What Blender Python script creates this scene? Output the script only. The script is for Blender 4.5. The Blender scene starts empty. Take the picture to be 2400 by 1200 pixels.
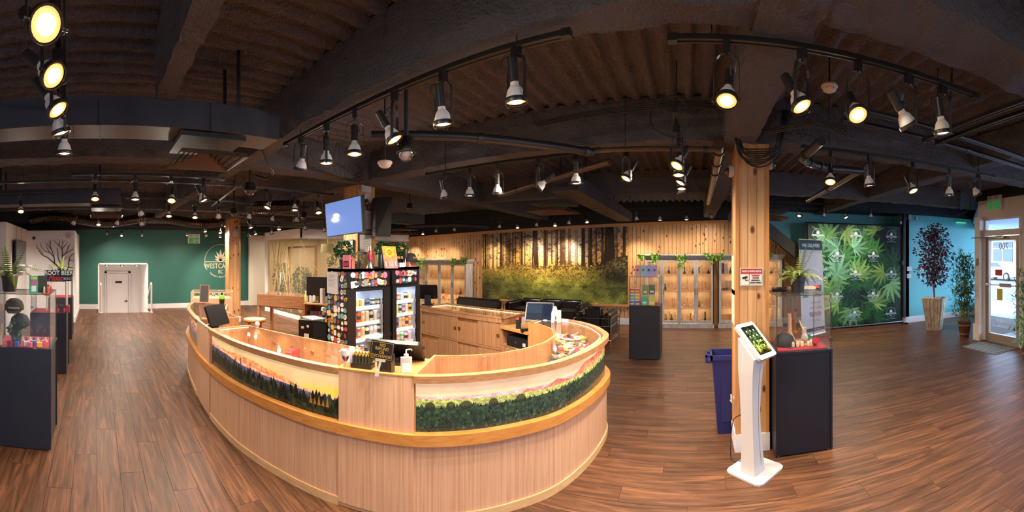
import bpy, bmesh, math, random
import numpy as np
from mathutils import Vector, Matrix, noise
R = math.radians
PI = math.pi
rnd = random.Random(7)
S = bpy.context.scene
C = S.collection
# ---------------------------------------------------------------- camera, world, exposure
H = 1.66; FPX = 890.0; X0 = 1625.0; YH = 602.0
cam = bpy.data.cameras.new('camera')
camo = bpy.data.objects.new('camera', cam); C.objects.link(camo)
cam.type = 'PANO'; cam.panorama_type = 'CENTRAL_CYLINDRICAL'
cam.central_cylindrical_range_u_min = -1200 / FPX
cam.central_cylindrical_range_u_max = 1200 / FPX
cam.central_cylindrical_range_v_min = -(1200 - YH) / FPX
cam.central_cylindrical_range_v_max = YH / FPX
cam.central_cylindrical_radius = 1.0
camo.location = (0, 0, H); camo.rotation_euler = (PI / 2, 0, (X0 - 1200) / FPX)
cam.clip_start = 0.02; cam.clip_end = 300
S.camera = camo
w = bpy.data.worlds.new('sky'); S.world = w; w.use_nodes = True
bg = w.node_tree.nodes['Background']; bg.inputs[0].default_value = (0.62, 0.78, 1.0, 1); bg.inputs[1].default_value = 13.0
S.view_settings.view_transform = 'Standard'; S.view_settings.look = 'None'
S.view_settings.exposure = 0.0; S.view_settings.gamma = 1.0; S.view_settings.use_curve_mapping = False
S.cycles.max_bounces = 8; S.cycles.transparent_max_bounces = 24; S.cycles.sample_clamp_indirect = 4.0
S.cycles.caustics_reflective = False; S.cycles.caustics_refractive = False
LAMP_W = 84.0          # watts of a ceiling spot
WARM = (1.0, 0.85, 0.71)

# ---------------------------------------------------------------- where a pixel of the photograph lies
def at(px, d, z=0.0):
    p = (px - X0) / FPX
    return Vector((d * math.sin(p), d * math.cos(p), z))
def onz(px, py, z=0.0):
    return at(px, (H - z) * FPX / (py - YH), z)
def atd(px, py, d):
    return at(px, d, H - (py - YH) * d / FPX)
def onY(px, py, Y):
    return atd(px, py, Y / math.cos((px - X0) / FPX))
def onX(px, py, X):
    return atd(px, py, X / math.sin((px - X0) / FPX))

# ---------------------------------------------------------------- materials
def lin(c):
    if isinstance(c, str): c = tuple(int(c[i:i + 2], 16) for i in (0, 2, 4))
    return tuple((v / 255 / 12.92 if v / 255 <= .04045 else ((v / 255 + .055) / 1.055) ** 2.4) for v in c) + (1,)
MATS = {}
def mat(name, col, rough=.5, metal=0, spec=.5, emit=None, es=0, trans=0, alpha=1, coat=0, bump=None):
    if name in MATS: return MATS[name]
    m = bpy.data.materials.new(name); m.use_nodes = True
    nt = m.node_tree; b = nt.nodes['Principled BSDF']
    c = lin(col)
    b.inputs['Base Color'].default_value = c
    b.inputs['Roughness'].default_value = rough; b.inputs['Metallic'].default_value = metal
    b.inputs['Specular IOR Level'].default_value = spec
    b.inputs['Coat Weight'].default_value = coat
    if emit: b.inputs['Emission Color'].default_value = lin(emit); b.inputs['Emission Strength'].default_value = es
    if trans: b.inputs['Transmission Weight'].default_value = trans
    if alpha < 1: b.inputs['Alpha'].default_value = alpha
    tc = nt.nodes.new('ShaderNodeTexCoord')
    n = nt.nodes.new('ShaderNodeTexNoise'); n.inputs['Scale'].default_value = bump[0] if bump else 30
    n.inputs['Detail'].default_value = 6
    nt.links.new(tc.outputs['Object'], n.inputs['Vector'])
    if bump:
        bp = nt.nodes.new('ShaderNodeBump'); bp.inputs['Strength'].default_value = bump[1]; bp.inputs['Distance'].default_value = bump[2]
        nt.links.new(n.outputs['Fac'], bp.inputs['Height']); nt.links.new(bp.outputs['Normal'], b.inputs['Normal'])
    elif not emit and not trans:
        r = nt.nodes.new('ShaderNodeMapRange'); r.inputs['To Min'].default_value = max(0, rough - .06); r.inputs['To Max'].default_value = min(1, rough + .06)
        nt.links.new(n.outputs['Fac'], r.inputs['Value']); nt.links.new(r.outputs['Result'], b.inputs['Roughness'])
    MATS[name] = m
    return m
def wood(name, c1, c2, scale=(60, 60, 1.2), rough=.45, knots=0, knotcol='5a3216', perobj=.12, spec=.4, wscale=1.0, c3=None):
    if name in MATS: return MATS[name]
    m = bpy.data.materials.new(name); m.use_nodes = True
    nt = m.node_tree; N = nt.nodes.new; L = nt.links.new; b = nt.nodes['Principled BSDF']
    tc = N('ShaderNodeTexCoord'); oi = N('ShaderNodeObjectInfo')
    ad = N('ShaderNodeVectorMath'); ad.operation = 'ADD'
    L(tc.outputs['Object'], ad.inputs[0])
    sc = N('ShaderNodeVectorMath'); sc.operation = 'SCALE'; sc.inputs[3].default_value = 37.0
    cx = N('ShaderNodeCombineXYZ'); L(oi.outputs['Random'], cx.inputs[0]); L(oi.outputs['Random'], cx.inputs[1]); L(oi.outputs['Random'], cx.inputs[2])
    L(cx.outputs[0], sc.inputs[0]); L(sc.outputs[0], ad.inputs[1])
    mp = N('ShaderNodeMapping'); mp.inputs['Scale'].default_value = scale; L(ad.outputs[0], mp.inputs[0])
    n1 = N('ShaderNodeTexNoise'); n1.inputs['Scale'].default_value = wscale; n1.inputs['Detail'].default_value = 7; n1.inputs['Distortion'].default_value = .6
    L(mp.outputs[0], n1.inputs['Vector'])
    rp = N('ShaderNodeValToRGB'); rp.color_ramp.elements[0].position = .32; rp.color_ramp.elements[1].position = .68
    rp.color_ramp.elements[0].color = lin(c2); rp.color_ramp.elements[1].color = lin(c1)
    if c3:
        e = rp.color_ramp.elements.new(.5); e.color = lin(c3)
    L(n1.outputs['Fac'], rp.inputs[0]); out = rp.outputs[0]
    hv = N('ShaderNodeHueSaturation'); mr = N('ShaderNodeMapRange'); mr.inputs['To Min'].default_value = 1 - perobj; mr.inputs['To Max'].default_value = 1 + perobj
    L(oi.outputs['Random'], mr.inputs['Value']); L(mr.outputs[0], hv.inputs['Value']); L(out, hv.inputs['Color']); out = hv.outputs[0]
    if knots:
        mk = N('ShaderNodeMapping'); mk.inputs['Scale'].default_value = (9.5, 9.5, 5.2); L(ad.outputs[0], mk.inputs[0])
        v = N('ShaderNodeTexVoronoi'); v.inputs['Scale'].default_value = 1; L(mk.outputs[0], v.inputs['Vector'])
        kr = N('ShaderNodeMapRange'); kr.inputs['From Min'].default_value = .13; kr.inputs['From Max'].default_value = .23; kr.inputs['To Min'].default_value = 1; kr.inputs['To Max'].default_value = 0
        L(v.outputs['Distance'], kr.inputs['Value'])
        mx = N('ShaderNodeMix'); mx.data_type = 'RGBA'; L(kr.outputs[0], mx.inputs[0]); L(out, mx.inputs[6]); mx.inputs[7].default_value = lin(knotcol); out = mx.outputs[2]
    L(out, b.inputs['Base Color']); b.inputs['Roughness'].default_value = rough; b.inputs['Specular IOR Level'].default_value = spec
    bp = N('ShaderNodeBump'); bp.inputs['Strength'].default_value = .15; bp.inputs['Distance'].default_value = .002
    L(n1.outputs['Fac'], bp.inputs['Height']); L(bp.outputs[0], b.inputs['Normal'])
    MATS[name] = m
    return m
def glass(name, tint='ffffff', a=.12, rough=.02, refl=.6):
    """thin pane: mostly see-through with a real reflection"""
    if name in MATS: return MATS[name]
    m = bpy.data.materials.new(name); m.use_nodes = True
    nt = m.node_tree; nt.nodes.clear(); N = nt.nodes.new; L = nt.links.new
    o = N('ShaderNodeOutputMaterial'); t = N('ShaderNodeBsdfTransparent'); t.inputs[0].default_value = lin(tint)
    g = N('ShaderNodeBsdfGlossy'); g.inputs['Roughness'].default_value = rough; g.inputs['Color'].default_value = (1, 1, 1, 1)
    lw = N('ShaderNodeLayerWeight'); lw.inputs[0].default_value = .5
    pw = N('ShaderNodeMath'); pw.operation = 'POWER'; pw.inputs[1].default_value = 5; L(lw.outputs['Facing'], pw.inputs[0])
    ml = N('ShaderNodeMath'); ml.operation = 'MULTIPLY_ADD'; ml.inputs[1].default_value = .8 * refl; ml.inputs[2].default_value = .035 * refl; L(pw.outputs[0], ml.inputs[0])
    mx = N('ShaderNodeMixShader'); L(ml.outputs[0], mx.inputs[0]); L(t.outputs[0], mx.inputs[1]); L(g.outputs[0], mx.inputs[2])
    d = N('ShaderNodeBsdfDiffuse'); d.inputs[0].default_value = lin(tint)
    mx2 = N('ShaderNodeMixShader'); mx2.inputs[0].default_value = a; L(mx.outputs[0], mx2.inputs[1]); L(d.outputs[0], mx2.inputs[2])
    L(mx2.outputs[0], o.inputs[0]); MATS[name] = m
    return m
def imgmat(name, arr, rough=.5, emit=0.0, spec=.3, coat=0):
    h, w_ = arr.shape[:2]
    im = bpy.data.images.new(name, w_, h)
    a = np.ones((h, w_, 4), np.float32); a[..., :3] = np.clip(arr[::-1], 0, 1)
    im.pixels.foreach_set(a.ravel()); im.update(); im.pack()
    m = bpy.data.materials.new(name); m.use_nodes = True
    nt = m.node_tree; b = nt.nodes['Principled BSDF']
    t = nt.nodes.new('ShaderNodeTexImage'); t.image = im; t.extension = 'EXTEND'
    u = nt.nodes.new('ShaderNodeUVMap'); u.uv_map = 'UVMap'
    nt.links.new(u.outputs[0], t.inputs[0])
    nt.links.new(t.outputs[0], b.inputs['Base Color']); b.inputs['Roughness'].default_value = rough; b.inputs['Specular IOR Level'].default_value = spec
    b.inputs['Coat Weight'].default_value = coat
    if emit:
        nt.links.new(t.outputs[0], b.inputs['Emission Color']); b.inputs['Emission Strength'].default_value = emit
    return m

# ---------------------------------------------------------------- mesh building
class MB:
    def __init__(s): s.v = []; s.f = []; s.uv = {}
    def add(s, vs, fs, M=None):
        b = len(s.v)
        s.v += [tuple(M @ Vector(v)) if M else tuple(v) for v in vs]
        s.f += [tuple(b + i for i in f) for f in fs]
        return s
    def box(s, x0, y0, z0, x1, y1, z1, M=None):
        vs = [(x, y, z) for z in (z0, z1) for y in (y0, y1) for x in (x0, x1)]
        return s.add(vs, [(0, 2, 3, 1), (4, 5, 7, 6), (0, 1, 5, 4), (2, 6, 7, 3), (0, 4, 6, 2), (1, 3, 7, 5)], M)
    def cbox(s, cx, cy, cz, sx, sy, sz, M=None, b=0):
        if not b: return s.box(cx - sx / 2, cy - sy / 2, cz - sz / 2, cx + sx / 2, cy + sy / 2, cz + sz / 2, M)
        pts = []
        for (a, c) in ((-1, -1), (1, -1), (1, 1), (-1, 1)):
            for k in range(3):
                t = math.atan2(c, a) + (k - 1) * PI / 4
                pts.append((cx + a * (sx / 2 - b) + b * math.cos(t), cy + c * (sy / 2 - b) + b * math.sin(t)))
        return s.prism(pts, cz - sz / 2, cz + sz / 2, M)
    def prism(s, pts, z0, z1, M=None):
        n = len(pts)
        vs = [(p[0], p[1], z0) for p in pts] + [(p[0], p[1], z1) for p in pts]
        fs = [tuple(range(n))[::-1], tuple(range(n, 2 * n))] + [(i, (i + 1) % n, n + (i + 1) % n, n + i) for i in range(n)]
        return s.add(vs, fs, M)
    def lathe(s, prof, n=16, M=None, cap=True):
        vs = []; fs = []
        for (r, z) in prof:
            for k in range(n):
                a = 2 * PI * k / n; vs.append((r * math.cos(a), r * math.sin(a), z))
        for i in range(len(prof) - 1):
            for k in range(n):
                fs.append((i * n + k, i * n + (k + 1) % n, (i + 1) * n + (k + 1) % n, (i + 1) * n + k))
        if cap:
            fs.append(tuple(range(n))[::-1]); fs.append(tuple((len(prof) - 1) * n + k for k in range(n)))
        return s.add(vs, fs, M)
    def tube(s, pts, r, n=8, M=None, closed=False):
        pts = [Vector(p) for p in pts]; vs = []; fs = []; m = len(pts)
        up = None
        for i, p in enumerate(pts):
            t = (pts[min(i + 1, m - 1)] - pts[max(i - 1, 0)]) if not closed else (pts[(i + 1) % m] - pts[i - 1])
            t.normalize()
            if up is None: up = Vector((0, 0, 1)) if abs(t.z) < .9 else Vector((1, 0, 0))
            a = t.cross(up)
            if a.length < 1e-5: a = t.cross(Vector((1, .3, .2)))
            a.normalize(); b = a.cross(t); up = b
            rr = r[i] if isinstance(r, (list, tuple)) else r
            for k in range(n):
                th = 2 * PI * k / n; vs.append(p + a * (rr * math.cos(th)) + b * (rr * math.sin(th)))
        for i in range(m if closed else m - 1):
            for k in range(n):
                j = (i + 1) % m
                fs.append((i * n + k, i * n + (k + 1) % n, j * n + (k + 1) % n, j * n + k))
        if not closed: fs.append(tuple(range(n))[::-1]); fs.append(tuple((m - 1) * n + k for k in range(n)))
        return s.add(vs, fs, M)
    def cyl(s, p0, p1, r, n=12, M=None): return s.tube([p0, p1], r, n, M)
    def ball(s, c, r, n=10, sz=1, M=None):
        prof = [(max(1e-4, r * math.sin(PI * i / n)), c[2] - r * sz * math.cos(PI * i / n)) for i in range(n + 1)]
        T = Matrix.Translation((c[0], c[1], 0))
        return s.lathe(prof, n + 2, (M @ T) if M else T)
    def build(s, name, m, parent=None, label=None, smooth=False, loc=None, rot=None, mesh_only=False, **kw):
        me = bpy.data.meshes.new(name); me.from_pydata(s.v, [], s.f)
        bm = bmesh.new(); bm.from_mesh(me); bmesh.ops.recalc_face_normals(bm, faces=bm.faces); bm.to_mesh(me); bm.free()
        if m: me.materials.append(m)
        if smooth:
            me.polygons.foreach_set('use_smooth', [True] * len(me.polygons))
            try: me.set_sharp_from_angle(angle=R(40))
            except Exception: pass
        if mesh_only: return me
        return put(name, me, parent, label, loc, rot, **kw)
def put(name, me, parent=None, label=None, loc=None, rot=None, **kw):
    o = bpy.data.objects.new(name, me); C.objects.link(o)
    if parent is not None: o.parent = parent
    if loc is not None: o.location = loc
    if rot is not None: o.rotation_euler = rot
    if label: o['label'] = label
    for k, v in kw.items(): o[k] = v
    return o
def thing(name, label, cat, loc=(0, 0, 0), rz=0, group=None, rot=None):
    o = bpy.data.objects.new(name, None); C.objects.link(o); o.empty_display_size = .1
    o.location = loc; o.rotation_euler = rot if rot else (0, 0, rz); o['label'] = label; o['category'] = cat
    if group: o['group'] = group
    return o
def tag(o, label, cat, group=None):
    o['label'] = label; o['category'] = cat
    if group: o['group'] = group
    return o
def dup(root, loc=None, rz=None, label=None, group=None, rot=None, scale=None):
    r = root.copy(); C.objects.link(r)
    if loc is not None: r.location = loc
    if rz is not None: r.rotation_euler = (0, 0, rz)
    if rot is not None: r.rotation_euler = rot
    if scale is not None: r.scale = scale
    if label: r['label'] = label
    if group: r['group'] = group
    for ch in list(root.children):
        c = ch.copy(); C.objects.link(c); c.parent = r
        for g in list(ch.children):
            d = g.copy(); C.objects.link(d); d.parent = c
    return r
def struct(name, mb, m, parent=None, **kw):
    o = mb.build(name, m, parent, **kw)
    if parent is None: o['kind'] = 'structure'
    return o
def quadmesh(name, corners, m, parent=None, label=None, **kw):
    """flat print: corners TL,TR,BR,BL in the parent's space, with UVs, a real sheet with both sides"""
    me = bpy.data.meshes.new(name); me.from_pydata([tuple(c) for c in corners], [], [(3, 2, 1, 0)])
    uv = me.uv_layers.new(name='UVMap')
    for i, c in enumerate([(0, 0), (1, 0), (1, 1), (0, 1)]): uv.data[i].uv = c
    me.materials.append(m)
    return put(name, me, parent, label, **kw)
FONTS = {}
def text(body, size, m, parent, loc, rot, name='lettering', align='CENTER', ext=.0008, sx=1, bold=0, shear=0, label=None, spacing=1):
    key = (body, size, m.name, align, ext, bold, shear, spacing)
    me = FONTS.get(key)
    if not me:
        cu = bpy.data.curves.new(name, 'FONT'); cu.body = body; cu.size = size; cu.align_x = align; cu.align_y = 'CENTER'
        cu.extrude = ext; cu.offset = bold; cu.shear = shear; cu.space_character = spacing; cu.resolution_u = 3
        tmp = bpy.data.objects.new('tmp', cu); me = bpy.data.meshes.new_from_object(tmp); bpy.data.objects.remove(tmp)
        me.materials.clear(); me.materials.append(m); FONTS[key] = me
    o = put(name, me, parent, label, loc, rot); o.scale = (sx, 1, 1)
    return o
def fronds(mb, n, length, width, droop, rise, seed=0, leaflets=14, base=(0, 0, 0), spread=1.0, lw=.012):
    """fern fronds: arching midrib with paired leaflets"""
    r = random.Random(seed)
    for i in range(n):
        a = 2 * PI * i / n * spread + r.uniform(-.3, .3); L_ = length * r.uniform(.7, 1.15); up = rise * r.uniform(.5, 1.25)
        h = Vector((math.cos(a), math.sin(a), 0)); sd = Vector((-h.y, h.x, 0)); pts = []
        for k in range(leaflets + 1):
            t = k / leaflets
            pts.append(Vector(base) + h * (L_ * t * (1 - .15 * t)) + Vector((0, 0, up * t - droop * t * t)))
        for k in range(1, leaflets + 1):
            t = k / leaflets; ww = width * math.sin(PI * min(1, t * .9 + .1)) * .9 + .004; p = pts[k]; q = pts[k - 1]; d = (p - q)
            for sgn in (-1, 1):
                tip = q + sd * (sgn * ww) + d * .8 + Vector((0, 0, -.2 * ww))
                mb.add([q, q + d * .75, tip], [(0, 1, 2)])
            mb.add([q - sd * .0015, q + sd * .0015, p + sd * .0015, p - sd * .0015], [(0, 1, 2, 3)])
    return mb
def leafball(mb, n, c, r, ls, seed=0, sz=1.0, asp=.5):
    q = random.Random(seed)
    for i in range(n):
        u = q.uniform(-1, 1); a = q.uniform(0, 2 * PI); rr = r * q.uniform(.55, 1) ; s_ = math.sqrt(1 - u * u)
        d = Vector((s_ * math.cos(a), s_ * math.sin(a), u))
        p = Vector(c) + Vector((d.x * rr, d.y * rr, d.z * rr * sz))
        t = (d + Vector((q.uniform(-.8, .8), q.uniform(-.8, .8), q.uniform(-.9, .4)))).normalized()
        s2 = t.cross(Vector((q.uniform(-1, 1), q.uniform(-1, 1), q.uniform(-1, 1)))).normalized()
        l = ls * q.uniform(.7, 1.2)
        mb.add([p, p + t * l * .5 + s2 * l * asp * .5, p + t * l, p + t * l * .5 - s2 * l * asp * .5], [(0, 1, 2, 3)])
    return mb
def rotz(a): return Matrix.Rotation(a, 4, 'Z')
def TR(x, y, z=0, a=0): return Matrix.Translation((x, y, z)) @ rotz(a)
def area_light(name, loc, sx, sy, wtt, color, rot=(0, 0, 0), parent=None):
    l = bpy.data.lights.new(name, 'AREA'); l.shape = 'RECTANGLE'; l.size = sx; l.size_y = sy; l.energy = wtt; l.color = color
    o = bpy.data.objects.new(name, l); C.objects.link(o); o.location = loc; o.rotation_euler = rot
    if parent: o.parent = parent
    return o
# ================================================================ materials
M_floorbase = mat('floor_underlay', '2a1c14', .8)
def floor_mat():
    m = bpy.data.materials.new('walnut_vinyl'); m.use_nodes = True
    nt = m.node_tree; N = nt.nodes.new; L = nt.links.new; b = nt.nodes['Principled BSDF']
    g = N('ShaderNodeNewGeometry'); sp = N('ShaderNodeSeparateXYZ'); L(g.outputs['Position'], sp.inputs[0])
    def mth(op, a, b_=None, c=None):
        n = N('ShaderNodeMath'); n.operation = op
        for i, v in enumerate((a, b_, c)):
            if v is None: continue
            if isinstance(v, (int, float)): n.inputs[i].default_value = v
            else: L(v, n.inputs[i])
        return n.outputs[0]
    row = mth('FLOOR', mth('DIVIDE', sp.outputs[1], .18))
    off = mth('FRACT', mth('MULTIPLY', row, .387))
    col = mth('FLOOR', mth('ADD', mth('DIVIDE', sp.outputs[0], 1.22), off))
    cv = N('ShaderNodeCombineXYZ'); L(row, cv.inputs[0]); L(col, cv.inputs[1])
    wn = N('ShaderNodeTexWhiteNoise'); wn.noise_dimensions = '2D'; L(cv.outputs[0], wn.inputs[0])
    sh = N('ShaderNodeVectorMath'); sh.operation = 'SCALE'; sh.inputs[3].default_value = 9; L(wn.outputs['Color'], sh.inputs[0])
    ad = N('ShaderNodeVectorMath'); ad.operation = 'ADD'; L(g.outputs['Position'], ad.inputs[0]); L(sh.outputs[0], ad.inputs[1])
    mp = N('ShaderNodeMapping'); mp.inputs['Scale'].default_value = (1.1, 14, 1); L(ad.outputs[0], mp.inputs[0])
    n1 = N('ShaderNodeTexNoise'); n1.inputs['Scale'].default_value = 1.3; n1.inputs['Detail'].default_value = 8; n1.inputs['Distortion'].default_value = 1.2; n1.inputs['Roughness'].default_value = .6; L(mp.outputs[0], n1.inputs[0])
    mp2 = N('ShaderNodeMapping'); mp2.inputs['Scale'].default_value = (5, 160, 1); L(ad.outputs[0], mp2.inputs[0])
    n2 = N('ShaderNodeTexNoise'); n2.inputs['Scale'].default_value = 1; n2.inputs['Detail'].default_value = 4; L(mp2.outputs[0], n2.inputs[0])
    mx = mth('ADD', mth('MULTIPLY', n1.outputs[0], .75), mth('MULTIPLY', n2.outputs[0], .25))
    rp = N('ShaderNodeValToRGB'); e = rp.color_ramp.elements; e[0].position = .33; e[0].color = lin('342014'); e[1].position = .66; e[1].color = lin('7c5136')
    k = e.new(.5); k.color = lin('583a26'); L(mx, rp.inputs[0])
    hv = N('ShaderNodeHueSaturation'); mr = N('ShaderNodeMapRange'); mr.inputs['To Min'].default_value = .82; mr.inputs['To Max'].default_value = 1.16
    L(wn.outputs['Value'], mr.inputs[0]); L(mr.outputs[0], hv.inputs['Value']); L(rp.outputs[0], hv.inputs['Color']); L(hv.outputs[0], b.inputs['Base Color'])
    rr = N('ShaderNodeMapRange'); rr.inputs['To Min'].default_value = .36; rr.inputs['To Max'].default_value = .52; L(n2.outputs[0], rr.inputs[0]); L(rr.outputs[0], b.inputs['Roughness'])
    bp = N('ShaderNodeBump'); bp.inputs['Strength'].default_value = .25; bp.inputs['Distance'].default_value = .0015; L(mx, bp.inputs['Height']); L(bp.outputs[0], b.inputs['Normal'])
    b.inputs['Specular IOR Level'].default_value = .28
    return m
M_floor = floor_mat()
M_deck = mat('sprayed_black_deck', '6e6d74', .95, spec=.15, bump=(55, 1.0, .03))
M_beam = mat('sprayed_black_beam', '6a686a', .95, spec=.15, bump=(60, 1.0, .03))
M_black = mat('matt_black_paint', '17161a', .6)
M_blackm = mat('black_metal', '1c1a19', .38, spec=.5)
M_ductside = mat('dark_duct_paint', '303138', .6)
M_ductbot = mat('duct_underside_lit', '4a382c', .55, metal=.1)  # light on the duct undersides is put into this browner colour
M_white = mat('white_paint', 'f2eeec', .6)
M_trimw = mat('white_trim', 'e2dedd', .45)
M_green = mat('dark_green_paint', '2c6458', .55)
M_teal = mat('teal_paint', '5eaeb0', .5)
M_olive = mat('olive_paint', '3a3b2c', .6)
M_pine = wood('knotty_pine', 'd2a472', 'bb8a56', scale=(26, 26, 1.1), rough=.5, knots=.33, perobj=.10)
M_pinetrim = wood('pine_trim', 'c98f55', 'b07840', scale=(40, 40, 1.5), rough=.5)
M_pineh = wood('pine_trim_long', 'cf9660', 'b98048', scale=(1.5, 40, 40), rough=.5)
M_store = mat('beige_storefront', 'dfcbbc', .5)
M_glass = glass('clear_glass', 'ffffff', .008, refl=.9)
M_glassd = glass('storefront_glass', 'f4f8ff', .05, refl=.5)

# ================================================================ floor
XW = -12.1; YB = 9.2
def infloor(x, y):
    if x < XW or y < -3.6 or y > YB: return False
    if x < -11.28 and .04 < y < 1.64: return False
    if y < 5.6: return x < 5.26
    if y > 8.1: return x < 5.05
    return x < 5.26 + (y - 5.6) * .94
fl = MB()
fl.box(-11.28, -3.6, -.06, 5.3, 5.6, -.0045); fl.box(-11.28, 5.6, -.06, 7.6, YB, -.0045)
fl.box(XW, -3.6, -.06, -11.28, .04, -.0045); fl.box(XW, 1.64, -.06, -11.28, YB, -.0045)
floor = struct('floor', fl, M_floorbase)
cand = []
PW, PL = .18, 1.22
for row in range(int(-3.6 / PW) - 1, int(YB / PW) + 1):
    off = (row * .387) % 1.0
    y0 = row * PW; y1 = y0 + PW
    for col in range(-12, 9):
        x0 = (col - off) * PL; x1 = x0 + PL
        cx, cy = (x0 + x1) / 2, (y0 + y1) / 2
        # clip against the edges of the room
        ok = [infloor(x0 + .02 + t * (PL - .04), cy) for t in (0, .2, .4, .6, .8, 1)]
        if not any(ok): continue
        if not all(ok):
            xs = [x0 + PL * t / 60 for t in range(61) if infloor(x0 + PL * t / 60, cy)]
            x0, x1 = min(xs), max(xs); cx = (x0 + x1) / 2
            if x1 - x0 < .03: continue
        ph = math.atan2(cx, cy); d = math.hypot(cx, cy)
        vis = -1.9 < ph < .95 and d > 2.2
        cand.append((0 if vis else 1, d, x0, y0, x1, y1))
cand.sort()
rest = MB()
shared = {}
for i, (nv, d, x0, y0, x1, y1) in enumerate(cand):
    g = .0012
    if i < 295:
        L_ = round(x1 - x0, 4); key = L_
        if key not in shared:
            shared[key] = MB().box(g, g, -.0042, L_ - g, PW - g, 0).build('plank', M_floor, mesh_only=True)
        put('plank', shared[key], floor, loc=(x0, y0, 0))
    else:
        rest.box(x0 + g, y0 + g, -.0042, x1 - g, y1 - g, 0)
rest.build('plank_rows', M_floor, floor, kind='stuff')

# ================================================================ ceiling deck and beams
dk = MB(); n = 1500; ys = np.concatenate([np.arange(-3.7, 5, .075), np.arange(5, 9.5, .3)]); xs = np.linspace(-13.5, 9, n)
rr_ = np.random.default_rng(1); lump = rr_.normal(0, .0055, (len(ys), n)); lump = (lump + np.roll(lump, 1, 1) + np.roll(lump, 1, 0)) / 1.4
zz_ = 3.018 + .022 * np.tanh(2.2 * np.sin(xs * 2 * PI / .15))[None] + lump; XX_, YY_ = np.meshgrid(xs, ys); me = bpy.data.meshes.new('corrugation'); nn_ = len(ys) * n
me.vertices.add(nn_); me.vertices.foreach_set('co', np.stack([XX_, YY_, zz_], -1).ravel().astype(np.float32)); a0_ = (np.arange(len(ys) - 1)[:, None] * n + np.arange(n - 1)[None]).ravel(); q_ = np.stack([a0_, a0_ + n, a0_ + n + 1, a0_ + 1], -1).ravel()
me.loops.add(len(q_)); me.loops.foreach_set('vertex_index', q_.astype(np.int32)); me.polygons.add(len(a0_)); me.polygons.foreach_set('loop_start', (np.arange(len(a0_)) * 4).astype(np.int32)); me.polygons.foreach_set('loop_total', np.full(len(a0_), 4, np.int32)); me.update(calc_edges=True); me.polygons.foreach_set('use_smooth', [True] * len(a0_)); me.materials.append(M_deck)
dk.box(-13.5, -3.7, 3.12, 9, 9.4, 3.2)
ceiling = struct('ceiling', dk, M_deck); put('deck_corrugation', me, ceiling)
def lumpy(x0, y0, z0, x1, y1, z1, amp=.018, step=.07):
    """fireproofed steel: a box whose faces carry the sprayed lumps"""
    mb = MB()
    ax = 0 if x1 - x0 > y1 - y0 else 1
    L_ = (x1 - x0) if ax == 0 else (y1 - y0); wd = (y1 - y0) if ax == 0 else (x1 - x0)
    ns = max(2, min(260, int(L_ / step))); cw = max(2, int(wd / .05)); ch = max(3, int((z1 - z0) / .07))
    ring = [(0, z1 - (z1 - z0) * k / ch) for k in range(ch)] + [(wd * k / cw, z0) for k in range(cw)] + [(wd, z0 + (z1 - z0) * k / ch) for k in range(ch + 1)]
    m = len(ring); vs = []
    for i in range(ns + 1):
        t = L_ * i / ns
        for (u, z) in ring:
            p = Vector((x0 + t, y0 + u, z)) if ax == 0 else Vector((x0 + u, y0 + t, z))
            q = noise.noise_vector(p * 9) * amp + noise.noise_vector(p * 23) * amp * .5
            vs.append(p + q)
    fs = [(i * m + k, i * m + k + 1, (i + 1) * m + k + 1, (i + 1) * m + k) for i in range(ns) for k in range(m - 1)]
    return mb.add(vs, fs)
beams = [(-9.3, 1.43, 2.63, .25, 1.59, 3.02), (.515, 1.17, 2.63, 7, 1.5, 3.02), (-9.3, 3.2, 2.64, 5.2, 3.48, 3.02), (.25, -3.5, 2.62, .515, 9.2, 3.02),
         (-2.3, .355, 2.63, .25, .475, 3.02), (-3.96, -3.5, 2.63, -3.67, 9.2, 3.02), (-12, 5.9, 2.66, 5, 6.1, 3.02), (-8.1, -3, 2.66, -7.85, 9.2, 3.02), (2.9, 1.5, 2.68, 3.1, 8.7, 3.02), (-10.6, -3, 2.6, -10.35, 9.2, 3.02)]
for i, bb in enumerate(beams):
    o = lumpy(*bb).build('ceiling_beam', M_beam, ceiling)

# ================================================================ walls
wl = MB().box(XW - .12, -3.7, 1.456, XW, 5.9, 2.53).box(XW - .12, -3.7, 0, XW, .04, 1.456).box(XW - .12, 1.64, 0, XW, 9.3, 1.456).box(XW - .12, 5.9, 1.456, XW, 9.3, 2.53)
struct('wall_left', wl, M_green)
struct('trim_1', MB().box(XW - .12, -3.7, 2.53, XW + .03, 9.3, 3.08), M_black)
bb = MB().box(XW, -.55, 0, XW + .018, .04, .15).box(XW, 1.64, 0, XW + .018, 5.3, .15)
struct('baseboard_left', bb, M_trimw)
# sunken alcove with a door behind the stair head
al = MB().box(-14.6, -.1, -1.1, -14.5, 1.8, 1.6).box(-14.5, -.06, -1.1, XW - .12, .04, 1.5).box(-14.5, 1.64, -1.1, XW - .12, 1.74, 1.5)
al.box(-14.5, -.06, -1.15, -11.28, 1.74, -1.1).box(-14.5, -.06, 1.46, XW - .12, 1.74, 1.55).box(XW - .12, .02, -1.1, -11.28, .04, -.005).box(XW - .12, 1.64, -1.1, -11.28, 1.66, -.005)
al.box(-11.30, .04, -1.1, -11.28, 1.64, -.007)
al.box(XW - .12, .035, 0, XW + .004, .075, 1.456).box(XW - .12, 1.605, 0, XW + .004, 1.645, 1.456).box(XW - .12, .04, 1.42, XW + .004, 1.64, 1.46)
struct('wall_alcove', al, M_white)
dr = MB().box(-14.5, .39, -.98, -14.46, 1.19, 1.03)
door1 = struct('door_1', dr, M_white)
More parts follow.
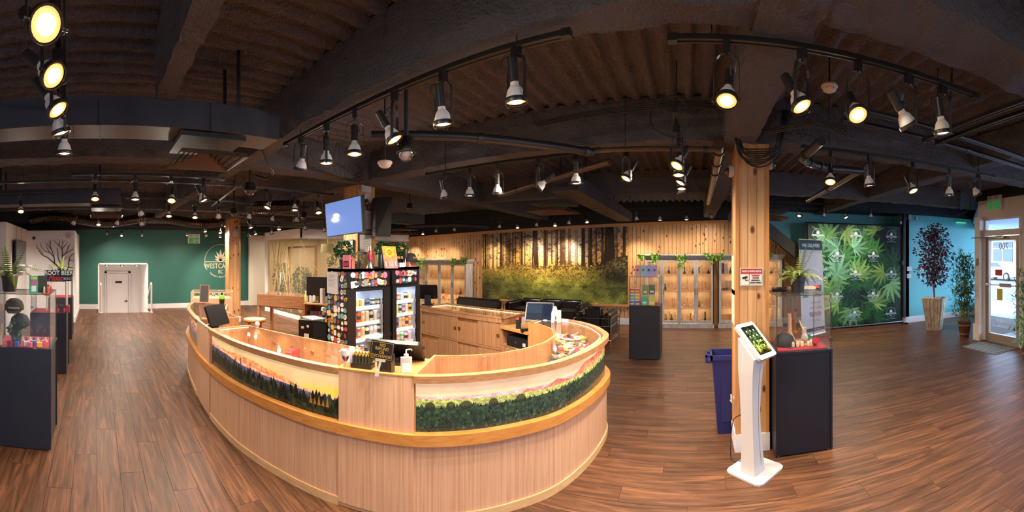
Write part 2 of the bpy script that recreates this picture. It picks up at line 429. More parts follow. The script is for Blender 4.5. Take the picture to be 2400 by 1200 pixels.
MB().box(-14.5, .30, -1.1, -14.44, .38, 1.11).box(-14.5, 1.20, -1.1, -14.44, 1.28, 1.11).box(-14.5, .30, 1.04, -14.44, 1.28, 1.11).build('door_frame', M_trimw, door1)
MB().cyl((-14.46, 1.13, -.03), (-14.40, 1.13, -.03), .028).cyl((-14.41, 1.13, -.03), (-14.41, 1.04, -.03), .012).build('door_handle', M_blackm, door1, label='black lever handle')
MB().box(-14.46, .70, .66, -14.45, .96, .74).build('door_sign', M_black, door1, label='small black door plate')
# white partition on the far left with its returns
wp = MB().box(-9.72, -1.80, 0, -9.6, -.56, 2.33).box(-12.1, -.68, 0, -9.72, -.56, 2.33).box(-9.72, -1.92, 0, -7.37, -1.80, 2.36).box(-7.49, -3.6, 0, -7.37, -1.92, 2.36)
struct('wall_partition', wp, M_white)
struct('baseboard_partition', MB().box(-12.1, -.56, 0, -9.6, -.545, .13).box(-9.6, -1.8, 0, -9.585, -.545, .13), M_trimw)
struct('wall_front', MB().box(-12.2, -3.72, 0, 5.3, -3.6, 3.05), M_white)

# back wall: planks left and right of the mural, baseboards, crown
def ztop(X): return 2.53 + .0255 * X
back = struct('wall_back', MB().box(-12.2, YB + .02, 0, 5.2, YB + .15, 3.05), M_black)
XM0, XM1 = YB * math.tan((1130 - X0) / FPX), YB * math.tan((1473 - X0) / FPX)
def planks(xa, xb, za, zbf, zbot=None):
    pw = .098; k = int(round((xb - xa) / pw)); pw = (xb - xa) / k
    for i in range(k):
        x0 = xa + i * pw + .0015; zt = zbf(x0 + pw / 2) if callable(zbf) else zbf
        if zt - za < .02: continue
        MB().add([(0, 0, 0), (.007, -.012, 0), (pw - .010, -.012, 0), (pw - .003, 0, 0), (0, 0, zt - za), (.008, -.012, zt - za), (pw - .010, -.012, zt - za), (pw - .003, 0, zt - za), (pw - .003, .02, 0), (0, .02, 0), (pw - .003, .02, zt - za), (0, .02, zt - za)],
                 [(0, 1, 5, 4), (1, 2, 6, 5), (2, 3, 7, 6), (4, 5, 6, 7, 10, 11), (0, 9, 8, 3, 2, 1), (3, 8, 10, 7), (9, 0, 4, 11)]).build('plank', M_pine, back, loc=(x0, YB, za))
planks(-10.2, XM0, .0, lambda X: ztop(X) - .07)
planks(XM1, 2.9, .0, lambda X: ztop(X) - .07)
planks(XM0, XM1, .0, .46)
cr = MB()
vs = [(X, YB + d, ztop(X) + z) for X in (-10.2, 2.9) for (d, z) in ((0, -.075), (-.03, -.075), (-.03, 0), (0, 0))]
cr.add(vs, [(0, 1, 5, 4), (1, 2, 6, 5), (2, 3, 7, 6), (0, 3, 2, 1), (4, 5, 6, 7)])
cr.build('crown_trim', M_pineh, back)
MB().box(XM0 - .02, YB - .05, .44, XM1 + .02, YB - .006, .49).build('dado_rail', M_pineh, back)
MB().box(XM0 - .03, YB - .022, .49, XM0 + .01, YB - .006, ztop(XM0) - .07).box(XM1 - .01, YB - .022, .49, XM1 + .03, YB - .006, ztop(XM1) - .07).build('mural_trim', M_pinetrim, back)
struct('baseboard_back', MB().box(-10.2, YB - .03, 0, 4.8, YB - .009, .15), M_trimw)
struct('trim_2', MB().box(-10.2, YB - .02, 2.6, 5, YB + .03, 3.05), M_black)

# teal walls and the slanted stair soffit on the right
pts = [(1.5, 2.73), (5.05, 2.73), (5.05, 0), (4.85, 0), (2.49, 1.885), (1.75, 2.48), (1.5, 2.68)]
tw = MB().add([(x, 8.75, z) for x, z in pts] + [(x, 8.87, z) for x, z in pts], [tuple(range(7)), tuple(range(13, 6, -1))] + [(i, (i + 1) % 7, 7 + (i + 1) % 7, 7 + i) for i in range(7)])
tw.box(5.05, 8.1, 0, 5.17, 8.87, 2.73)
struct('wall_right', tw, M_teal)
a, b_ = Vector((1.60, 0, 2.56)), Vector((4.9, 0, -.03)); u = (b_ - a).normalized(); nrm = Vector((u.z, 0, -u.x)) * -.26
vs = []
for yy in (8.55, 8.75): vs += [(p.x, yy, p.z) for p in (a, b_, b_ - nrm, a - nrm)]
struct('trim_3', MB().add(vs, [(0, 1, 2, 3), (7, 6, 5, 4), (0, 4, 5, 1), (1, 5, 6, 2), (2, 6, 7, 3), (3, 7, 4, 0)]), M_olive)
struct('wall_teal', MB().box(5.05, 8.1, 0, 7.8, 8.22, 2.73), M_teal)
struct('baseboard_right', MB().box(5.04, 8.082, 0, 7.6, 8.1, .15).box(5.032, 8.082, 0, 5.05, 8.75, .15), M_trimw)
struct('trim_4', MB().box(1.4, 8.08, 2.73, 7.8, 8.9, 3.05).box(4.98, 8.06, .15, 5.05, 8.12, 2.73), M_black)
# ================================================================ storefront: knee walls, glass, entrance door
SX = 5.26
sf = MB()
sf.box(SX, -3.6, 0, SX + .15, 4.50, .50).box(SX, -3.6, 2.42, SX + .15, 5.64, 2.78).box(SX, 4.36, .5, SX + .15, 4.50, 2.42)
sf.box(SX - .1, 5.5, 0, SX + .15, 5.64, 2.45).box(SX - .13, 5.485, 0, SX, 5.66, .32).box(SX - .03, -3.6, 0, SX, 4.50, .14)
for y in (-3.6, -1.6, .4, 2.4): sf.box(SX, y, .5, SX + .15, y + .1, 2.42)
struct('wall_storefront', sf, M_store)
def diag(s, off=0, z=0):  # along the slanted window behind the pillar
    return Vector((5.36 + s * .675 + off * .738, 5.66 + s * .738 - off * .675, z))
dw = MB(); Ld = 3.4
def dbox(mb, s0, s1, z0, z1, t=.05):
    c = [diag(s0, -t), diag(s1, -t), diag(s1, t), diag(s0, t)]
    return mb.add([(p.x, p.y, z) for z in (z0, z1) for p in c], [(0, 3, 2, 1), (4, 5, 6, 7)] + [(i, (i + 1) % 4, 4 + (i + 1) % 4, 4 + i) for i in range(4)])
dbox(dw, 0, Ld, 0, .35); dbox(dw, 0, Ld, 2.45, 2.78)
for s in (0, 1.1, 2.2, 3.3): dbox(dw, s, s + .08, .35, 2.45)
struct('wall_storefront_return', dw, M_store)
st_ = dbox(MB(), -.2, Ld, 2.78, 3.12); st_.box(SX, -3.6, 2.78, SX + .15, 5.7, 3.12)
struct('trim_7', st_, M_black)
o = struct('window_1', dbox(MB(), .08, 3.3, .35, 2.45, .006), M_glassd)
o = struct('window_2', MB().box(SX + .06, -3.5, .5, SX + .068, 4.36, 2.42), M_glassd)
MB().box(SX + .03, 4.28, .5, SX + .1, 4.36, 2.42).box(SX + .03, -3.5, .5, SX + .1, 4.3, .55).build('window_frame', M_trimw, o)
# transom and door
M_door = mat('door_bronze', 'a08c7a', .4, metal=.3)
o = struct('window_3', MB().box(SX + .06, 4.58, 2.19, SX + .068, 5.46, 2.38), M_glassd)
MB().box(SX + .03, 4.5, 2.16, SX + .1, 5.5, 2.19).box(SX + .03, 4.5, 2.38, SX + .1, 5.5, 2.42).box(SX + .03, 4.5, 2.19, SX + .1, 4.58, 2.38).box(SX + .03, 5.46, 2.19, SX + .1, 5.5, 2.38).build('window_frame', M_trimw, o)
MB().box(SX - .02, 4.5, 2.08, SX + .12, 5.5, 2.16).build('trim', M_store, o)
d2 = struct('door_2', MB().box(SX + .05, 4.64, .16, SX + .058, 5.36, 1.98), M_glassd)
MB().box(SX + .02, 4.54, 0, SX + .08, 4.64, 2.06).box(SX + .02, 5.36, 0, SX + .08, 5.44, 2.06).box(SX + .02, 4.64, 0.01, SX + .08, 5.36, .16).box(SX + .02, 4.64, 1.98, SX + .08, 5.36, 2.06).build('door_frame', M_door, d2)
MB().box(SX - .01, 4.5, 0, SX + .1, 4.54, 2.08).box(SX - .01, 5.44, 0, SX + .1, 5.5, 2.08).build('jamb', M_trimw, d2)
MB().cyl((SX - .03, 4.6, 1.12), (SX - .03, 5.42, 1.12), .013).box(SX - .05, 4.72, 1.09, SX - .02, 5.0, 1.16).box(SX - .03, 4.58, 1.1, SX + .02, 4.62, 1.14).box(SX - .03, 5.38, 1.1, SX + .02, 5.42, 1.14).build('push_bar', mat('steel', 'a9a5a0', .3, metal=.9), d2)
MB().cyl((SX - .06, 4.95, 2.045), (SX - .12, 5.72, 2.04), .010).box(SX - .05, 4.9, 2.02, SX + .02, 5.1, 2.07).build('door_closer', MATS['steel'], d2)
tag(MB().box(SX - .02, 4.96, 1.30, SX - .012, 5.14, 1.42).build('poster', mat('red_card', 'c2262c', .5)), 'small red card taped inside the glass entrance door', 'card')
tag(MB().box(SX - .02, 4.95, .83, SX - .012, 5.09, 1.05).build('sign_card', mat('yellow_card', 'c9b545', .5)), 'yellow notice hanging under the push bar of the entrance door', 'card')
text('700', .17, mat('gold_vinyl', 'b59a50', .4), d2, (SX + .047, 4.98, 1.86), (PI / 2, 0, PI / 2), name='lettering', label='gold street number on the glass')
text('604.558.5521', .07, mat('white_vinyl', 'e4eef5', .5), d2, (SX + .045, 5.0, .42), (PI / 2, 0, PI / 2))
text('www.westcannabc.com', .06, MATS['white_vinyl'], d2, (SX + .045, 5.0, .32), (PI / 2, 0, PI / 2))
struct('trim_5', MB().box(SX - .02, 4.5, 0.0, SX + .12, 5.5, .012), MATS['steel'])

# ================================================================ street outside
M_walk = mat('pavement_concrete', '9aa4ac', .9); M_road = mat('asphalt', '5c6066', .95, bump=(200, .4, .01))
ex = struct('ground', MB().box(5.42, -12, -.3, 10.5, 30, -.02), M_walk)
for i in range(14):
    MB().box(5.45, -8 + i * 1.5, -.022, 10.4, -8 + i * 1.5 + 1.485, -.005).build('paver', M_walk, ex)
struct('road', MB().box(10.5, -20, -.3, 24, 45, -.16), M_road)
struct('kerb', MB().box(10.35, -20, -.3, 10.5, 45, -.015), mat('kerb_concrete', 'b4b8bb', .9))
struct('ground_2', MB().box(24, -20, -.3, 29, 45, -.02), M_walk)
st = MB().box(16.9, -10, -.16, 17.05, 45, -.155); struct('road_marking', st, mat('road_paint', 'd8d8d4', .7))
bd = thing('shop_building', 'two storey shop block across the street with brick piers and big dark windows', 'building', (29, 14, 0))
M_brick = mat('tan_brick', 'a98a74', .85); M_cream = mat('pale_panel', 'c9cdd2', .8); M_dkglass = mat('street_window_glass', '46525c', .15)
MB().box(0, -22, -.1, 3, 22, 5.5).build('wall', M_cream, bd)
for i in range(11):
    y = -21 + i * 4
    MB().box(-.12, y, -.1, 0, y + .7, 5.0).build('pier', M_brick, bd)
    wn = MB().box(-.06, y + .9, .5, 0, y + 3.7, 3.2).build('window', M_dkglass, bd)
    MB().box(-.08, y + 2.25, .5, -.02, y + 2.35, 3.2).box(-.08, y + .9, 2.5, -.02, y + 3.7, 2.58).build('mullion', M_cream, wn)
MB().box(-.6, -22, 3.4, 0, 22, 3.8).build('canopy', mat('canopy_blue', '6f8fae', .6), bd)
aw = thing('canopy', 'pale blue soffit over the pavement seen through the transom', 'canopy', (5.5, 0, 0))
MB().prism([(0, -8), (3, -8), (4.2, 12), (3.4, 12), (2.35, 8.7), (0, 5.9)], 2.62, 2.75).build('soffit', mat('soffit_white', 'b9c8d8', .7), aw)
for k, y in enumerate((5.6, 6.6, 8.0)): MB().box(1.2, y, 2.6, 1.5, y + .25, 2.62).build('downlight', mat('green_light', '3fae8a', .4, emit='56c9a0', es=1.0), aw)
def car(loc, rz, col, label):
    c = thing('car', label, 'car', loc, rz)
    body = MB(); prof = [(-2.1, .35), (-2.15, .75), (-1.6, .95), (-1.0, 1.02), (-.45, 1.42), (.9, 1.46), (1.6, 1.05), (2.05, .95), (2.12, .4), (1.7, .25), (-1.7, .25)]
    n = len(prof)
    vs = [(x, y, z) for y in (-.85, .85) for x, z in prof]
    body.add(vs, [tuple(range(n)), tuple(range(2 * n - 1, n - 1, -1))] + [(i, (i + 1) % n, n + (i + 1) % n, n + i) for i in range(n)])
    body.build('body', mat('car_paint_' + col, col, .25, coat=.6), c)
    MB().add([(-.95, y, 1.04) for y in (-.86, .86)] + [(-.42, y, 1.37) for y in (-.86, .86)] + [(.85, y, 1.40) for y in (-.86, .86)] + [(1.4, y, 1.08) for y in (-.86, .86)], [(0, 2, 4, 6), (1, 7, 5, 3), (0, 1, 3, 2), (2, 3, 5, 4), (4, 5, 7, 6)]).build('side_window', M_dkglass, c)
    for x in (-1.35, 1.3):
        for y in (-.8, .8):
            w_ = MB().lathe([(.05, -.1), (.31, -.1), (.33, -.06), (.33, .06), (.31, .1), (.05, .1)], 18, Matrix.Translation((x, y, .33)) @ Matrix.Rotation(PI / 2, 4, 'X')).build('wheel', mat('tyre', '1b1b1c', .8), c, smooth=True)
            MB().lathe([(.02, -.11), (.19, -.11), (.19, .11), (.02, .11)], 12, Matrix.Translation((x, y, .33)) @ Matrix.Rotation(PI / 2, 4, 'X')).build('hubcap', mat('alloy', 'b9bcc0', .3, metal=.8), w_)
    return c
p = onz(2386, 640, -.15)
car((21.8, 20.8, -.16), R(92), 'e8e8e4', 'white hatchback parked across the street beyond the glass door')
jc = thing('traffic_barrier', 'orange red barrier standing by the far kerb across the street', 'barrier', (23.5, 25.5, -.02))
MB().box(-.25, -.9, .1, .25, .9, 1.1).build('panel', mat('barrier_red', 'd2362e', .5), jc); [MB().box(-.3, y, 0, .3, y + .3, .12).build('foot', M_black, jc) for y in (-1, .7)]

# ================================================================ pine-clad columns
def column(x, y, w_, zt, label_parts=True):
    s = struct('column', MB().box(x + .015, y + .015, 0, x + w_ - .015, y + w_ - .015, zt), M_black)
    npl = 3; pw = (w_ - .05) / npl
    for face in range(4):
        for k in range(npl):
            u0 = .025 + k * pw + .0015; u1 = u0 + pw - .003
            mb = MB()
            if face == 0: mb.box(x + u0, y + .002, .15, x + u1, y + .016, zt)
            if face == 1: mb.box(x + w_ - .016, y + u0, .15, x + w_ - .002, y + u1, zt)
            if face == 2: mb.box(x + u0, y + w_ - .016, .15, x + u1, y + w_ - .002, zt)
            if face == 3: mb.box(x + .002, y + u0, .15, x + .016, y + u1, zt)
            mb.build('plank', M_pine, s)
    for (cx, cy) in ((0, 0), (w_, 0), (w_, w_), (0, w_)):
        sx = 1 if cx == 0 else -1; sy = 1 if cy == 0 else -1
        MB().box(x + cx - sx * .004, y + cy - sy * .004, .15, x + cx + sx * .028, y + cy + sy * .028, zt).build('corner_trim', M_pinetrim, s)
    MB().box(x - .008, y - .008, 0, x + w_ + .008, y + w_ + .008, .15).build('baseboard', M_trimw, s)
    return s
col1 = column(.36, 3.205, .285, 2.63)
col2 = column(-4.24, 3.23, .30, 2.63)
col3 = column(-9.32, 3.28, .30, 2.63)
# ================================================================ the curved counter island
M_oak = wood('oak_laminate', 'dcb08c', 'c6946e', scale=(70, 70, 1.4), rough=.42, perobj=.03, c3='d2a37e')
M_oakin = wood('oak_inside', 'c8935a', 'b07a44', scale=(60, 60, 1.4), rough=.5, perobj=.02)
M_rim = wood('rim_oak', 'b28459', '96693f', scale=(14, 14, 90), rough=.38, perobj=.02)
M_rail = wood('orange_rail', 'cf8f4a', 'b87634', scale=(9, 9, 60), rough=.35, perobj=.02)
M_kick = wood('pale_kick', 'dcb483', 'cda06c', scale=(9, 9, 60), rough=.5, perobj=.02)
M_led = mat('led_strip', 'fff2d8', .5, emit='ffdfa6', es=6.0)
OUT = [(-6.03, 1.54), (-5.75, 1.42), (-5.3, 1.29), (-4.36, 1.17), (-3.75, 1.14), (-3.20, 1.17), (-2.82, 1.24), (-2.5, 1.33), (-2.26, 1.41), (-2.04, 1.505), (-1.80, 1.625), (-1.562, 1.765), (-1.33, 1.975), (-1.138, 2.199), (-.95, 2.47), (-.84, 2.80), (-.79, 3.15), (-.80, 3.5), (-.91, 3.75), (-1.08, 3.99), (-1.353, 4.21), (-1.73, 4.37)]
def spline(P, n=10):
    P = [Vector(p) for p in P]; Q = [2 * P[0] - P[1]] + P + [2 * P[-1] - P[-2]]; out = []
    for i in range(1, len(Q) - 2):
        for k in range(n):
            t = k / n; a, b, c, d = Q[i - 1:i + 3]
            out.append(.5 * ((2 * b) + (c - a) * t + (2 * a - 5 * b + 4 * c - d) * t * t + (3 * b - a - 3 * c + d) * t ** 3))
    out.append(P[-1].copy()); return out
CURVE = spline(OUT)
def nearest(x, y): return min(range(len(CURVE)), key=lambda i: (CURVE[i] - Vector((x, y))).length)
I0 = 0; IA = nearest(-4.36, 1.17); IB = nearest(-3.75, 1.14); IC = nearest(-2.04, 1.505); ID = nearest(-1.575, 1.757); IE = len(CURVE) - 1
def seg(i0, i1, off=0.0, extend=0):
    """the outer line pushed inward by off"""
    out = []
    for i in range(i0, i1 + 1):
        t = (CURVE[min(i + 1, IE)] - CURVE[max(i - 1, 0)]).normalized()
        out.append(CURVE[i] + Vector((-t.y, t.x)) * off)
    return out
def ribbon(outer, inner, z0, z1, zi0=None, mb=None):
    """solid between two plan lines with the same number of points"""
    mb = mb or MB(); n = len(outer)
    vs = [(p.x, p.y, z0) for p in outer] + [(p.x, p.y, z1) for p in outer] + [(p.x, p.y, z1) for p in inner] + [(p.x, p.y, z0) for p in inner]
    fs = []
    for i in range(n - 1):
        for r in range(4):
            a, b = r * n, ((r + 1) % 4) * n
            fs.append((a + i, a + i + 1, b + i + 1, b + i))
    fs += [(0, n, 2 * n, 3 * n), (n - 1, 4 * n - 1, 3 * n - 1, 2 * n - 1)]
    return mb.add(vs, fs)
def strip(i0, i1, o0, o1, z0, z1, mb=None): return ribbon(seg(i0, i1, o0), seg(i0, i1, o1), z0, z1, mb=mb)
def resample(P, n):
    P = [Vector(p) for p in P]; L_ = [0]
    for a, b in zip(P, P[1:]): L_.append(L_[-1] + (b - a).length)
    out = []
    for k in range(n):
        s = L_[-1] * k / (n - 1); j = 0
        while j < len(P) - 2 and L_[j + 1] < s: j += 1
        t = (s - L_[j]) / max(1e-9, L_[j + 1] - L_[j]); out.append(P[j].lerp(P[j + 1], max(0, min(1, t))))
    return out
def offline(P, off):
    out = []
    for i, p in enumerate(P):
        t = (P[min(i + 1, len(P) - 1)] - P[max(i - 1, 0)]).normalized(); out.append(p + Vector((-t.y, t.x)) * off)
    return out
INN = {'left': [(-5.62, 2.02), (-4.93, 1.745), (-4.35, 1.705)],
       'mid': [(-3.81, 1.615), (-3.30, 1.74), (-2.72, 1.91), (-2.40, 1.99)],
       'right': [(-1.808, 2.237), (-1.62, 2.38), (-1.44, 2.57), (-1.33, 2.80), (-1.27, 3.08), (-1.29, 3.35), (-1.42, 3.63), (-1.62, 3.83), (-1.816, 3.93)]}
ZR = .92
def strip_uv(pl, z0, z1, m, name, parent, label=None):
    n = len(pl); L_ = [0]
    for a, b in zip(pl, pl[1:]): L_.append(L_[-1] + (b - a).length)
    me = bpy.data.meshes.new(name)
    vs = [(p.x, p.y, z0) for p in pl] + [(p.x, p.y, z1) for p in pl] ; fs = [(i, i + 1, n + i + 1, n + i) for i in range(n - 1)]
    me.from_pydata(vs, [], fs); uv = me.uv_layers.new(name='UVMap')
    for f in me.polygons:
        for li in f.loop_indices:
            vi = me.loops[li].vertex_index; uv.data[li].uv = (L_[vi % n] / L_[-1], 0 if vi < n else 1)
    me.materials.append(m); me.polygons.foreach_set('use_smooth', [True] * len(me.polygons))
    return put(name, me, parent, label)
def display_section(key, i0, i1, label, image, zin=.46):
    t = thing('display_counter', label, 'display counter', (0, 0, 0), group='sections of the curved counter')
    inn = resample(INN[key], 24); nI = i1 - i0 + 1
    strip(i0, i1, .012, .03, .055, .49).build('lower_panel', M_oak, t, smooth=True)
    strip(i0, i1, .002, .03, .0, .055).build('kick_board', M_kick, t, smooth=True)
    strip(i0, i1, -.022, .03, .49, .56).build('front_rail', M_rail, t, smooth=True)
    # glass covered lit picture
    strip(i0, i1, .035, .045, .56, .875).build('light_box', M_oakin, t)
    strip_uv(seg(i0, i1, .031), .56, .876, image, 'picture_panel', t, 'backlit mountain picture')
    r = strip(i0, i1, -.008, .045, .875, ZR)
    r.build('rim', M_rim, t, smooth=True)
    inner2 = offline(inn, -.02)
    ribbon(inn, inner2, .0, ZR - .004).build('back_panel', M_oakin, t, smooth=True)
    # end panels
    o0, o1 = seg(i0, i1, .03)[0], seg(i0, i1, .03)[-1]
    for a, b in ((o0, inn[0]), (o1, inn[-1])):
        d = (b - a).normalized(); nn = Vector((-d.y, d.x)) * .009
        MB().prism([a - nn, b - nn, b + nn, a + nn], 0, ZR - .002).build('end_panel', M_oakin, t)
    oo = resample(seg(i0, i1, .04), 24)
    ribbon(oo, inner2, zin - .02, zin).build('display_floor', M_oakin, t)
    ribbon(oo, offline(inn, 0), ZR - .012, ZR - .004).build('glass_top', M_glass, t)
    return t, oo, inn
def gap_section(i0, i1, label):
    t = thing('pay_station', label, 'counter', (0, 0, 0), group='plain fronted pay stations of the curved counter')
    strip(i0, i1, .006, .03, .56, ZR - .006).build('upper_panel', M_oak, t)
    strip(i0, i1, .0, .03, .03, .49).build('lower_panel', M_oak, t)
    strip(i0, i1, .012, .03, .0, .03).build('kick_board', M_kick, t)
    strip(i0, i1, -.022, .03, .49, .56).build('front_rail', M_rail, t)
    strip(i0, i1, .002, .032, ZR - .008, ZR).build('edge_trim', M_rail, t)
    return t

# ---------------------------------------------------------------- painted pictures (numpy)
def gradient(h, w_, stops):
    a = np.zeros((h, w_, 3), np.float32); y = np.linspace(0, 1, h)
    ps = [s[0] for s in stops]; cs = np.array([[int(s[1][i:i + 2], 16) / 255 for i in (0, 2, 4)] for s in stops])
    for c in range(3): a[..., c] = np.interp(y, ps, cs[:, c])[:, None]
    return a
def col(c): return np.array([int(c[i:i + 2], 16) / 255 for i in (0, 2, 4)], np.float32)
def fpoly(a, pts, c, al=1.0):
    h, w_ = a.shape[:2]; P = np.array(pts, float)
    x0, x1 = max(0, int(P[:, 0].min())), min(w_, int(P[:, 0].max()) + 2); y0, y1 = max(0, int(P[:, 1].min())), min(h, int(P[:, 1].max()) + 2)
    if x1 <= x0 or y1 <= y0: return
    X, Y = np.meshgrid(np.arange(x0, x1) + .5, np.arange(y0, y1) + .5); ins = np.zeros(X.shape, bool)
    n = len(P)
    for i in range(n):
        (xa, ya), (xb, yb) = P[i], P[(i + 1) % n]
        if ya == yb: continue
        ins ^= ((Y < ya) != (Y < yb)) & (X < (xb - xa) * (Y - ya) / (yb - ya) + xa)
    s = a[y0:y1, x0:x1]; s[ins] = s[ins] * (1 - al) + np.asarray(c) * al
def fline(a, p, q, wd, c, al=1.0):
    h, w_ = a.shape[:2]; x0, x1 = max(0, int(min(p[0], q[0]) - wd - 1)), min(w_, int(max(p[0], q[0]) + wd + 2)); y0, y1 = max(0, int(min(p[1], q[1]) - wd - 1)), min(h, int(max(p[1], q[1]) + wd + 2))
    if x1 <= x0 or y1 <= y0: return
    X, Y = np.meshgrid(np.arange(x0, x1) + .5, np.arange(y0, y1) + .5); dx, dy = q[0] - p[0], q[1] - p[1]; L2 = dx * dx + dy * dy + 1e-6
    t = np.clip(((X - p[0]) * dx + (Y - p[1]) * dy) / L2, 0, 1); d = np.hypot(X - p[0] - t * dx, Y - p[1] - t * dy)
    m = (np.clip(wd / 2 + .5 - d, 0, 1) * al)[..., None]; s = a[y0:y1, x0:x1]; s[:] = s * (1 - m) + np.asarray(c) * m
def noise1(n, r, octv=6, rough=.55):
    x = np.arange(n); y = np.zeros(n); amp = 1
    for o in range(octv):
        k = 2 ** (o + 1) + 1; y += amp * np.interp(x, np.linspace(0, n, k), r.uniform(-1, 1, k)); amp *= rough
    return y
def noise2(h, w_, r, k0=4, octv=5, rough=.55):
    out = np.zeros((h, w_)); amp = 1; k = k0
    for o in range(octv):
        kw = max(2, int(k * w_ / h)); g = r.uniform(-1, 1, (k + 1, kw + 1)); yi = np.linspace(0, k, h, endpoint=False); xi = np.linspace(0, kw, w_, endpoint=False)
        y0 = yi.astype(int); x0 = xi.astype(int); fy = (yi - y0)[:, None]; fx = (xi - x0)[None]; fy = fy * fy * (3 - 2 * fy); fx = fx * fx * (3 - 2 * fx)
        out += amp * (g[y0][:, x0] * (1 - fy) * (1 - fx) + g[y0 + 1][:, x0] * fy * (1 - fx) + g[y0][:, x0 + 1] * (1 - fy) * fx + g[y0 + 1][:, x0 + 1] * fy * fx); amp *= rough; k *= 2
    return out
def mountains(w_, h, seed, sky, ridges, spec=None):
    r = np.random.default_rng(seed); a = gradient(h, w_, sky)
    cl = noise2(h, w_, r, 3, 5)[..., None]; a *= 1 + .05 * cl
    Y = np.arange(h)[:, None]
    for (base, amp, c_top, c_bot, octv, trees, slope) in ridges:
        line = (base + slope * np.linspace(0, 1, w_) ** 1.5) * h + noise1(w_, r, octv) * amp * h
        if trees:
            for k in range(int(w_ / trees)):
                x = r.integers(2, w_ - 3); th = r.uniform(.02, .06) * h; ww = max(2, int(th * .25)); xs = np.arange(max(0, x - ww), min(w_, x + ww)); line[xs] = np.minimum(line[xs], line[x] * 1 - th * (1 - np.abs(xs - x) / ww))
        m = Y >= line[None]; dep = np.clip((Y - line[None]) / (.35 * h), 0, 1)[..., None]
        tex = noise2(h, w_, r, 14, 4, .7)[..., None]; c = col(c_top) * (1 - dep) + col(c_bot) * dep
        a = np.where(m[..., None], np.clip(c * (1 + .28 * tex), 0, 1), a)
    return a, r
def firs(a, r, n, y0f, y1f, cs, s0=.05, s1=.12):
    h, w_ = a.shape[:2]
    for k in range(n):
        y = r.uniform(y0f, y1f) * h; x = r.uniform(0, w_); t = r.uniform(s0, s1) * h; c = col(cs[r.integers(len(cs))]) * r.uniform(.6, 1.3)
        for j in range(4): fpoly(a, [(x, y - t * (1 - j * .18)), (x - t * (.10 + .05 * j), y - t * (.62 - j * .2)), (x + t * (.10 + .05 * j), y - t * (.62 - j * .2))], c, .9)
def shade(a, line0, line1, ctop, cbot, r, k=16, amp=.3, edge=0):
    h, w_ = a.shape[:2]; Y = np.arange(h)[:, None]; m = (Y >= line0[None]) & (Y < line1[None]); dep = np.clip((Y - line0[None]) / (.3 * h), 0, 1)[..., None]
    t1 = noise2(h, w_, r, k, 5, .7); g = np.abs(np.gradient(t1, axis=1)) * 9; tex = (t1 * .6 + np.clip(g, 0, 1) - .35)[..., None]
    a[:] = np.where(m[..., None], np.clip((col(ctop) * (1 - dep) + col(cbot) * dep) * (1 + amp * tex), 0, 1), a)
def picture_mid():
    r = np.random.default_rng(3); h, w_ = 330, 1300; a = gradient(h, w_, [(0, 'fad9a0'), (.35, 'f8cf92'), (.7, 'f6c070'), (1, 'eaa45c')]); a *= 1 + .05 * noise2(h, w_, r, 3, 5)[..., None]
    u = np.linspace(0, 1, w_); X, Y = np.meshgrid(u, np.linspace(0, 1, h))
    for (cx, cy) in ((.62, .42), (.86, .52), (.97, .45)): g = np.exp(-((X - cx) / .06) ** 2 - ((Y - cy) / .14) ** 2)[..., None] * .7; a[:] = a * (1 - g) + col('f8cf3c') * g
    l1 = h * (.10 + .10 * np.sin(u * 9 + .4) * (1 - u) + .34 * u) + noise1(w_, r, 8) * 20; l2 = h * (.26 + .28 * u) + noise1(w_, r, 8) * 20; l3 = h * (.36 + .24 * u) + noise1(w_, r, 7) * 13; end = np.full(w_, 9999.)
    l1 = np.where(u > .72, l1 + (u - .72) * 260, l1)
    shade(a, l1, end, 'e88f5c', 'd8744c', r, 14, .4); shade(a, l2, end, 'dc9a78', '8c6a72', r, 18, .35); shade(a, l3, end, '4a4656', '22262c', r, 16, .5)
    l4 = h * (.56 + .16 * u) + noise1(w_, r, 6) * 8; shade(a, l4, end, '2c3220', '191d12', r, 20, .5)
    firs(a, r, 520, .68, 1.08, ['161c12', '20281a', '2a3020', '1a2018'], .10, .30)
    for (x, y0, y1, w2) in ((.10, .40, .62, 22), (.33, .38, .66, 18), (.385, .30, .66, 15), (.47, .44, .75, 16), (.73, .56, .82, 22), (.925, .52, .8, 16)): X2 = int(x * w_); a[int(y0 * h):int(y1 * h), X2:X2 + w2] = a[int(y0 * h):int(y1 * h), X2:X2 + w2] * .35 + col('2a2d3a') * .65
    for k in range(5): x = 1120 + k * 26; fpoly(a, [(x, 190 + 18 * (k % 2)), (x + 10, 262), (x - 10, 262)], col('a86a24'), .8)
    return a
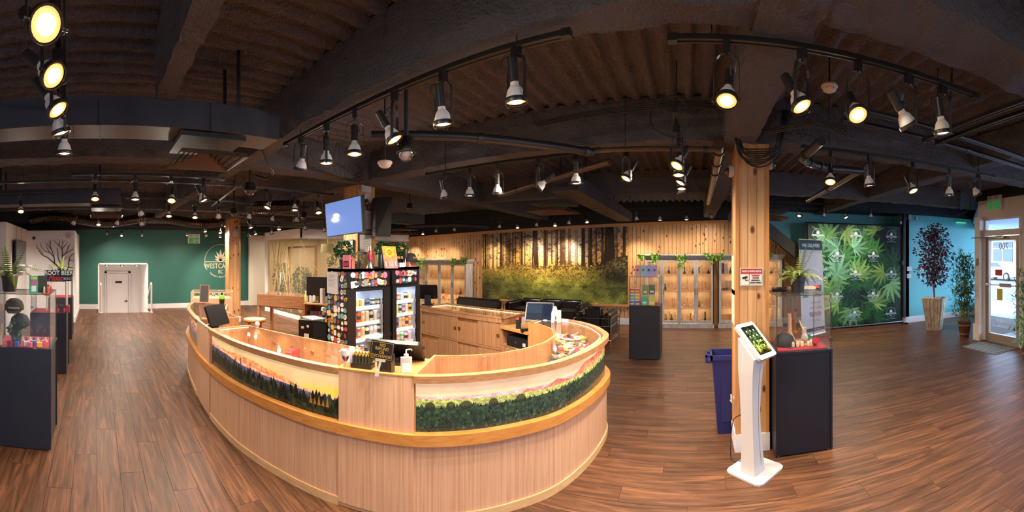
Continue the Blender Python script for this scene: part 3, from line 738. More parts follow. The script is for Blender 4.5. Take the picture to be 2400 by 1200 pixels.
def picture_right():
    r = np.random.default_rng(11); h, w_ = 330, 2000; a = gradient(h, w_, [(0, 'f6cfa4'), (.3, 'f5c9a0'), (.65, 'f6c89a')]); a *= 1 + .06 * noise2(h, w_, r, 3, 5)[..., None]
    u = np.clip(np.linspace(0, 1, w_) / .62, 0, 1); end = np.full(w_, 9999.)
    l0 = h * (.30 + .02 * u) + noise1(w_, r, 7) * 9; shade(a, l0, end, 'd89a98', 'd08a80', r, 14, .3)
    pk = np.interp(u, [0, .2, .3, .38, .42, .50, .58, .62, .68, .78, .86, .93, 1], [.40, .40, .36, .24, .33, .17, .30, .22, .06, .04, -.04, -.1, -.15]); l1 = h * (pk + .06) + noise1(w_, r, 8) * 10; shade(a, l1, end, 'd4584e', 'cc8874', r, 16, .4)
    m = np.clip((u - .55) / .12, 0, 1)[None, :, None]; X_ = (np.arange(h)[:, None] > l1[None])[..., None]; a[:] = np.where(X_, a * (1 - m * .75) + a * np.array([1.05, 1.18, .9]) * m * .75, a)
    l2 = h * np.interp(u, [0, .3, .5, .7, .85, 1], [.34, .40, .42, .40, .33, .24]) + noise1(w_, r, 8) * 8; shade(a, l2, end, '8a8a4c', '56603a', r, 30, .5)
    m2 = np.clip((u - .35) / .1, 0, 1) * np.clip((.75 - u) / .1, 0, 1)
    l3 = h * np.interp(u, [0, .3, .6, .8, 1], [.52, .52, .50, .46, .38]) + noise1(w_, r, 7) * 7; shade(a, l3, end, '2a3826', '1c2620', r, 24, .4)
    for k in range(1500):
        x = r.uniform(0, w_); yb = l3[int(min(w_ - 1, x))]; y = yb + r.uniform(0, 1) * (h * 1.1 - yb); t = r.uniform(.05, .10) * h; c = col(['24352a', '2c4430', '1c2a22', '36502f', '2a3f3a'][r.integers(5)]) * r.uniform(.6, 1.25)
        fpoly(a, [(x, y - t), (x - t * .28, y), (x + t * .28, y)], c, .85)
    X, Y = np.meshgrid(np.arange(w_), np.arange(h))
    for x, w2 in ((.03, 20), (.07, 18), (.10, 24), (.155, 19), (.215, 21)): m = ((X - x * w_) / w2) ** 2 + ((Y - .50 * h) / 30) ** 2 < 1; a[m] = a[m] * .25 + np.array([.15, .16, .12]) * .75
    return a
P_mid = imgmat('picture_sunset_peaks', picture_mid(), .25, emit=.55, coat=.3)
P_right = imgmat('picture_pink_peaks', picture_right(), .25, emit=.55, coat=.3)
a, r = mountains(500, 330, 5, [(0, 'f8c890'), (1, 'f3b468')], [(.12, .1, 'd0805c', '7a5c64', 6, 0, .2), (.5, .08, '3a3c44', '1e2320', 6, 8, .1)])
P_left = imgmat('picture_dusk_ridge', a, .25, emit=.5, coat=.3)

secL, oL, iL = display_section('left', I0, IA, 'far left end of the curved counter, glass topped with a lit strip and bags inside', P_left)
secA = gap_section(IA, IB, 'narrow plain oak pay station of the counter below the far monitor')
secM, oM, iM = display_section('mid', IB, IC, 'glass topped curved counter section with the orange peaks and black pines picture', P_mid)
secB = gap_section(IC, ID, 'plain oak pay station of the counter under the no refund sign')
secR, oR, iR = display_section('right', ID, IE, 'round right end of the counter with the pink mountains picture and piled packets', P_right)
# warm led strips under the glass, as seen at the rims
def led(parent, pts, r=.004, z=ZR - .018):
    MB().tube([(p[0], p[1], z) for p in pts], r, 6).build('led_strip', M_led, parent, label='glowing warm light strip')
led(secL, [tuple(iL[k] * .96 + oL[k] * .04) for k in range(2, 9)]); led(secL, [tuple(oL[0].lerp(iL[0], t)) for t in (.1, .9)])
def lit(parent, P_o, P_i, ks, w_):
    for k in ks:
        a, b = P_o[k], P_i[k]; c = a.lerp(b, .5); d = (b - a); l = area_light('display_light', (c.x, c.y, ZR - .02), (b - a).length * .8, .12, w_, (1, .74, .42), rot=(0, 0, math.atan2(d.y, d.x)))
lit(secL, oL, iL, (3, 8, 13, 18), .7); lit(secM, oM, iM, (3, 9, 15, 21), 1.6); lit(secR, oR, iR, (2, 6, 10, 14, 18, 21), .33)
led(secM, [tuple(oM[0].lerp(iM[0], t) + Vector((.03, 0))) for t in (.15, .95)])
rb = seg(IE - 65, IE - 3, .075); led(secR, [tuple(p) for p in rb]); led(secR, [tuple(oR[-1].lerp(iR[-1], t) + Vector((.03, -.03))) for t in (.1, .9)])
# desks behind the pay stations
def desk(pts, z, parent, name='desk_top'):
    MB().prism(pts, z - .03, z).build(name, M_oakin, parent)
desk([seg(IA, IB, .03)[0], seg(IA, IB, .03)[-1], Vector((-3.81, 1.615)), Vector((-4.35, 1.70))], .80, secA)
desk([seg(IC, ID, .03)[0], seg(IC, ID, .03)[-1], Vector((-1.82, 2.23)), Vector((-2.40, 1.99))], .885, secB)
MB().box(-.01, -.01, 0, .01, .01, .1).build('post', M_oakin, secB, loc=(-2.0, 1.95, .76))
# inner panels with cup pulls seen through the glass of the middle section
M_brass = mat('brass', 'b08a4e', .3, metal=.9)
for k in (7, 11, 15, 18):
    p = iM[k]; t = (iM[k + 1] - iM[k - 1]).normalized(); a_ = math.atan2(t.y, t.x)
    MB().lathe([(.018, -.004), (.022, 0), (.018, .004), (.012, .002)], 14, Matrix.Translation((p.x, p.y, .80)) @ rotz(a_) @ Matrix.Translation((0, -.026, 0)) @ Matrix.Rotation(PI / 2, 4, 'X')).build('cup_pull', M_brass, secM)
for k in (4, 13):
    p = iR[k]; MB().box(-.012, -.012, .46, .012, .012, ZR - .015).build('divider_post', M_rail, secR, loc=(p.x + .03, p.y - .03, 0))

# ---------------------------------------------------------------- straight back counter with sliding doors
B0, B1 = Vector((-3.836, 4.39)), Vector((-2.29, 4.143)); u = (B1 - B0).normalized(); v = Vector((-u.y, u.x)); bl = (B1 - B0).length
M_oakb = wood('oak_brown', 'b98a62', '966a44', scale=(70, 70, 1.4), rough=.45, perobj=.08)
bc = thing('back_counter', 'straight oak back counter with sliding doors, round brass pulls and lit glass top', 'counter', (B0.x, B0.y, 0), math.atan2(u.y, u.x))
MB().box(0, .03, 0, bl, .05, .88).build('carcass_back', M_oakin, bc)
MB().box(0, 0, 0, .02, .56, .90).box(bl - .02, 0, 0, bl, .56, .90).box(bl / 2 - .012, -.005, 0, bl / 2 + .012, .04, .83).box(0, -.005, .49, bl, .04, .515).box(0, -.008, .83, bl, .04, .88).box(0, .54, 0, bl, .56, .9).box(0, 0, .0, bl, .04, .06).build('carcass', M_oakb, bc)
for (z0, z1) in ((.06, .49), (.515, .83)):
    for k in range(4):
        x0 = .022 + k * (bl - .04) / 4 + (.004 if k % 2 else 0); x1 = x0 + (bl - .04) / 4 - .006; dy = 0 if k % 2 else .01
        dlow = .045 if k in (0, 2) else 0
        d = MB().box(x0, dy, z0 + .004, x1, dy + .012, z1 - .004 - (dlow if z0 > .3 else dlow * 1.6 * (k != 2))).build('sliding_door', M_oakb, bc)
        px = x0 + .035 if k % 2 == 0 else x1 - .035
        MB().lathe([(.020, 0), (.026, .003), (.026, .006), (.019, .007)], 16, Matrix.Translation((px, dy, (z0 + z1) / 2)) @ Matrix.Rotation(PI / 2, 4, 'X')).build('cup_pull', M_brass, d, label='round brass cup pull')
MB().box(-.005, -.01, .885, bl + .02, .02, .905).box(-.005, .54, .885, bl + .02, .57, .905).box(-.005, -.01, .885, .02, .57, .905).box(bl, -.01, .885, bl + .02, .57, .905).build('rim', M_rim, bc)
MB().box(.02, .02, .895, bl, .54, .903).build('glass_top', M_glass, bc)
MB().box(.03, .515, .876, bl, .523, .884).box(.03, .2, .876, .038, .52, .884).build('led_strip', M_led, bc, label='glowing warm light strip')
MB().box(.02, .05, .70, bl - .02, .54, .71).build('display_floor', M_oakin, bc)
# register desk between back counter and round end
D0, D1 = Vector((-2.29, 4.143)), Vector((-1.82, 3.93)); u = (D1 - D0).normalized(); dl = (D1 - D0).length
rd = thing('register_desk', 'low oak register desk between back counter and round counter end', 'desk', (D0.x, D0.y, 0), math.atan2(u.y, u.x))
MB().box(0, -.02, .77, dl, .5, .80).build('desk_top', M_oakin, rd)
MB().box(.01, .48, 0, dl, .5, .77).box(0, 0, 0, .015, .5, .77).box(dl - .015, 0, 0, dl, .5, .77).box(0, 0, .56, dl, .5, .58).build('carcass', M_oakb, rd)
for k in range(2):
    d = MB().box(.02 + k * dl / 2, -.012, .06, dl / 2 - .01 + k * dl / 2, 0, .555).build('door', M_oakb, rd)
    MB().ball((dl / 2 + (.04 if k else -.04), -.022, .5), .010).build('knob', M_brass, d)
# ================================================================ track lighting
M_sock = mat('socket_black', '2a2827', .35, spec=.6)
M_bulb = mat('bulb_white', 'f6f0e8', .4)
M_lens = mat('lens_glow', 'fff1d6', .4, emit='ffe3b4', es=26)
M_lensr = mat('lens_ring_glow', 'ffcf8a', .4, emit='ffb765', es=1.5)
M_track = mat('track_black', '1b1918', .4, spec=.5)
def mk_lamp_meshes():
    d = {}
    d['lens'] = MB().lathe([(1e-4, .000), (.027, .000), (.027, .003), (1e-4, .003)], 20, cap=False).build('lens', M_lens, mesh_only=True)
    d['lens_ring'] = MB().lathe([(.027, .001), (.044, .004), (.044, .006), (.027, .004)], 20, cap=False).build('lens_ring', M_lensr, mesh_only=True)
    d['rim'] = MB().lathe([(.044, -.004), (.050, -.004), (.052, .006), (.050, .016), (.045, .016), (.044, .003)], 22, cap=False).build('rim', M_sock, smooth=True, mesh_only=True)
    d['bulb'] = MB().lathe([(.045, .010), (.043, .022), (.034, .052), (.024, .066), (.020, .069), (.018, .085), (.010, .086)], 18, cap=False).build('bulb', M_bulb, smooth=True, mesh_only=True)
    d['socket'] = MB().lathe([(.010, .086), (.023, .088), (.023, .185), (.018, .190), (1e-4, .190)], 16, cap=False).build('socket', M_sock, smooth=True, mesh_only=True)
    y = MB(); w_ = .058; pts = [(w_, 0, -.012), (w_, 0, .0)]
    pts = [(w_, 0, -.01), (w_, 0, .08), (w_, 0, .15), (w_ * .86, 0, .185), (w_ * .5, 0, .205), (0, 0, .21), (-w_ * .5, 0, .205), (-w_ * .86, 0, .185), (-w_, 0, .15), (-w_, 0, .08), (-w_, 0, -.01)]
    vs = []
    for (a, b, c) in pts:
        k = 1 - .0025 / w_
        vs += [(a, -.008, c), (a, .008, c), (a * k, .008, c - .0025 * (c > .1)), (a * k, -.008, c - .0025 * (c > .1))]
    n = len(pts); fs = [(i * 4 + k, i * 4 + (k + 1) % 4, i * 4 + 4 + (k + 1) % 4, i * 4 + 4 + k) for i in range(n - 1) for k in range(4)] + [(0, 1, 2, 3), (n * 4 - 1, n * 4 - 2, n * 4 - 3, n * 4 - 4)]
    y.add(vs, fs)
    for s in (-1, 1): y.cyl((s * (w_ - .012), 0, .003), (s * (w_ + .008), 0, .003), .006, 8)
    d['yoke'] = y.build('yoke', M_sock, mesh_only=True)
    d['adapter'] = MB().box(-.014, -.02, .21, .014, .02, .26).cyl((0, 0, .2), (0, 0, .22), .006, 8).build('adapter', M_track, mesh_only=True)
    d['cord'] = MB().tube([(.02, .0, .205), (.055, .02, .19), (.06, .035, .15), (.035, .03, .13), (.02, .01, .17)], .003, 6).build('cord', M_sock, mesh_only=True)
    return d
LM = mk_lamp_meshes()
spot_data = {}
NL = [0]
def lamp(pos, R_, T_, label, group, ztrack, power=1.0, far=False):
    t = thing('track_light', label, 'spotlight', pos, 0, group)
    ph = math.atan2(pos.x, pos.y); right = Vector((math.cos(ph), -math.sin(ph), 0)); tow = Vector((-math.sin(ph), -math.cos(ph), 0))
    h = right * R_ + tow * T_; aim = (Vector((0, 0, -1)) + h).normalized()
    hd = h.normalized() if h.length > .05 else right
    yz = math.atan2(hd.y, hd.x) + PI / 2       # yoke plane across the tilt
    q = (-aim).to_track_quat('Z', 'Y').to_euler()
    for k in ('lens', 'lens_ring', 'rim', 'bulb', 'socket'):
        put(k, LM[k], t, rot=q)
    put('yoke', LM['yoke'], t, rot=(0, 0, yz))
    a = put('adapter', LM['adapter'], t, rot=(0, 0, yz)); dz = ztrack - pos.z
    a.scale = (1, 1, max(.6, dz / .26)) if dz > 0 else (1, 1, 1)
    if not far: put('cord', LM['cord'], t, rot=(0, 0, yz + .6))
    away = T_ <= -.3; power *= 2.0 if away and far else 1; key = (round(power, 2), away)
    if key not in spot_data:
        l = bpy.data.lights.new('spot', 'SPOT'); l.energy = LAMP_W * power; l.color = WARM; l.spot_size = R(78 if away else 168); l.spot_blend = .85 if away else 1.0; l.shadow_soft_size = .03; spot_data[key] = l
    o = bpy.data.objects.new('spot', spot_data[key]); C.objects.link(o); o.parent = t
    o.location = aim * .012; o.rotation_euler = aim.to_track_quat('-Z', 'Y').to_euler()
    o.visible_camera = False if hasattr(o, 'visible_camera') else None
    NL[0] += 1
    return t
def track(p0, p1, label, zoff=0, rods=2):
    t = thing('light_track', label, 'light track', (p0 + p1) / 2, math.atan2(p1.y - p0.y, p1.x - p0.x)); L_ = (p1 - p0).length / 2
    MB().box(-L_, -.017, 0, L_, .017, .02).build('rail', M_track, t)
    MB().box(-L_, -.017, -.004, L_, -.011, 0).box(-L_, .011, -.004, L_, .017, 0).build('rail_lip', mat('track_lip', '4a4038', .35, metal=.4), t)
    for s in (-1, 1):
        MB().box(s * (L_ + .012) - .02, -.019, -.008, s * (L_ + .012) + .02, .019, .024).build('end_cap', M_track, t)
        MB().cyl((s * L_ * .8, 0, .02), (s * L_ * .8, 0, 3.0 - p0.z), .0035, 6).build('hanger_rod', M_track, t)
    return t
# (where the row hangs, constant axis, value, words for the label, [(px, py, aim right, aim towards the viewer, words)])
ROWS = [
 ('X', -4.07, 'over the aisle floor at left', [(223, 467, 0, .5, 'lens glowing full'), (317, 468, 0, .15, 'white cone above a thin glow'), (402, 471, -.1, .7, 'tilted to face the room'), (478, 470, .45, .1, 'tipped sideways')]),
 ('X', -5.2, 'alone in front of the dark duct', [(49, 496, 0, .6, 'lens glowing full')]),
 ('X', -7.2, 'in the row under the foil hose', [(171, 525, -.5, -.9, 'turned away'), (231, 527, 0, .55, 'lens glowing full'), (273, 526, -.3, -.6, 'turned away showing its white back'), (333, 527, .3, -1.0, 'showing only the white cone')]),
 ('X', -5.7, 'in the aisle row left of the narrow column', [(332, 503, .5, -1.2, 'turned away'), (396, 507, 0, .5, 'lens glowing'), (457, 510, 0, .45, 'lens glowing full'), (512, 510, 0, -1.0, 'showing its white cone')]),
 ('X', -11.2, 'before the green wall', [(253, 552, .35, -.1, 'tilted sideways'), (285, 553, 0, .55, 'lens glowing full'), (333, 553, 0, .05, 'pointing straight down'), (438, 552, 0, .05, 'beside the exit sign')]),
 ('X', -9.4, 'beside the narrow far column', [(481, 543, .3, .4, 'tilted and glowing'), (516, 546, 0, .45, 'upper of two glowing'), (529, 531, 0, .5, 'at the column edge, glowing')]),
 ('X', -10.4, 'in the cluster above the wall logo', [(484, 554, .3, -1.0, 'turned away, small'), (516, 556, 0, .15, 'lower of two')]),
 ('X', -4.45, 'in the row left of the hanging screen', [(626, 487, -.45, .35, 'tilted left, glowing'), (691, 493, 0, .2, 'pointing down, glowing'), (747, 499, .15, .5, 'lens glowing next to the screen')]),
 ('X', -5.8, 'in the second row left of the hanging screen', [(583, 513, -.15, -.35, 'showing its white back'), (636, 518, -.35, -.25, 'tilted, white back'), (694, 521, -.1, -.2, 'white cone only')]),
 ('X', -7.5, 'above the white glass room', [(588, 534, .35, .3, 'tilted right, glowing'), (654, 538, 0, .35, 'glowing straight down'), (715, 539, 0, -.15, 'white cone only'), (761, 543, .15, -.25, 'beside the screen corner')]),
 ('X', -9.0, 'right of the narrow far column', [(583, 555, 0, 0, 'very small and dark'), (599, 549, .25, .3, 'small and glowing'), (637, 548, 0, -.3, 'turned away')]),
 ('Y', 1.48, 'on the long near track at left of centre', [(705, 398, -.15, -.3, 'leftmost, white back showing'), (765, 383, 0, .05, 'second from the left end, thin glow'), (831, 362, 0, .12, 'third from the left end'), (925, 328, .55, .15, 'tipped right beside the dome camera'), (1039, 292, .1, -.1, 'second from the right end'), (1210, 240, .1, -.08, 'last one at the right end')]),
 ('Y', 1.63, 'on the near track at upper right', [(1703, 237, -.08, .5, 'first at the left end, amber ring lens'), (1880, 250, .5, .3, 'second, tilted right'), (2011, 270, .3, .8, 'third, facing the viewer with its full lens'), (2130, 295, .6, -.5, 'fourth, tube leaning left and lens hidden'), (2210, 312, .15, -.15, 'fifth at the right end, wide yoke')]),
 ('Y', 2.97, 'on the second track at right', [(1946, 427, 0, .55, 'lens glowing full'), (2038, 435, .1, -.1, 'white cone beside the pipe elbow'), (2141, 448, .45, .4, 'tilted, glowing'), (2225, 458, 0, -.1, 'white cone, square yoke'), (2292, 457, .6, -.3, 'last one, beside the exit sign')]),
 ('Y', 3.1, 'on the middle track over the island', [(1043, 464, .2, -.15, 'leftmost, leaning'), (1101, 459, 0, -.08, 'second, square yoke'), (1166, 454, 0, -.12, 'third, bright cone'), (1261, 440, -1.2, -.25, 'flung sideways above the ceiling vent'), (1350, 430, 0, -.05, 'upright, right of the vent'), (1467, 419, -.5, .3, 'rightmost, tilted left and glowing')]),
 ('X', -.115, 'stacked in line left of the big column', [(1586, 389, -.5, .5, 'top and nearest'), (1590.5, 411, 0, .2, 'second from the top'), (1594.5, 429, -.5, .25, 'third from the top'), (1597.5, 443, 0, .2, 'fourth from the top'), (1599.5, 452, .25, -.4, 'lowest, white back')]),
 ('Y', 8.7, 'washing the pine wall left of the forest mural', [(926, 551, .3, -.5, 'leftmost'), (960, 550, 0, -.4, 'second from the left'), (991, 549, 0, .45, 'only one glowing'), (1021, 544, -.3, -.4, 'fourth from the left'), (1064, 541, -.3, -.4, 'fifth from the left')]),
 ('Y', 8.7, 'washing the forest mural', [(1170, 534, -.3, -.45, 'leftmost, tilted'), (1213, 534, .15, .4, 'glowing above the big trunk'), (1257, 530, -.2, -.45, 'white back right of the trunk'), (1301, 529, 0, .6, 'glowing above the sunburst'), (1333, 525, -.15, -.4, 'white back'), (1376, 521, .2, .6, 'glowing at the right end')]),
 ('Y', 8.5, 'over the display cabinets', [(1492, 516, 0, -.4, 'leftmost, white back'), (1547, 516, 0, .05, 'second, thin glow'), (1609, 515, 0, .12, 'third, thin glow'), (1667, 513, -.1, -.15, 'at the big column')]),
 ('Y', 7.5, 'over the leaf backdrop', [(1805, 505, 0, .35, 'first beside the big column'), (1873, 506, -.1, .55, 'second, lens glowing full'), (1931, 509, 0, -.1, 'third, white cone'), (1983, 510, .45, .35, 'fourth, tilted right and glowing'), (2041, 510, 0, -.08, 'last, white cone')]),
]
for (axis, val, where, ls) in ROWS:
    P = [(onX if axis == 'X' else onY)(px, py, val) for (px, py, *_r) in ls]
    zt = sum(p.z for p in P) / len(P) + .26
    if zt > 2.95: zt = 2.95
    for p, (px, py, a, b, wds) in zip(P, ls):
        far = p.length > 6; wash = where.startswith('washing') or 'cabinets' in where
        lamp(p, a, b, 'spotlight %s, %s' % (where.replace('in the aisle row left', 'left'), wds), 'spotlights ' + where, zt, {-7.2: 1.3, -5.7: .9, -11.2: 1.5, -9.4: 1.5, -10.4: 1.5, -7.5: 2.2, -9.0: 1.3, -4.07: .6, -5.2: 1.2}.get(val, 1.0) if axis == 'X' else {1.63: .75, 8.7: .7, 8.5: .75}.get(val, 1.0), far)
    if len(P) > 1:
        a, b = P[0].copy(), P[-1].copy(); d = (b - a).normalized(); d.z = 0; a.z = b.z = zt; e = .22
        track(a - d * e, b + d * e, 'black rail carrying the spotlights ' + where)
    else:
        a = P[0].copy(); a.z = zt; track(a - Vector((0, .5, 0)), a + Vector((0, .5, 0)), 'short black rail with one spotlight ' + where)
# near row at the far left, seen almost from below
for px, py, d, a, b, wds in [(108, 58, 1.02, .55, 1.15, 'nearest, with the big amber ring lens'), (126, 178, 1.32, .8, .75, 'second nearest, tilted right'), (136, 258, 1.62, .65, .35, 'third nearest, tilted right'), (144, 312, 1.95, .3, -.1, 'fourth, thin glow'), (151, 360, 2.32, 0, -.08, 'farthest and smallest of its row')]:
    p = atd(px, py, d); lamp(p, a, b, 'track spotlight in the near row at far left, ' + wds, 'spotlights in the near row at far left', p.z + .26, .34)
a, b = at(103, .9, 2.55), at(154, 2.5, 2.55); track(a, b, 'black rail carrying the near row of spotlights at far left')
# three little spots inside the white stair alcove
for px in (250, 286, 320):
    p = onX(px, 623, -12.5); lamp(p, .1, .2, 'tiny black spotlight inside the white stair alcove, %s' % {250: 'left one', 286: 'middle one', 320: 'right one'}[px], 'spotlights in the stair alcove', p.z + .1, .35, True)
# empty double rails
for (a, b, wds) in [(Vector((1.62, .9, 2.52)), Vector((1.62, 2.3, 2.52)), 'empty black rail crossing behind the near track at upper right'), (Vector((1.74, .9, 2.52)), Vector((1.74, 2.3, 2.52)), 'second empty black rail beside the first at upper right')]:
    track(a, b, wds)
track(onX(0, 432, -4.35), onX(560, 436, -4.35), 'long empty black rail across the aisle at left')
p = onX(560, 434, -4.35); track(p, p + Vector((-1.9, .25, 0)), 'black rail turning away from the corner of the long empty rail')

# ================================================================ ducts, diffusers, pipes
def duct(x0, y0, z0, x1, y1, z1, label, joints):
    t = thing('air_duct', label, 'air duct', ((x0 + x1) / 2, (y0 + y1) / 2, z0)); cx, cy = (x0 + x1) / 2, (y0 + y1) / 2
    MB().box(x0 - cx, y0 - cy, .006, x1 - cx, y1 - cy, z1 - z0).build('duct_body', M_ductside, t)
    ys = [y0] + joints + [y1]
    for a, b in zip(ys, ys[1:]): MB().box(x0 - cx + .003, a - cy + .003, 0, x1 - cx - .003, b - cy - .003, .006).build('bottom_panel', M_ductbot, t, label='underside sheet coloured lit brown')
    for j in (y0 + .3, (y0 + y1) / 2, y1 - .3):
        for x in (x0, x1): MB().box(x - cx - .004, j - cy - .012, z1 - z0 - .01, x - cx + .004, j - cy + .012, 3.0 - z0).build('hanger_strap', M_black, t)
    for j in joints: MB().box(x0 - cx - .006, j - cy - .008, -.004, x1 - cx + .006, j - cy + .008, z1 - z0).build('joint_band', M_ductside, t)
    return t
duct(-2.57, -3.2, 2.46, -2.30, 1.2, 2.64, 'near dark duct with a lit brown underside ending by the beam', [-1.2, .02, .72])
duct(-5.85, -3.2, 2.44, -5.52, .35, 2.66, 'middle distance dark duct behind the lone spotlight at far left', [-1.3])
duct(-1.66, 4.25, 2.44, -1.33, 8.2, 2.62, 'dark duct with lit brown underside running to the mural', [5.9, 6.7])
duct(-8.9, 6.2, 2.36, -8.5, 8.8, 2.5, 'far dark duct above the left display cabinet', [7.5])
duct(.75, 6.6, 2.4, 1.1, 8.2, 2.58, 'dark duct behind the big column', [7.4])
def diffuser(c, sx, sy, label, rz=0):
    t = thing('ceiling_vent', label, 'air vent', c, rz); m1 = mat('vent_metal', '6a5240', .45, metal=.3)
    k = 5
    for i in range(k):
        a0 = .5 * (1 - i * .19); a1 = .5 * (1 - i * .19) - .035; z0 = .0 + i * .012; z1 = z0 + .028; mb = MB()
        o_ = [(-a0 * sx, -a0 * sy), (a0 * sx, -a0 * sy), (a0 * sx, a0 * sy), (-a0 * sx, a0 * sy)]; n_ = [(-a1 * sx, -a1 * sy), (a1 * sx, -a1 * sy), (a1 * sx, a1 * sy), (-a1 * sx, a1 * sy)]
        vs = [(x, y, z0) for x, y in o_] + [(x, y, z1) for x, y in n_] + [(x, y, z0 + .003) for x, y in o_] + [(x, y, z1 + .003) for x, y in n_]
        fs = [(j, (j + 1) % 4, 4 + (j + 1) % 4, 4 + j) for j in range(4)] + [(8 + j, 12 + j, 12 + (j + 1) % 4, 8 + (j + 1) % 4) for j in range(4)]
        mb.add(vs, fs).build('vane', m1, t)
    MB().box(-.47 * sx, -.47 * sy, .11, .47 * sx, .47 * sy, .14).build('plenum', M_black, t)
    return t
diffuser((-2.52, .74, 2.31), .46, .46, 'large square ceiling vent under the near dark duct')
diffuser((-5.95, .15, 2.29), .5, .5, 'square ceiling vent in the middle distance at left')
diffuser((-1.95, 5.05, 2.29), .62, .62, 'square ceiling vent over the sofa area beside the duct')
diffuser((-6.9, 7.1, 2.25), .7, .7, 'round edged ceiling vent above the left glass cabinet')
diffuser((1.28, 6.2, 2.28), .5, .5, 'ceiling vent half hidden behind the big column')
diffuser((2.0, .95, 2.66), .5, .4, 'white edged ceiling vent in the top right corner')
M_pipe = mat('pipe_black', '2b2523', .4, spec=.5); M_pipeb = mat('pipe_bronze', '5a4434', .35, metal=.3)
def pipe(pts, r, label, m=None, bands=(), cat='pipe', name='ceiling_pipe'):
    c = Vector(pts[0]); t = thing(name, label, cat, c); P = [Vector(p) - c for p in pts]
    MB().tube(P, r, 12).build('pipe_run', m or M_pipe, t, smooth=True)
    for b in bands:
        i = min(int(b * (len(P) - 1)), len(P) - 2); f = b * (len(P) - 1) - i; q = P[i].lerp(P[i + 1], f); d = (P[i + 1] - P[i]).normalized()
        MB().cyl(q - d * .02, q + d * .02, r * 1.22, 12).build('pipe_clamp', M_pipe, t)
    return t
pipe([(-1.95, 1.72, 2.49), (-1.5, 2.2, 2.5), (-.8, 2.95, 2.5)], .032, 'thick dark pipe left of the middle track', bands=(.1, .55, .97))
pipe([(-.8, 2.97, 2.52), (-.4, 3.03, 2.53), (.22, 3.08, 2.53)], .022, 'bronze toned conduit running to the big column', M_pipeb, (.05, .9))
pipe([(.22, 3.15, 2.60), (.24, 4.2, 2.6), (.26, 6.6, 2.6)], .045, 'thick bronze pipe running away left of the big column', M_pipeb, (.1, .3, .5))
pipe([(-2.4, 4.3, 2.46), (-1.6, 3.9, 2.5), (-.75, 3.35, 2.52)], .03, 'slanting bronze pipe above the island', M_pipeb, (.2,))
pipe([onY(1925, 330, 2.5), onY(1880, 370, 2.9), onY(1905, 385, 3.2), onY(1945, 395, 3.4), onY(2030, 402, 3.5)], .035, 'elbowed black drain pipe right of the big column', bands=(.2, .4, .6))
pipe([(1.68, 3.6, 2.56), (1.75, 4.6, 2.56), (1.8, 5.8, 2.56)], .035, 'long bronze pipe slanting down to the left of the right spotlights', M_pipeb, (.55,))
pipe([(.95, 2.2, 2.6), (1.9, 2.27, 2.6), (3.1, 2.35, 2.6)], .022, 'upper of two parallel conduits at right', bands=(.4,)); pipe([(1.0, 2.42, 2.6), (2.0, 2.5, 2.6), (3.05, 2.58, 2.6)], .022, 'lower of two parallel conduits at right', bands=(.6,))
pipe([(-6.5, 6.9, 2.42), (-5.2, 7.2, 2.42), (-4.6, 7.7, 2.36)], .04, 'curving dark pipe over the left cabinet')
# ribbed foil hose
pts = [Vector((-9.6 + .12 * math.sin(t * 9), -1.7 + t * 5.2, 2.60 + .07 * math.sin(t * 13))) for t in [i / 240 for i in range(241)]]
tag(MB().tube(pts, [.115 + (.014 if i % 2 else 0) for i in range(241)], 12).build('flexible_duct', mat('foil_dark', '4a3f3a', .28, metal=.8)), 'ribbed foil hose snaking under the ceiling at far left', 'flexible duct')
pts = [Vector((-5.9 + .5 * t, 2.6 + .6 * t, 2.5)) for t in [i / 40 for i in range(41)]]
tag(MB().tube(pts, [.10 + (.012 if i % 2 else 0) for i in range(41)], 12).build('flexible_duct', MATS['foil_dark']), 'short open ended foil hose above the column with the wall cameras', 'flexible duct')
# cables
M_cable = mat('cable_black', '191716', .5)
def cable(pts, r, label, n=6): return tag(MB().tube([tuple(p) for p in spline3(pts, 8)], r, n).build('cable', M_cable, smooth=True), label, 'cable')
def spline3(P, n=8):
    P = [Vector(p) for p in P]; Q = [2 * P[0] - P[1]] + P + [2 * P[-1] - P[-2]]; out = []
    for i in range(1, len(Q) - 2):
        for k in range(n):
            t = k / n; a, b, c, d = Q[i - 1:i + 3]
            out.append(.5 * ((2 * b) + (c - a) * t + (2 * a - 5 * b + 4 * c - d) * t * t + (3 * b - a - 3 * c + d) * t ** 3))
    out.append(P[-1].copy()); return out
bl_ = thing('cable_bundle', 'tangled loops of black cable hanging over the head of the big column', 'cable bundle', (.45, 3.0, 2.6))
for k in range(9):
    q = random.Random(k); x0 = -.08 - q.uniform(0, .05); x1 = .26 + q.uniform(-.02, .03); sag = -.06 - k * .018
    P_ = [(x0 - .02, .0, .35), (x0, -.02, .12), (x0 + .05, -.03 + q.uniform(-.02, .02), sag * .7), ((x0 + x1) / 2, -.04, sag), (x1 - .04, -.03, sag * .55), (x1, -.02, .06), (x1 + .02 + k * .01, .02, .3)]
    MB().tube([tuple(p) for p in spline3([Vector(p) + Vector((-.0, .1, 0)) for p in P_], 6)], .006, 6).build('cable_loop', M_cable, bl_, smooth=True)
for k in range(4):
    cable([onY(1250 + k * 3, 288 + 3 * k, 2.55), onY(1380, 262 + 4 * k, 2.58), onY(1500, 244 + 5 * k, 2.58), onY(1600, 238 + 4 * k, 2.6), onY(1700, 240 + 5 * k, 2.7)], .005, 'black cable %s of the run left of the big column' % ['topmost', 'second', 'third', 'lowest'][k])
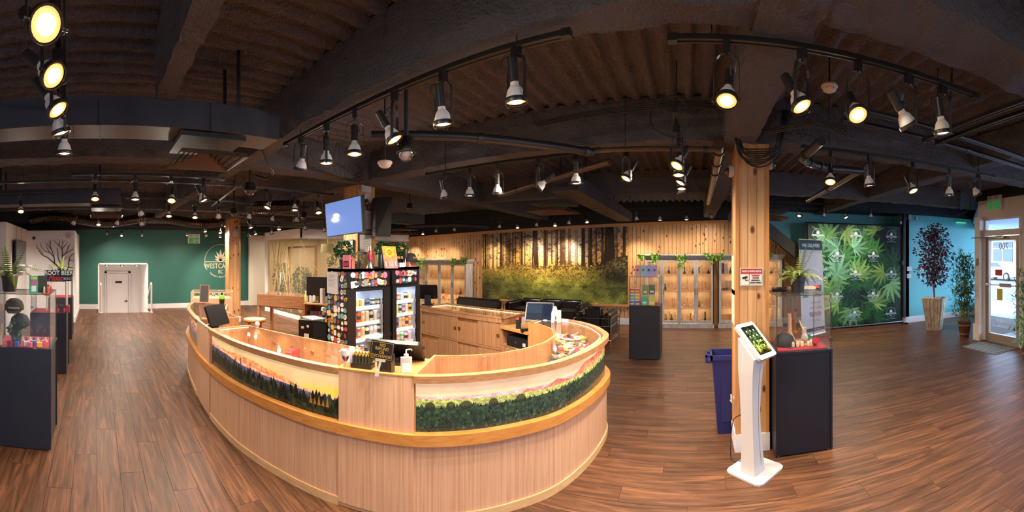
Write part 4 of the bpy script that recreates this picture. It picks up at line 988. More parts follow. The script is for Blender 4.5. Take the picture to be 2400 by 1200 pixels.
for k in range(4):
    cable([onY(1790, 300 + 5 * k, 2.95), onY(1850, 292 + 4 * k, 2.8), onY(1905, 285 + 3 * k, 2.7), onY(1985, 300 + 6 * k, 2.6)], .005, 'black cable %s of the run right of the big column' % ['topmost', 'second', 'third', 'lowest'][k])
for k in range(3):
    cable([atd(790 + k * 6, 335, 3.6), atd(780 + 16 * k, 380, 3.9), atd(800 + 5 * k, 420, 4.6), atd(850, 400 + 10 * k, 4.7), atd(835, 385, 4.3)], .006, 'black cable loop above the screen column, %s' % ['left', 'middle', 'right'][k])
cable([tuple(onY(1005, 330, 4.2).xy) + (3.02,), onY(1040, 400, 4.2), onY(1065, 409, 4.2), onY(1095, 395, 4.2), tuple(onY(1130, 340, 4.2).xy) + (3.02,)], .005, 'thin cable sagging in a U above the middle track')
cable([(.0, 2.55, 2.62), (-.12, 2.5, 2.72), (-.26, 2.5, 2.66), (-.27, 2.5, 2.52), (-.12, 2.5, 2.45), (0, 2.52, 2.55)], .005, 'coiled cable ring hanging left of the big column')
cable([tuple(onY(2205, 470, 6.8).xy) + (3.02,), onY(2212, 487, 6.8), onY(2228, 505, 6.8), onY(2255, 500, 6.6), onY(2272, 488, 6.4), tuple(onY(2276, 470, 6.4).xy) + (3.02,)], .006, 'loose white grey cable sagging over the dark tree')
cable([onX(615, 350, -2.9), onX(628, 385, -3.0), onX(640, 405, -3.2), onX(625, 418, -3.3), onX(600, 412, -3.4)], .012, 'thick cable bending down from the near duct corner')

# ---------------------------------------------------------------- ceiling devices
def dome(p, label, zt=3.0, s=1.0):
    t = thing('dome_camera', label, 'dome camera', p)
    MB().cyl((0, 0, .04), (0, 0, zt - p[2]), .013 * s, 8).build('drop_pole', M_black, t)
    MB().lathe([(.01, .10), (.045 * s, .09), (.055 * s, .05), (.055 * s, .01), (.062 * s, 0), (.05 * s, -.004)], 18, cap=False).build('housing', M_blackm, t, smooth=True)
    MB().lathe([(.046 * s, 0), (.043 * s, -.022), (.03 * s, -.042), (.012 * s, -.052), (1e-4, -.054)], 18, cap=False).build('dome', mat('smoked_dome', '3a3230', .08, spec=1.0), t, smooth=True)
    MB().ball((.01, 0, -.02), .02 * s).build('lens', mat('camera_lens', 'a08868', .15, metal=.6), t)
dome(atd(952, 358, 2.25), 'black dome camera on a pole right of the sideways spotlight')
dome(atd(586, 447, 4.4), 'black dome camera on a short pole above the narrow column', s=1.2)
dome(atd(548, 500, 6.6), 'small black dome camera just above the narrow column head')
dome(atd(960, 488, 7.0), 'small black dome camera between the screens and the pine wall')
dome(atd(712, 509, 7.2), 'small black dome camera above the white glass room')
def smoke(p, label):
    t = thing('smoke_detector', label, 'smoke detector', p); m = mat('detector_white', 'e6dcd2', .5)
    MB().lathe([(.01, .03), (.055, .03), (.058, .018), (.05, .008)], 20, cap=False).build('base', m, t, smooth=True)
    MB().lathe([(.05, .008), (.045, -.006), (.028, -.016), (1e-4, -.018)], 20, cap=False).build('cover', m, t, smooth=True)
    for k in range(6): MB().cbox(.042 * math.cos(k), .042 * math.sin(k), -.003, .008, .008, .006).build('slot', M_black, t)
smoke(atd(902, 388, 2.9), 'round white smoke detector right of the near track')
smoke(atd(1944, 210, 2.55), 'round white smoke detector above the right spotlights')
# ================================================================ prints made in numpy: forest mural and leaf backdrop
def glow(a, cx, cy, sx, sy, c, k):
    h, w_ = a.shape[:2]; X, Y = np.meshgrid(np.linspace(0, 1, w_), np.linspace(0, 1, h)); g = np.exp(-((X - cx) / sx) ** 2 - ((Y - cy) / sy) ** 2)[..., None] * k
    a[:] = a * (1 - g) + col(c) * g
def frond2d(a, x, y, ang, L_, c, r, n=16):
    px, py = x, y
    for k in range(1, n + 1):
        t = k / n; an = ang + r.uniform(-.02, .02); qx, qy = px + math.cos(an) * L_ / n, py + math.sin(an) * L_ / n; ang += (.045 if math.cos(ang) > 0 else -.045)
        wl_ = L_ * .24 * math.sin(PI * (t * .85 + .12)); cc = np.clip(c * r.uniform(.75, 1.25), 0, 1)
        for s in (-1, 1):
            b = an + s * 1.15; fline(a, (px, py), (px + math.cos(b) * wl_, py + math.sin(b) * wl_), 1.4, cc, .85)
        fline(a, (px, py), (qx, qy), 1.2, np.clip(c * 1.2, 0, 1)); px, py = qx, qy
def forest():
    r = np.random.default_rng(5); W_, h = 1240, 640
    a = gradient(h, W_, [(0, 'a89484'), (.2, 'c09468'), (.42, 'e0a050'), (.55, 'd09038'), (.62, '8a7428'), (1, '20200f')])
    glow(a, .47, .30, .11, .24, 'fff2d0', .95); glow(a, .67, .34, .09, .25, 'fff2d0', .95); glow(a, .10, .38, .12, .25, 'ffdf9a', .85); glow(a, .28, .40, .2, .2, 'ffc45c', .6); glow(a, .5, .5, .4, .08, 'ffd068', .6)
    Y, X = np.mgrid[0:h, 0:W_]; nz = noise2(h, W_, r, 26, 5, .8); cover = .30 + .9 * (Y / h) + .5 * (np.exp(-((X / W_ - .47) / .07) ** 2) + np.exp(-((X / W_ - .67) / .07) ** 2))
    m = (nz > cover * .9) & (Y < .5 * h); a[m] = a[m] * .35 + col('32261a') * .65
    for k in range(70):
        x = r.uniform(0, W_); w_ = r.uniform(1.5, 8); y1 = h * r.uniform(.47, .56); g = min(1, math.exp(-((x / W_ - .47) / .09) ** 2) + math.exp(-((x / W_ - .67) / .08) ** 2) + math.exp(-((x / W_ - .1) / .09) ** 2))
        c = col('3a281a') * (1 - .6 * g) + col('a0602c') * (.6 * g); fpoly(a, [(x, 0), (x + w_, 0), (x + w_ * 1.3, y1), (x - w_ * .3, y1)], c, .85)
        for j in range(30):
            yy = r.uniform(0, .40 * h); l = r.uniform(8, 40); s = r.choice((-1, 1)); fline(a, (x, yy), (x + s * l, yy + l * .35), 1.4, col('30241a'), .6)
    for x, w_, yb in ((.40, 50, .64), (.47, 16, .6), (.305, 14, .58), (.72, 24, .52), (.77, 18, .5), (.885, 74, .5), (.03, 16, .58), (.15, 20, .58), (.84, 14, .5), (.975, 22, .5), (.55, 12, .52), (.24, 10, .55)):
        x *= W_; fpoly(a, [(x - w_ * .42, 0), (x + w_ * .42, 0), (x + w_ * .6, yb * h), (x - w_ * .6, yb * h)], col('261a13'), .95)
        for j in range(9): xx = x + r.uniform(-.4, .4) * w_; fline(a, (xx, r.uniform(0, .3) * h), (xx + r.uniform(-2, 2), r.uniform(.35, yb) * h), 1.5, col('5d3f26'), .6)
    fpoly(a, [(.382 * W_, .42 * h), (.392 * W_, .36 * h), (.398 * W_, .62 * h), (.388 * W_, .62 * h)], col('b0682c'), .8)
    bush = noise2(h, W_, r, 50, 4, .85); top = h * (.50 + .03 * np.sin(X[0] / 70) - .10 * np.clip((X[0] / W_ - .72) / .2, 0, 1)); mm = (Y > top[None] + bush * 24)
    e_ = np.clip((X / W_ - .66) / .2, 0, 1)[..., None]; c_ = np.where((bush > .15)[..., None], col('caa040') * (1 - e_) + col('6e6030') * e_, col('6a5222') * (1 - e_) + col('2a2212') * e_); dk_ = np.clip((Y / h - .58) / .4, 0, 1)[..., None]
    a[mm] = (c_ * (1 - dk_ * .8) + col('1a1c0c') * dk_ * .8)[mm]
    for k in range(900):      # small bright fern tips of the middle distance
        x = r.uniform(0, .85) * W_; y = h * r.uniform(.58, .72); lit = math.exp(-((x / W_ - .5) / .3) ** 2); b_ = (col('ddc04c') * lit + col('8a8434') * (1 - lit)) * r.uniform(.6, 1.1); frond2d(a, x, y, -PI / 2 + r.uniform(-1.2, 1.2), r.uniform(14, 34), b_, r, 5)
    for (y, n_, L0, L1, cs) in ((.76, 46, 48, 90, ('c4bc44', '747c30')), (.86, 34, 70, 120, ('b0ac44', '5e6030')), (.97, 26, 90, 150, ('8f9a40', '444a26'))):
        for k in range(n_):
            x = (k + r.uniform(0, 1)) / n_ * W_; yy = y * h + r.uniform(-14, 22); lit = math.exp(-((x / W_ - .52) / .34) ** 2) * r.uniform(.6, 1.1); b_ = col(cs[0]) * lit + col(cs[1]) * (1 - min(1, lit)) * .8
            fpoly(a, [(x - 30, yy + 20), (x, yy - 14), (x + 30, yy + 20)], col('15180a'), .5)
            for j in range(7): frond2d(a, x, yy, -PI / 2 + (j - 3) * .36 + r.uniform(-.12, .12), r.uniform(L0, L1), np.clip(b_ * r.uniform(.5, 1.25), 0, 1), r, 14)
    for (u_, v_, L_) in ((.13, 1.0, 150), (.62, .97, 190), (.80, 1.0, 180), (.93, 1.02, 170), (.35, 1.0, 120)):
        for j in range(9): frond2d(a, u_ * W_, v_ * h, -PI / 2 + (j - 4) * .3, L_ * r.uniform(.7, 1.05), col('a8ac4c') * r.uniform(.5, 1.1), r, 24)
    k_ = np.exp(-((X / W_ - .93) / .10) ** 2 - ((Y / h - .66) / .12) ** 2)[..., None] * .55; a[:] = a * (1 - k_) + col('14120a') * k_
    return a
mural_m = imgmat('forest_print', forest(), .55)
t = thing('wall_mural', 'large sunlit forest and fern photo mural on the pine wall', 'mural', (XM0, YB - .012, .49))
zz = [(0, 0, ztop(XM0) - .565), (XM1 - XM0, 0, ztop(XM1) - .565), (XM1 - XM0, 0, 0), (0, 0, 0)]
quadmesh('print', zz, mural_m, t); MB().box(0, .001, 0, XM1 - XM0, .008, ztop(XM0) - .565).build('backing', M_black, t)

def blade(L_, w_, n=7, ser=.18):
    """outline of one toothed leaflet pointing along +x"""
    up = []; 
    for k in range(1, n):
        t_ = k / n; ww = w_ * math.sin(PI * t_ ** .8) ; up += [(L_ * (t_ + .02), ww * (1 + ser)), (L_ * (t_ + .045), ww * (1 - ser))]
    return [(0, 0)] + up + [(L_, 0)] + [(x, -y) for x, y in up[::-1]]
def leaf2d(a, x, y, ang, L_, c, r, al=1, n=9):
    for k in range(n):
        f = (k - (n - 1) / 2) / ((n - 1) / 2); ll = L_ * (1 - .5 * abs(f) ** 1.3); an = ang + f * 1.75
        P_ = blade(ll, ll * .085, 9, .22); ca, sa = math.cos(an), math.sin(an); cc = np.clip(c * r.uniform(.8, 1.2), 0, 1)
        fpoly(a, [(x + px * ca - py * sa, y + px * sa + py * ca) for px, py in P_], cc, al)
        fline(a, (x, y), (x + ca * ll * .95, y + sa * ll * .95), 1.3, np.clip(cc * 1.35, 0, 1), .8)
def backdrop():
    r = np.random.default_rng(9); n_ = 1100; a = gradient(n_, n_, [(0, '0d1712'), (1, '0c1410')])
    for (cnt, cs, s) in ((90, ['10241a', '0d1d14', '152c1e'], 190), (55, ['1c4426', '22502c', '193c24'], 230), (40, ['356a34', '44783c', '2e6034'], 240), (17, ['6ea05a', '84b46a', '7ab08a'], 235)):
        for k in range(cnt):
            gx, gy = r.uniform(0, n_), r.uniform(0, n_)
            leaf2d(a, gx, gy, r.uniform(0, 2 * PI), s * r.uniform(.6, 1.15), col(cs[r.integers(len(cs))]), r)
    for gx, gy in ((90, 330), (420, 60), (790, 60), (560, 560), (880, 520), (330, 860), (760, 880), (120, 640)):
        leaf2d(a, gx, gy, r.uniform(0, 2 * PI), 215, col('98bc62') * r.uniform(.8, 1.05), r)
    return a * np.array([.80, .84, .82])
bx = Vector((2.52, 8.12, 0)); bw = 4.93 - 2.52
t = thing('photo_backdrop', 'tall freestanding backdrop printed with green hemp leaves and round shop logos', 'backdrop', bx)
quadmesh('print', [(0, -.02, 2.41), (bw, 0, 2.41), (bw, 0, .06), (0, -.02, .06)], imgmat('leaf_print', backdrop(), .5), t)
MB().box(0, .005, .06, bw, .02, 2.41).build('fabric_back', M_black, t)
MB().cyl((-.03, .03, 0), (-.03, .03, 2.44), .016, 10).build('post', M_blackm, t); MB().cyl((bw + .05, .03, 0), (bw + .05, .03, 2.44), .016, 10).build('post', M_blackm, t)
MB().cyl((-.05, .03, 2.43), (bw + .07, .03, 2.43), .014, 8).build('top_bar', M_blackm, t); MB().cyl((-.05, .01, .04), (bw + .07, .02, .04), .018, 8).build('bottom_bar', mat('silver_bar', 'b9bcbe', .35, metal=.8), t)
MB().box(bw - .05, -.2, 0, bw + .1, -.14, .03).box(bw, -.2, 0, bw + .07, .25, .03).build('foot', M_blackm, t)
M_logo = mat('logo_white', 'e6efe9', .5); M_logob = mat('logo_blue', '9cc0e8', .5)
def logo_leaf(s):
    mb = MB()
    for k in range(7):
        f = (k - 3) / 3; an = PI / 2 + f * 1.25; ll = s * (1 - .45 * abs(f) ** 1.2); P_ = blade(ll, ll * .11, 6, .12)
        ca, sa = math.cos(an), math.sin(an); pts = [(px * ca - py * sa, px * sa + py * ca) for px, py in P_]
        n_ = len(pts); mb.add([(px, 0, pz) for px, pz in pts] + [(px, .002, pz) for px, pz in pts], [tuple(range(n_)), tuple(range(2 * n_ - 1, n_ - 1, -1))])
    return mb
def ringmesh(r0, r1, a0=0, a1=360, n=48):
    mb = MB(); vs = []
    for k in range(n + 1):
        a_ = R(a0 + (a1 - a0) * k / n); vs += [(r0 * math.cos(a_), 0, r0 * math.sin(a_)), (r1 * math.cos(a_), 0, r1 * math.sin(a_))]
    return mb.add(vs, [(2 * k, 2 * k + 1, 2 * k + 3, 2 * k + 2) for k in range(n)])
lg_l = logo_leaf(.085).build('leaf_mark', M_logo, mesh_only=True); lg_r = ringmesh(.122, .128).add([(-.122, 0, -.012), (.122, 0, -.012), (.122, 0, -.006), (-.122, 0, -.006)], [(0, 1, 2, 3)]).build('logo_ring', M_logob, mesh_only=True)
for (px, py) in [(1917, 548), (2006, 550), (2089, 552), (1963, 597), (2047, 597), (2005, 640), (2089, 640), (1924, 648), (1962, 692), (2046, 690), (2003, 735), (2088, 732)]:
    p = onY(px, py, 8.1) - bx; lg = put('logo', lg_r, t, loc=(p.x, -.024, p.z)); put('leaf_mark', lg_l, lg, loc=(0, -.001, 0))
    text('WESTCANNA', .05, M_logo, lg, (0, -.002, -.035), (PI / 2, 0, 0)); text('BC', .045, M_logo, lg, (0, -.002, -.075), (PI / 2, 0, 0)); text('Cannabis Retail Store', .03, M_logob, lg, (0, -.002, -.155), (PI / 2, 0, 0), shear=.3)

# big painted logo on the green wall
p = onX(517, 612, XW + .006); s = .56; M_cream = mat('logo_cream', 'e9d8b4', .5)
t = thing('wall_logo', 'cream round leaf logo and shop name on the dark green wall', 'logo', p, PI / 2)
ringmesh(s * .975, s, 0, 212, 80).build('ring', M_cream, t)
MB().box(-s, -.004, -.03, s, 0, -.012).build('line', M_cream, t); logo_leaf(.40).build('leaf_mark', M_cream, t)
text('WESTCANNA', .235, M_cream, t, (0, -.003, -.17), (PI / 2, 0, 0), sx=.80); text('BC', .17, M_cream, t, (0, -.003, -.36), (PI / 2, 0, 0), sx=.8)
body = 'Cannabis Retail Store'
for i, ch in enumerate(body):
    if ch == ' ': continue
    a_ = R(-132 + i * 4.2); text(ch, .085, M_cream, t, (.53 * math.cos(a_), -.003, .53 * math.sin(a_)), (PI / 2, a_ + PI / 2 if False else -(a_ + PI / 2), 0))
# ================================================================ plants
M_leafd = mat('leaf_deep', '2f5a2a', .5); M_leafm = mat('leaf_mid', '4c7c34', .5); M_leafy = mat('leaf_yellowgreen', '7c9a3c', .5); M_pot = mat('pot_black', '232222', .5); M_soil = mat('soil', '2c2018', .9)
M_leafb = mat('leaf_bright', '7fae38', .5); M_red = mat('leaf_burgundy', '4a2028', .5); M_bark = mat('bark', '6a4a34', .8); M_leafg = mat('leaf_greygreen', '6d7a5a', .6)
def pot(mb, r, h, taper=.78, z=0): return mb.lathe([(r * taper, z), (r * .98, z + h * .86), (r * 1.04, z + h * .86), (r * 1.04, z + h), (r * .94, z + h), (r * .92, z + h * .9), (1e-3, z + h * .9)], 18, cap=False)
M_fern = mat('fern_olive', '6c7a34', .5)
def fern(loc, label, s=1.0, seed=0, m=None, n=16):
    t = thing('potted_fern', label, 'potted plant', loc)
    pot(MB(), .058 * s, .11 * s).build('pot', M_pot, t, smooth=True)
    mb = fronds(MB(), n, .30 * s, .042 * s, .20 * s, .22 * s, seed, 20, (0, 0, .10 * s)); fronds(mb, 5, .16 * s, .035 * s, .03 * s, .24 * s, seed + 9, 16, (0, 0, .10 * s))
    mb.build('fronds', m or M_leafm, t); return t
# burgundy tree in ribbed square planter
t = thing('potted_tree', 'tall burgundy leaved tree in a ribbed whitewashed square planter', 'potted tree', (5.16, 7.0, 0), R(40))
pl = MB(); q = random.Random(4); n_ = 14
for side in range(4):
    for k in range(n_):
        u0, u1 = (k / n_ - .5) * 2, ((k + .86) / n_ - .5) * 2; b_, tp = .14, .235; pr = q.uniform(.004, .016); M_ = rotz(side * PI / 2)
        pl.add([(u0 * b_, -b_ - pr, 0), (u1 * b_, -b_ - pr, 0), (u1 * b_, -b_ + .02, 0), (u0 * b_, -b_ + .02, 0), (u0 * tp, -tp - pr, .73), (u1 * tp, -tp - pr, .73), (u1 * tp, -tp + .02, .73), (u0 * tp, -tp + .02, .73)],
               [(0, 1, 5, 4), (1, 2, 6, 5), (2, 3, 7, 6), (3, 0, 4, 7), (4, 5, 6, 7), (0, 3, 2, 1)], M_)
pl.add([(-.14, -.14, 0), (.14, -.14, 0), (.14, .14, 0), (-.14, .14, 0), (-.225, -.225, .70), (.225, -.225, .70), (.225, .225, .70), (-.225, .225, .70)], [(0, 1, 5, 4), (1, 2, 6, 5), (2, 3, 7, 6), (3, 0, 4, 7), (4, 5, 6, 7), (0, 3, 2, 1)])
pl.build('planter', wood('whitewashed_ribs', 'd9c9b2', 'a08468', scale=(30, 30, 6), rough=.8), t)
q = random.Random(2); rk = MB()
for k in range(26): rk.ball((q.uniform(-.17, .17), q.uniform(-.17, .17), .715), q.uniform(.02, .035), 5, .7)
rk.build('pebbles', mat('pebble', 'c9c0b4', .7), t, kind='stuff')
for sgn in (-1, 1): MB().tube([(sgn * .02, 0, .7), (sgn * .05, .02, 1.0), (-sgn * .03, 0, 1.3), (sgn * .03, .01, 1.6), (0, 0, 2.1)], [.016, .014, .012, .010, .005], 8).build('trunk', M_bark, t, smooth=True)
mb = MB(); br = MB()
for k in range(34):
    z = 1.05 + 1.2 * k / 34; rr = .36 * math.sin(PI * min(.97, (z - .9) / 1.5)) ** .7 * q.uniform(.6, 1.1); a_ = k * 2.4; e = Vector((rr * math.cos(a_), rr * math.sin(a_), z + .08)); br.tube([(0, 0, z - .1), tuple(e * .6 + Vector((0, 0, (z) * .4))), tuple(e)], .003, 5)
    leafball(mb, 38, e, .15, .075, k, .8, .55); leafball(mb, 26, e * .55 + Vector((0, 0, z * .45)), .13, .075, k + 50, .8, .55)
leafball(mb, 30, (0, 0, 2.27), .09, .055, 77, 1.2); mb.build('foliage', M_red, t); br.build('branches', M_bark, t)
# bamboo
def bamboo(loc, h, label, seed, n=11, r=.14, dens=78):
    t = thing('potted_bamboo', label, 'potted plant', loc); q = random.Random(seed)
    MB().lathe([(.095, 0), (.145, .30), (.15, .30), (.15, .34), (.125, .34), (.12, .30), (1e-3, .3)], 20, cap=False).build('tub', mat('tub_brown', '5c2f20', .5), t, smooth=True)
    for z, rr in ((.06, .108), (.24, .136)): MB().lathe([(rr, z), (rr + .006, z), (rr + .006, z + .025), (rr, z + .025)], 20, cap=False).build('hoop', mat('rope_hoop', '9a6a4c', .6), t)
    mb = MB()
    for k in range(n):
        a_ = 2 * PI * k / n; x, y = .07 * math.cos(a_), .07 * math.sin(a_); hh = h * q.uniform(.75, 1); lean = (q.uniform(-.1, .1), q.uniform(-.1, .1))
        MB().tube([(x, y, .28), (x + lean[0] * .4, y + lean[1] * .4, hh * .5), (x + lean[0], y + lean[1], hh)], [.008, .007, .003], 7).build('cane', mat('bamboo_cane', 'a98a5c', .5), t, smooth=True)
        for j in range(dens):
            f = q.uniform(.26, 1.02); c = Vector((x + lean[0] * f, y + lean[1] * f, hh * f)); d = Vector((q.uniform(-1, 1), q.uniform(-1, 1), q.uniform(-.1, .6))).normalized(); c = c + d * q.uniform(.03, .24)
            for i in range(4):
                dd = (d + Vector((q.uniform(-.8, .8), q.uniform(-.8, .8), q.uniform(-.7, .3)))).normalized(); sd = dd.cross(Vector((0, 0, 1))).normalized() * .011; l = q.uniform(.09, .15)
                mb.add([c, c + dd * l * .4 + sd, c + dd * l, c + dd * l * .4 - sd], [(0, 1, 2, 3)])
    mb.build('foliage', M_leafm, t); return t
bamboo((5.18, 5.98, 0), 1.72, 'bushy green bamboo in a brown tub beside the entrance pillar', 3)
bamboo(tuple(at(2418, 5.6, 0)), 1.55, 'green bamboo at the right picture edge in front of the side window', 8, n=7)

# ================================================================ glass topped pedestals
M_pedn = mat('pedestal_black', '1d1e26', .42, spec=.5); M_pedb = mat('pedestal_side', '3a2a22', .55); M_redcloth = mat('red_felt', '9c1f30', .8); M_edge = mat('glass_edge', '2a3a36', .2, spec=.8); M_chrome = mat('chrome', 'c9c9c9', .15, metal=1.0)
def pedestal(x0, y0, label, w_=.5, dpt=.5, zb=.87, zg=1.34, rz=0):
    t = thing('display_pedestal', label, 'display case', (x0, y0, 0), rz)
    MB().box(.012, .012, .012, w_ - .012, dpt - .012, zb - .02).build('plinth', M_pedn, t); MB().box(0, 0, zb - .02, w_, dpt, zb).build('plinth_top', M_pedn, t)
    [MB().box(x, 0, .01, x + .014, dpt, zb - .02).build('side_panel', M_pedn, t) for x in (0, w_ - .014)]
    for sx in (.03, w_ - .03):
        for sy in (.03, dpt - .03): MB().cyl((sx, sy, 0), (sx, sy, .012), .014, 10).build('foot_pad', M_chrome, t)
    g = .012
    MB().box(g + .02, g + .02, zb, w_ - g - .02, dpt - g - .02, zb + .004).build('felt', M_redcloth, t)
    for bxs in ((g, g, w_ - g, g + .005), (g, dpt - g - .005, w_ - g, dpt - g), (g, g, g + .005, dpt - g), (w_ - g - .005, g, w_ - g, dpt - g)):
        MB().box(bxs[0], bxs[1], zb, bxs[2], bxs[3], zg - .006).build('glass_pane', M_glass, t)
    MB().box(g - .004, g - .004, zg - .006, w_ - g + .004, dpt - g + .004, zg).build('glass_top', M_glass, t)
    e = MB()
    for (a, b) in (((g, g), (w_ - g, g)), ((w_ - g, g), (w_ - g, dpt - g)), ((w_ - g, dpt - g), (g, dpt - g)), ((g, dpt - g), (g, g))): e.box(min(a[0], b[0]) - .002, min(a[1], b[1]) - .002, zg - .007, max(a[0], b[0]) + .002, max(a[1], b[1]) + .002, zg - .001)
    for sx in (g, w_ - g):
        for sy in (g, dpt - g): e.box(sx - .003, sy - .003, zb, sx + .003, sy + .003, zg - .006)
    e.build('glass_edges', M_edge, t)
    for z in (zb + .06, zg - .07): MB().box(w_ - g - .01, g - .006, z, w_ - g + .016, g + .03, z + .035).build('hinge', M_chrome, t)
    return t
pedestal(-3.72, -.93, 'near left black pedestal with a glass case of black caps and rolling papers', dpt=.54)
pedestal(-5.85, -.95, 'second black pedestal from the left, glass case behind the root beer sign', dpt=.52, zb=.86, zg=1.31)
pedestal(-8.1, -.98, 'third and farthest black pedestal along the left wall', dpt=.48, zb=.84, zg=1.29)
pedestal(-1.035, 6.05, 'black pedestal with colourful packets in its glass case in front of the cabinets')
pedestal(.672, 3.05, 'large black pedestal at right with glass jars and a cap on red felt')
# ================================================================ kiosk, bin, column sign
M_kw = mat('kiosk_white', 'bdb9b8', .3, coat=.3)
k = thing('tablet_kiosk', 'white floor standing tablet kiosk with a curved stem and square foot', 'kiosk', (.48, 2.92, 0), R(44))
MB().cbox(0, 0, .006, .34, .34, .012, b=.045).build('base_plate', M_kw, k)
mb = MB(); vs = []; N_ = 16
for i in range(N_ + 1):
    z = .012 + (.87 - .012) * i / N_; t_ = i / N_; wx = .068 - .018 * math.sin(PI * min(1, t_ * 1.1)); y0 = -.072 + .035 * math.sin(PI * t_ * .9); y1 = .062 + .02 * t_ - .01 * math.sin(PI * t_)
    y1 = .06 + .03 * t_
    vs += [(-.035 - wx, y0, z), (-.035 + wx, y0, z), (-.035 + wx, y1, z), (-.035 - wx, y1, z)]
stem_vs = vs; stem_mb = mb
gv = MB(); vs = []
for i in range(1, N_):
    z = .012 + .858 * i / N_; t_ = i / N_; y0 = -.0735 + .035 * math.sin(PI * t_ * .9); vs += [(-.012, y0, z), (-.008, y0, z)]
gv.add(vs, [(2 * i, 2 * i + 1, 2 * i + 3, 2 * i + 2) for i in range(N_ - 2)]).build('seam', mat('seam_grey', '8a8f98', .5), k)
Mi = rotz(-R(44))
P_t, P_b = Vector((.33, 2.98, 1.121)), Vector((.5035, 2.8065, .8816)); P_c = Vector((.4955, 3.1455, 1.121))
L3 = lambda p: Mi @ (p - Vector((.48, 2.92, 0)))
a_, b_, c_ = L3(P_t), L3(P_b), L3(P_c); ux = (c_ - a_).normalized(); uy = (a_ - b_).normalized(); un = ux.cross(uy).normalized()
if un.z < 0: un = -un
tw_, tl_ = (c_ - a_).length, (a_ - b_).length; Mt = Matrix(((ux.x, uy.x, un.x, b_.x), (ux.y, uy.y, un.y, b_.y), (ux.z, uy.z, un.z, b_.z), (0, 0, 0, 1)))
MB().cbox(tw_ / 2, tl_ / 2, -.014, tw_, tl_, .028, Mt, b=.022).build('tablet_frame', M_kw, k)
for i in range(N_ * 4, N_ * 4 + 4):
    x_, y_, z_ = stem_vs[i]; stem_vs[i] = (x_, y_, b_.z - (un.x * (x_ - b_.x) + un.y * (y_ - b_.y)) / un.z - .032)
stem_mb.add(stem_vs, [(i * 4 + j, i * 4 + (j + 1) % 4, i * 4 + 4 + (j + 1) % 4, i * 4 + 4 + j) for i in range(N_) for j in range(4)] + [(0, 3, 2, 1), (N_ * 4, N_ * 4 + 1, N_ * 4 + 2, N_ * 4 + 3)]).build('stem', M_kw, k)
def menu():
    r = np.random.default_rng(2); a = gradient(420, 220, [(0, '10160f'), (.5, '2a3a1c'), (.75, '5c6a20'), (1, '1a1208')]); nz = noise2(420, 220, r, 12, 5, .8); a *= (1 + .9 * nz[..., None]); a = np.clip(a, 0, 1)
    for i in range(4):
        for j in range(3):
            x, y = 45 + j * 62, 70 + i * 80; X, Y = np.meshgrid(np.arange(220), np.arange(420)); m = (X - x) ** 2 + (Y - y) ** 2 < 90; a[m] = col('dfe8d8'); fline(a, (x - 16, y + 18), (x + 16, y + 18), 2, col('b8c4b0'))
    return a
sc = quadmesh('screen', [Mt @ Vector(v_) for v_ in ((.035, tl_ - .035, .002), (tw_ - .035, tl_ - .035, .002), (tw_ - .035, .04, .002), (.035, .04, .002))], imgmat('kiosk_screen', menu(), .15, emit=.9, spec=.5), k, label='lit dark green menu screen')
cable([(.40, 3.18, .33), (.33, 3.13, .30), (.305, 3.1, .12), (.31, 3.08, .01), (.34, 3.05, .006), (.37, 3.04, .012), (.38, 3.03, .02)], .004, 'black power cord from the column outlet to the white kiosk')
# recycling bin
M_bin = mat('bin_blue', '1f2560', .45)
b = thing('recycling_bin', 'slim dark blue recycling bin behind the big pine column', 'bin', (.16, 3.50, 0))
mb = MB()
def frustum(mb, x0, y0, x1, y1, X0_, Y0_, X1_, Y1_, za, zb_, caps=True):
    vs = [(x0, y0, za), (x1, y0, za), (x1, y1, za), (x0, y1, za), (X0_, Y0_, zb_), (X1_, Y0_, zb_), (X1_, Y1_, zb_), (X0_, Y1_, zb_)]
    return mb.add(vs, [(0, 1, 5, 4), (1, 2, 6, 5), (2, 3, 7, 6), (3, 0, 4, 7)] + ([(0, 3, 2, 1)] if caps else []))
frustum(mb, .07, .05, .47, .22, .02, .01, .53, .27, 0, .70); frustum(mb, .085, .065, .455, .205, .035, .025, .515, .255, .01, .735)
mb.box(0, 0, .70, .55, .018, .744).box(0, .262, .70, .55, .28, .744).box(0, 0, .70, .018, .28, .744).box(.532, 0, .70, .55, .28, .744); mb.build('bin_body', M_bin, b)
MB().box(-.045, .06, .715, .005, .08, .735).box(-.045, .2, .715, .005, .22, .735).box(-.045, .06, .66, -.03, .22, .735).box(-.03, .06, .66, .03, .22, .675).build('handle', M_bin, b)
MB().add([(.10, .029, .12), (.45, .029, .12), (.48, .012, .60), (.10, .012, .60), (.10, .037, .12), (.45, .037, .12), (.48, .02, .60), (.10, .02, .60)], [(0, 1, 2, 3), (0, 3, 7, 4), (0, 4, 5, 1)]).build('front_panel', M_bin, b)
for i in range(3):
    a_ = PI / 2 + i * 2 * PI / 3; c = Vector((.235 + .045 * math.cos(a_), .018, .37 + .045 * math.sin(a_))); a2 = a_ - .5
    d = Vector((-math.sin(a2), 0, math.cos(a2))); nn = Vector((math.cos(a2), 0, math.sin(a2))) * .011
    MB().add([c - d * .035 - nn, c + d * .02 - nn, c + d * .02 - nn * 2, c + d * .05, c + d * .02 + nn * 2, c + d * .02 + nn, c - d * .035 + nn], [tuple(range(7))]).build('arrow_mark', M_logo, b)
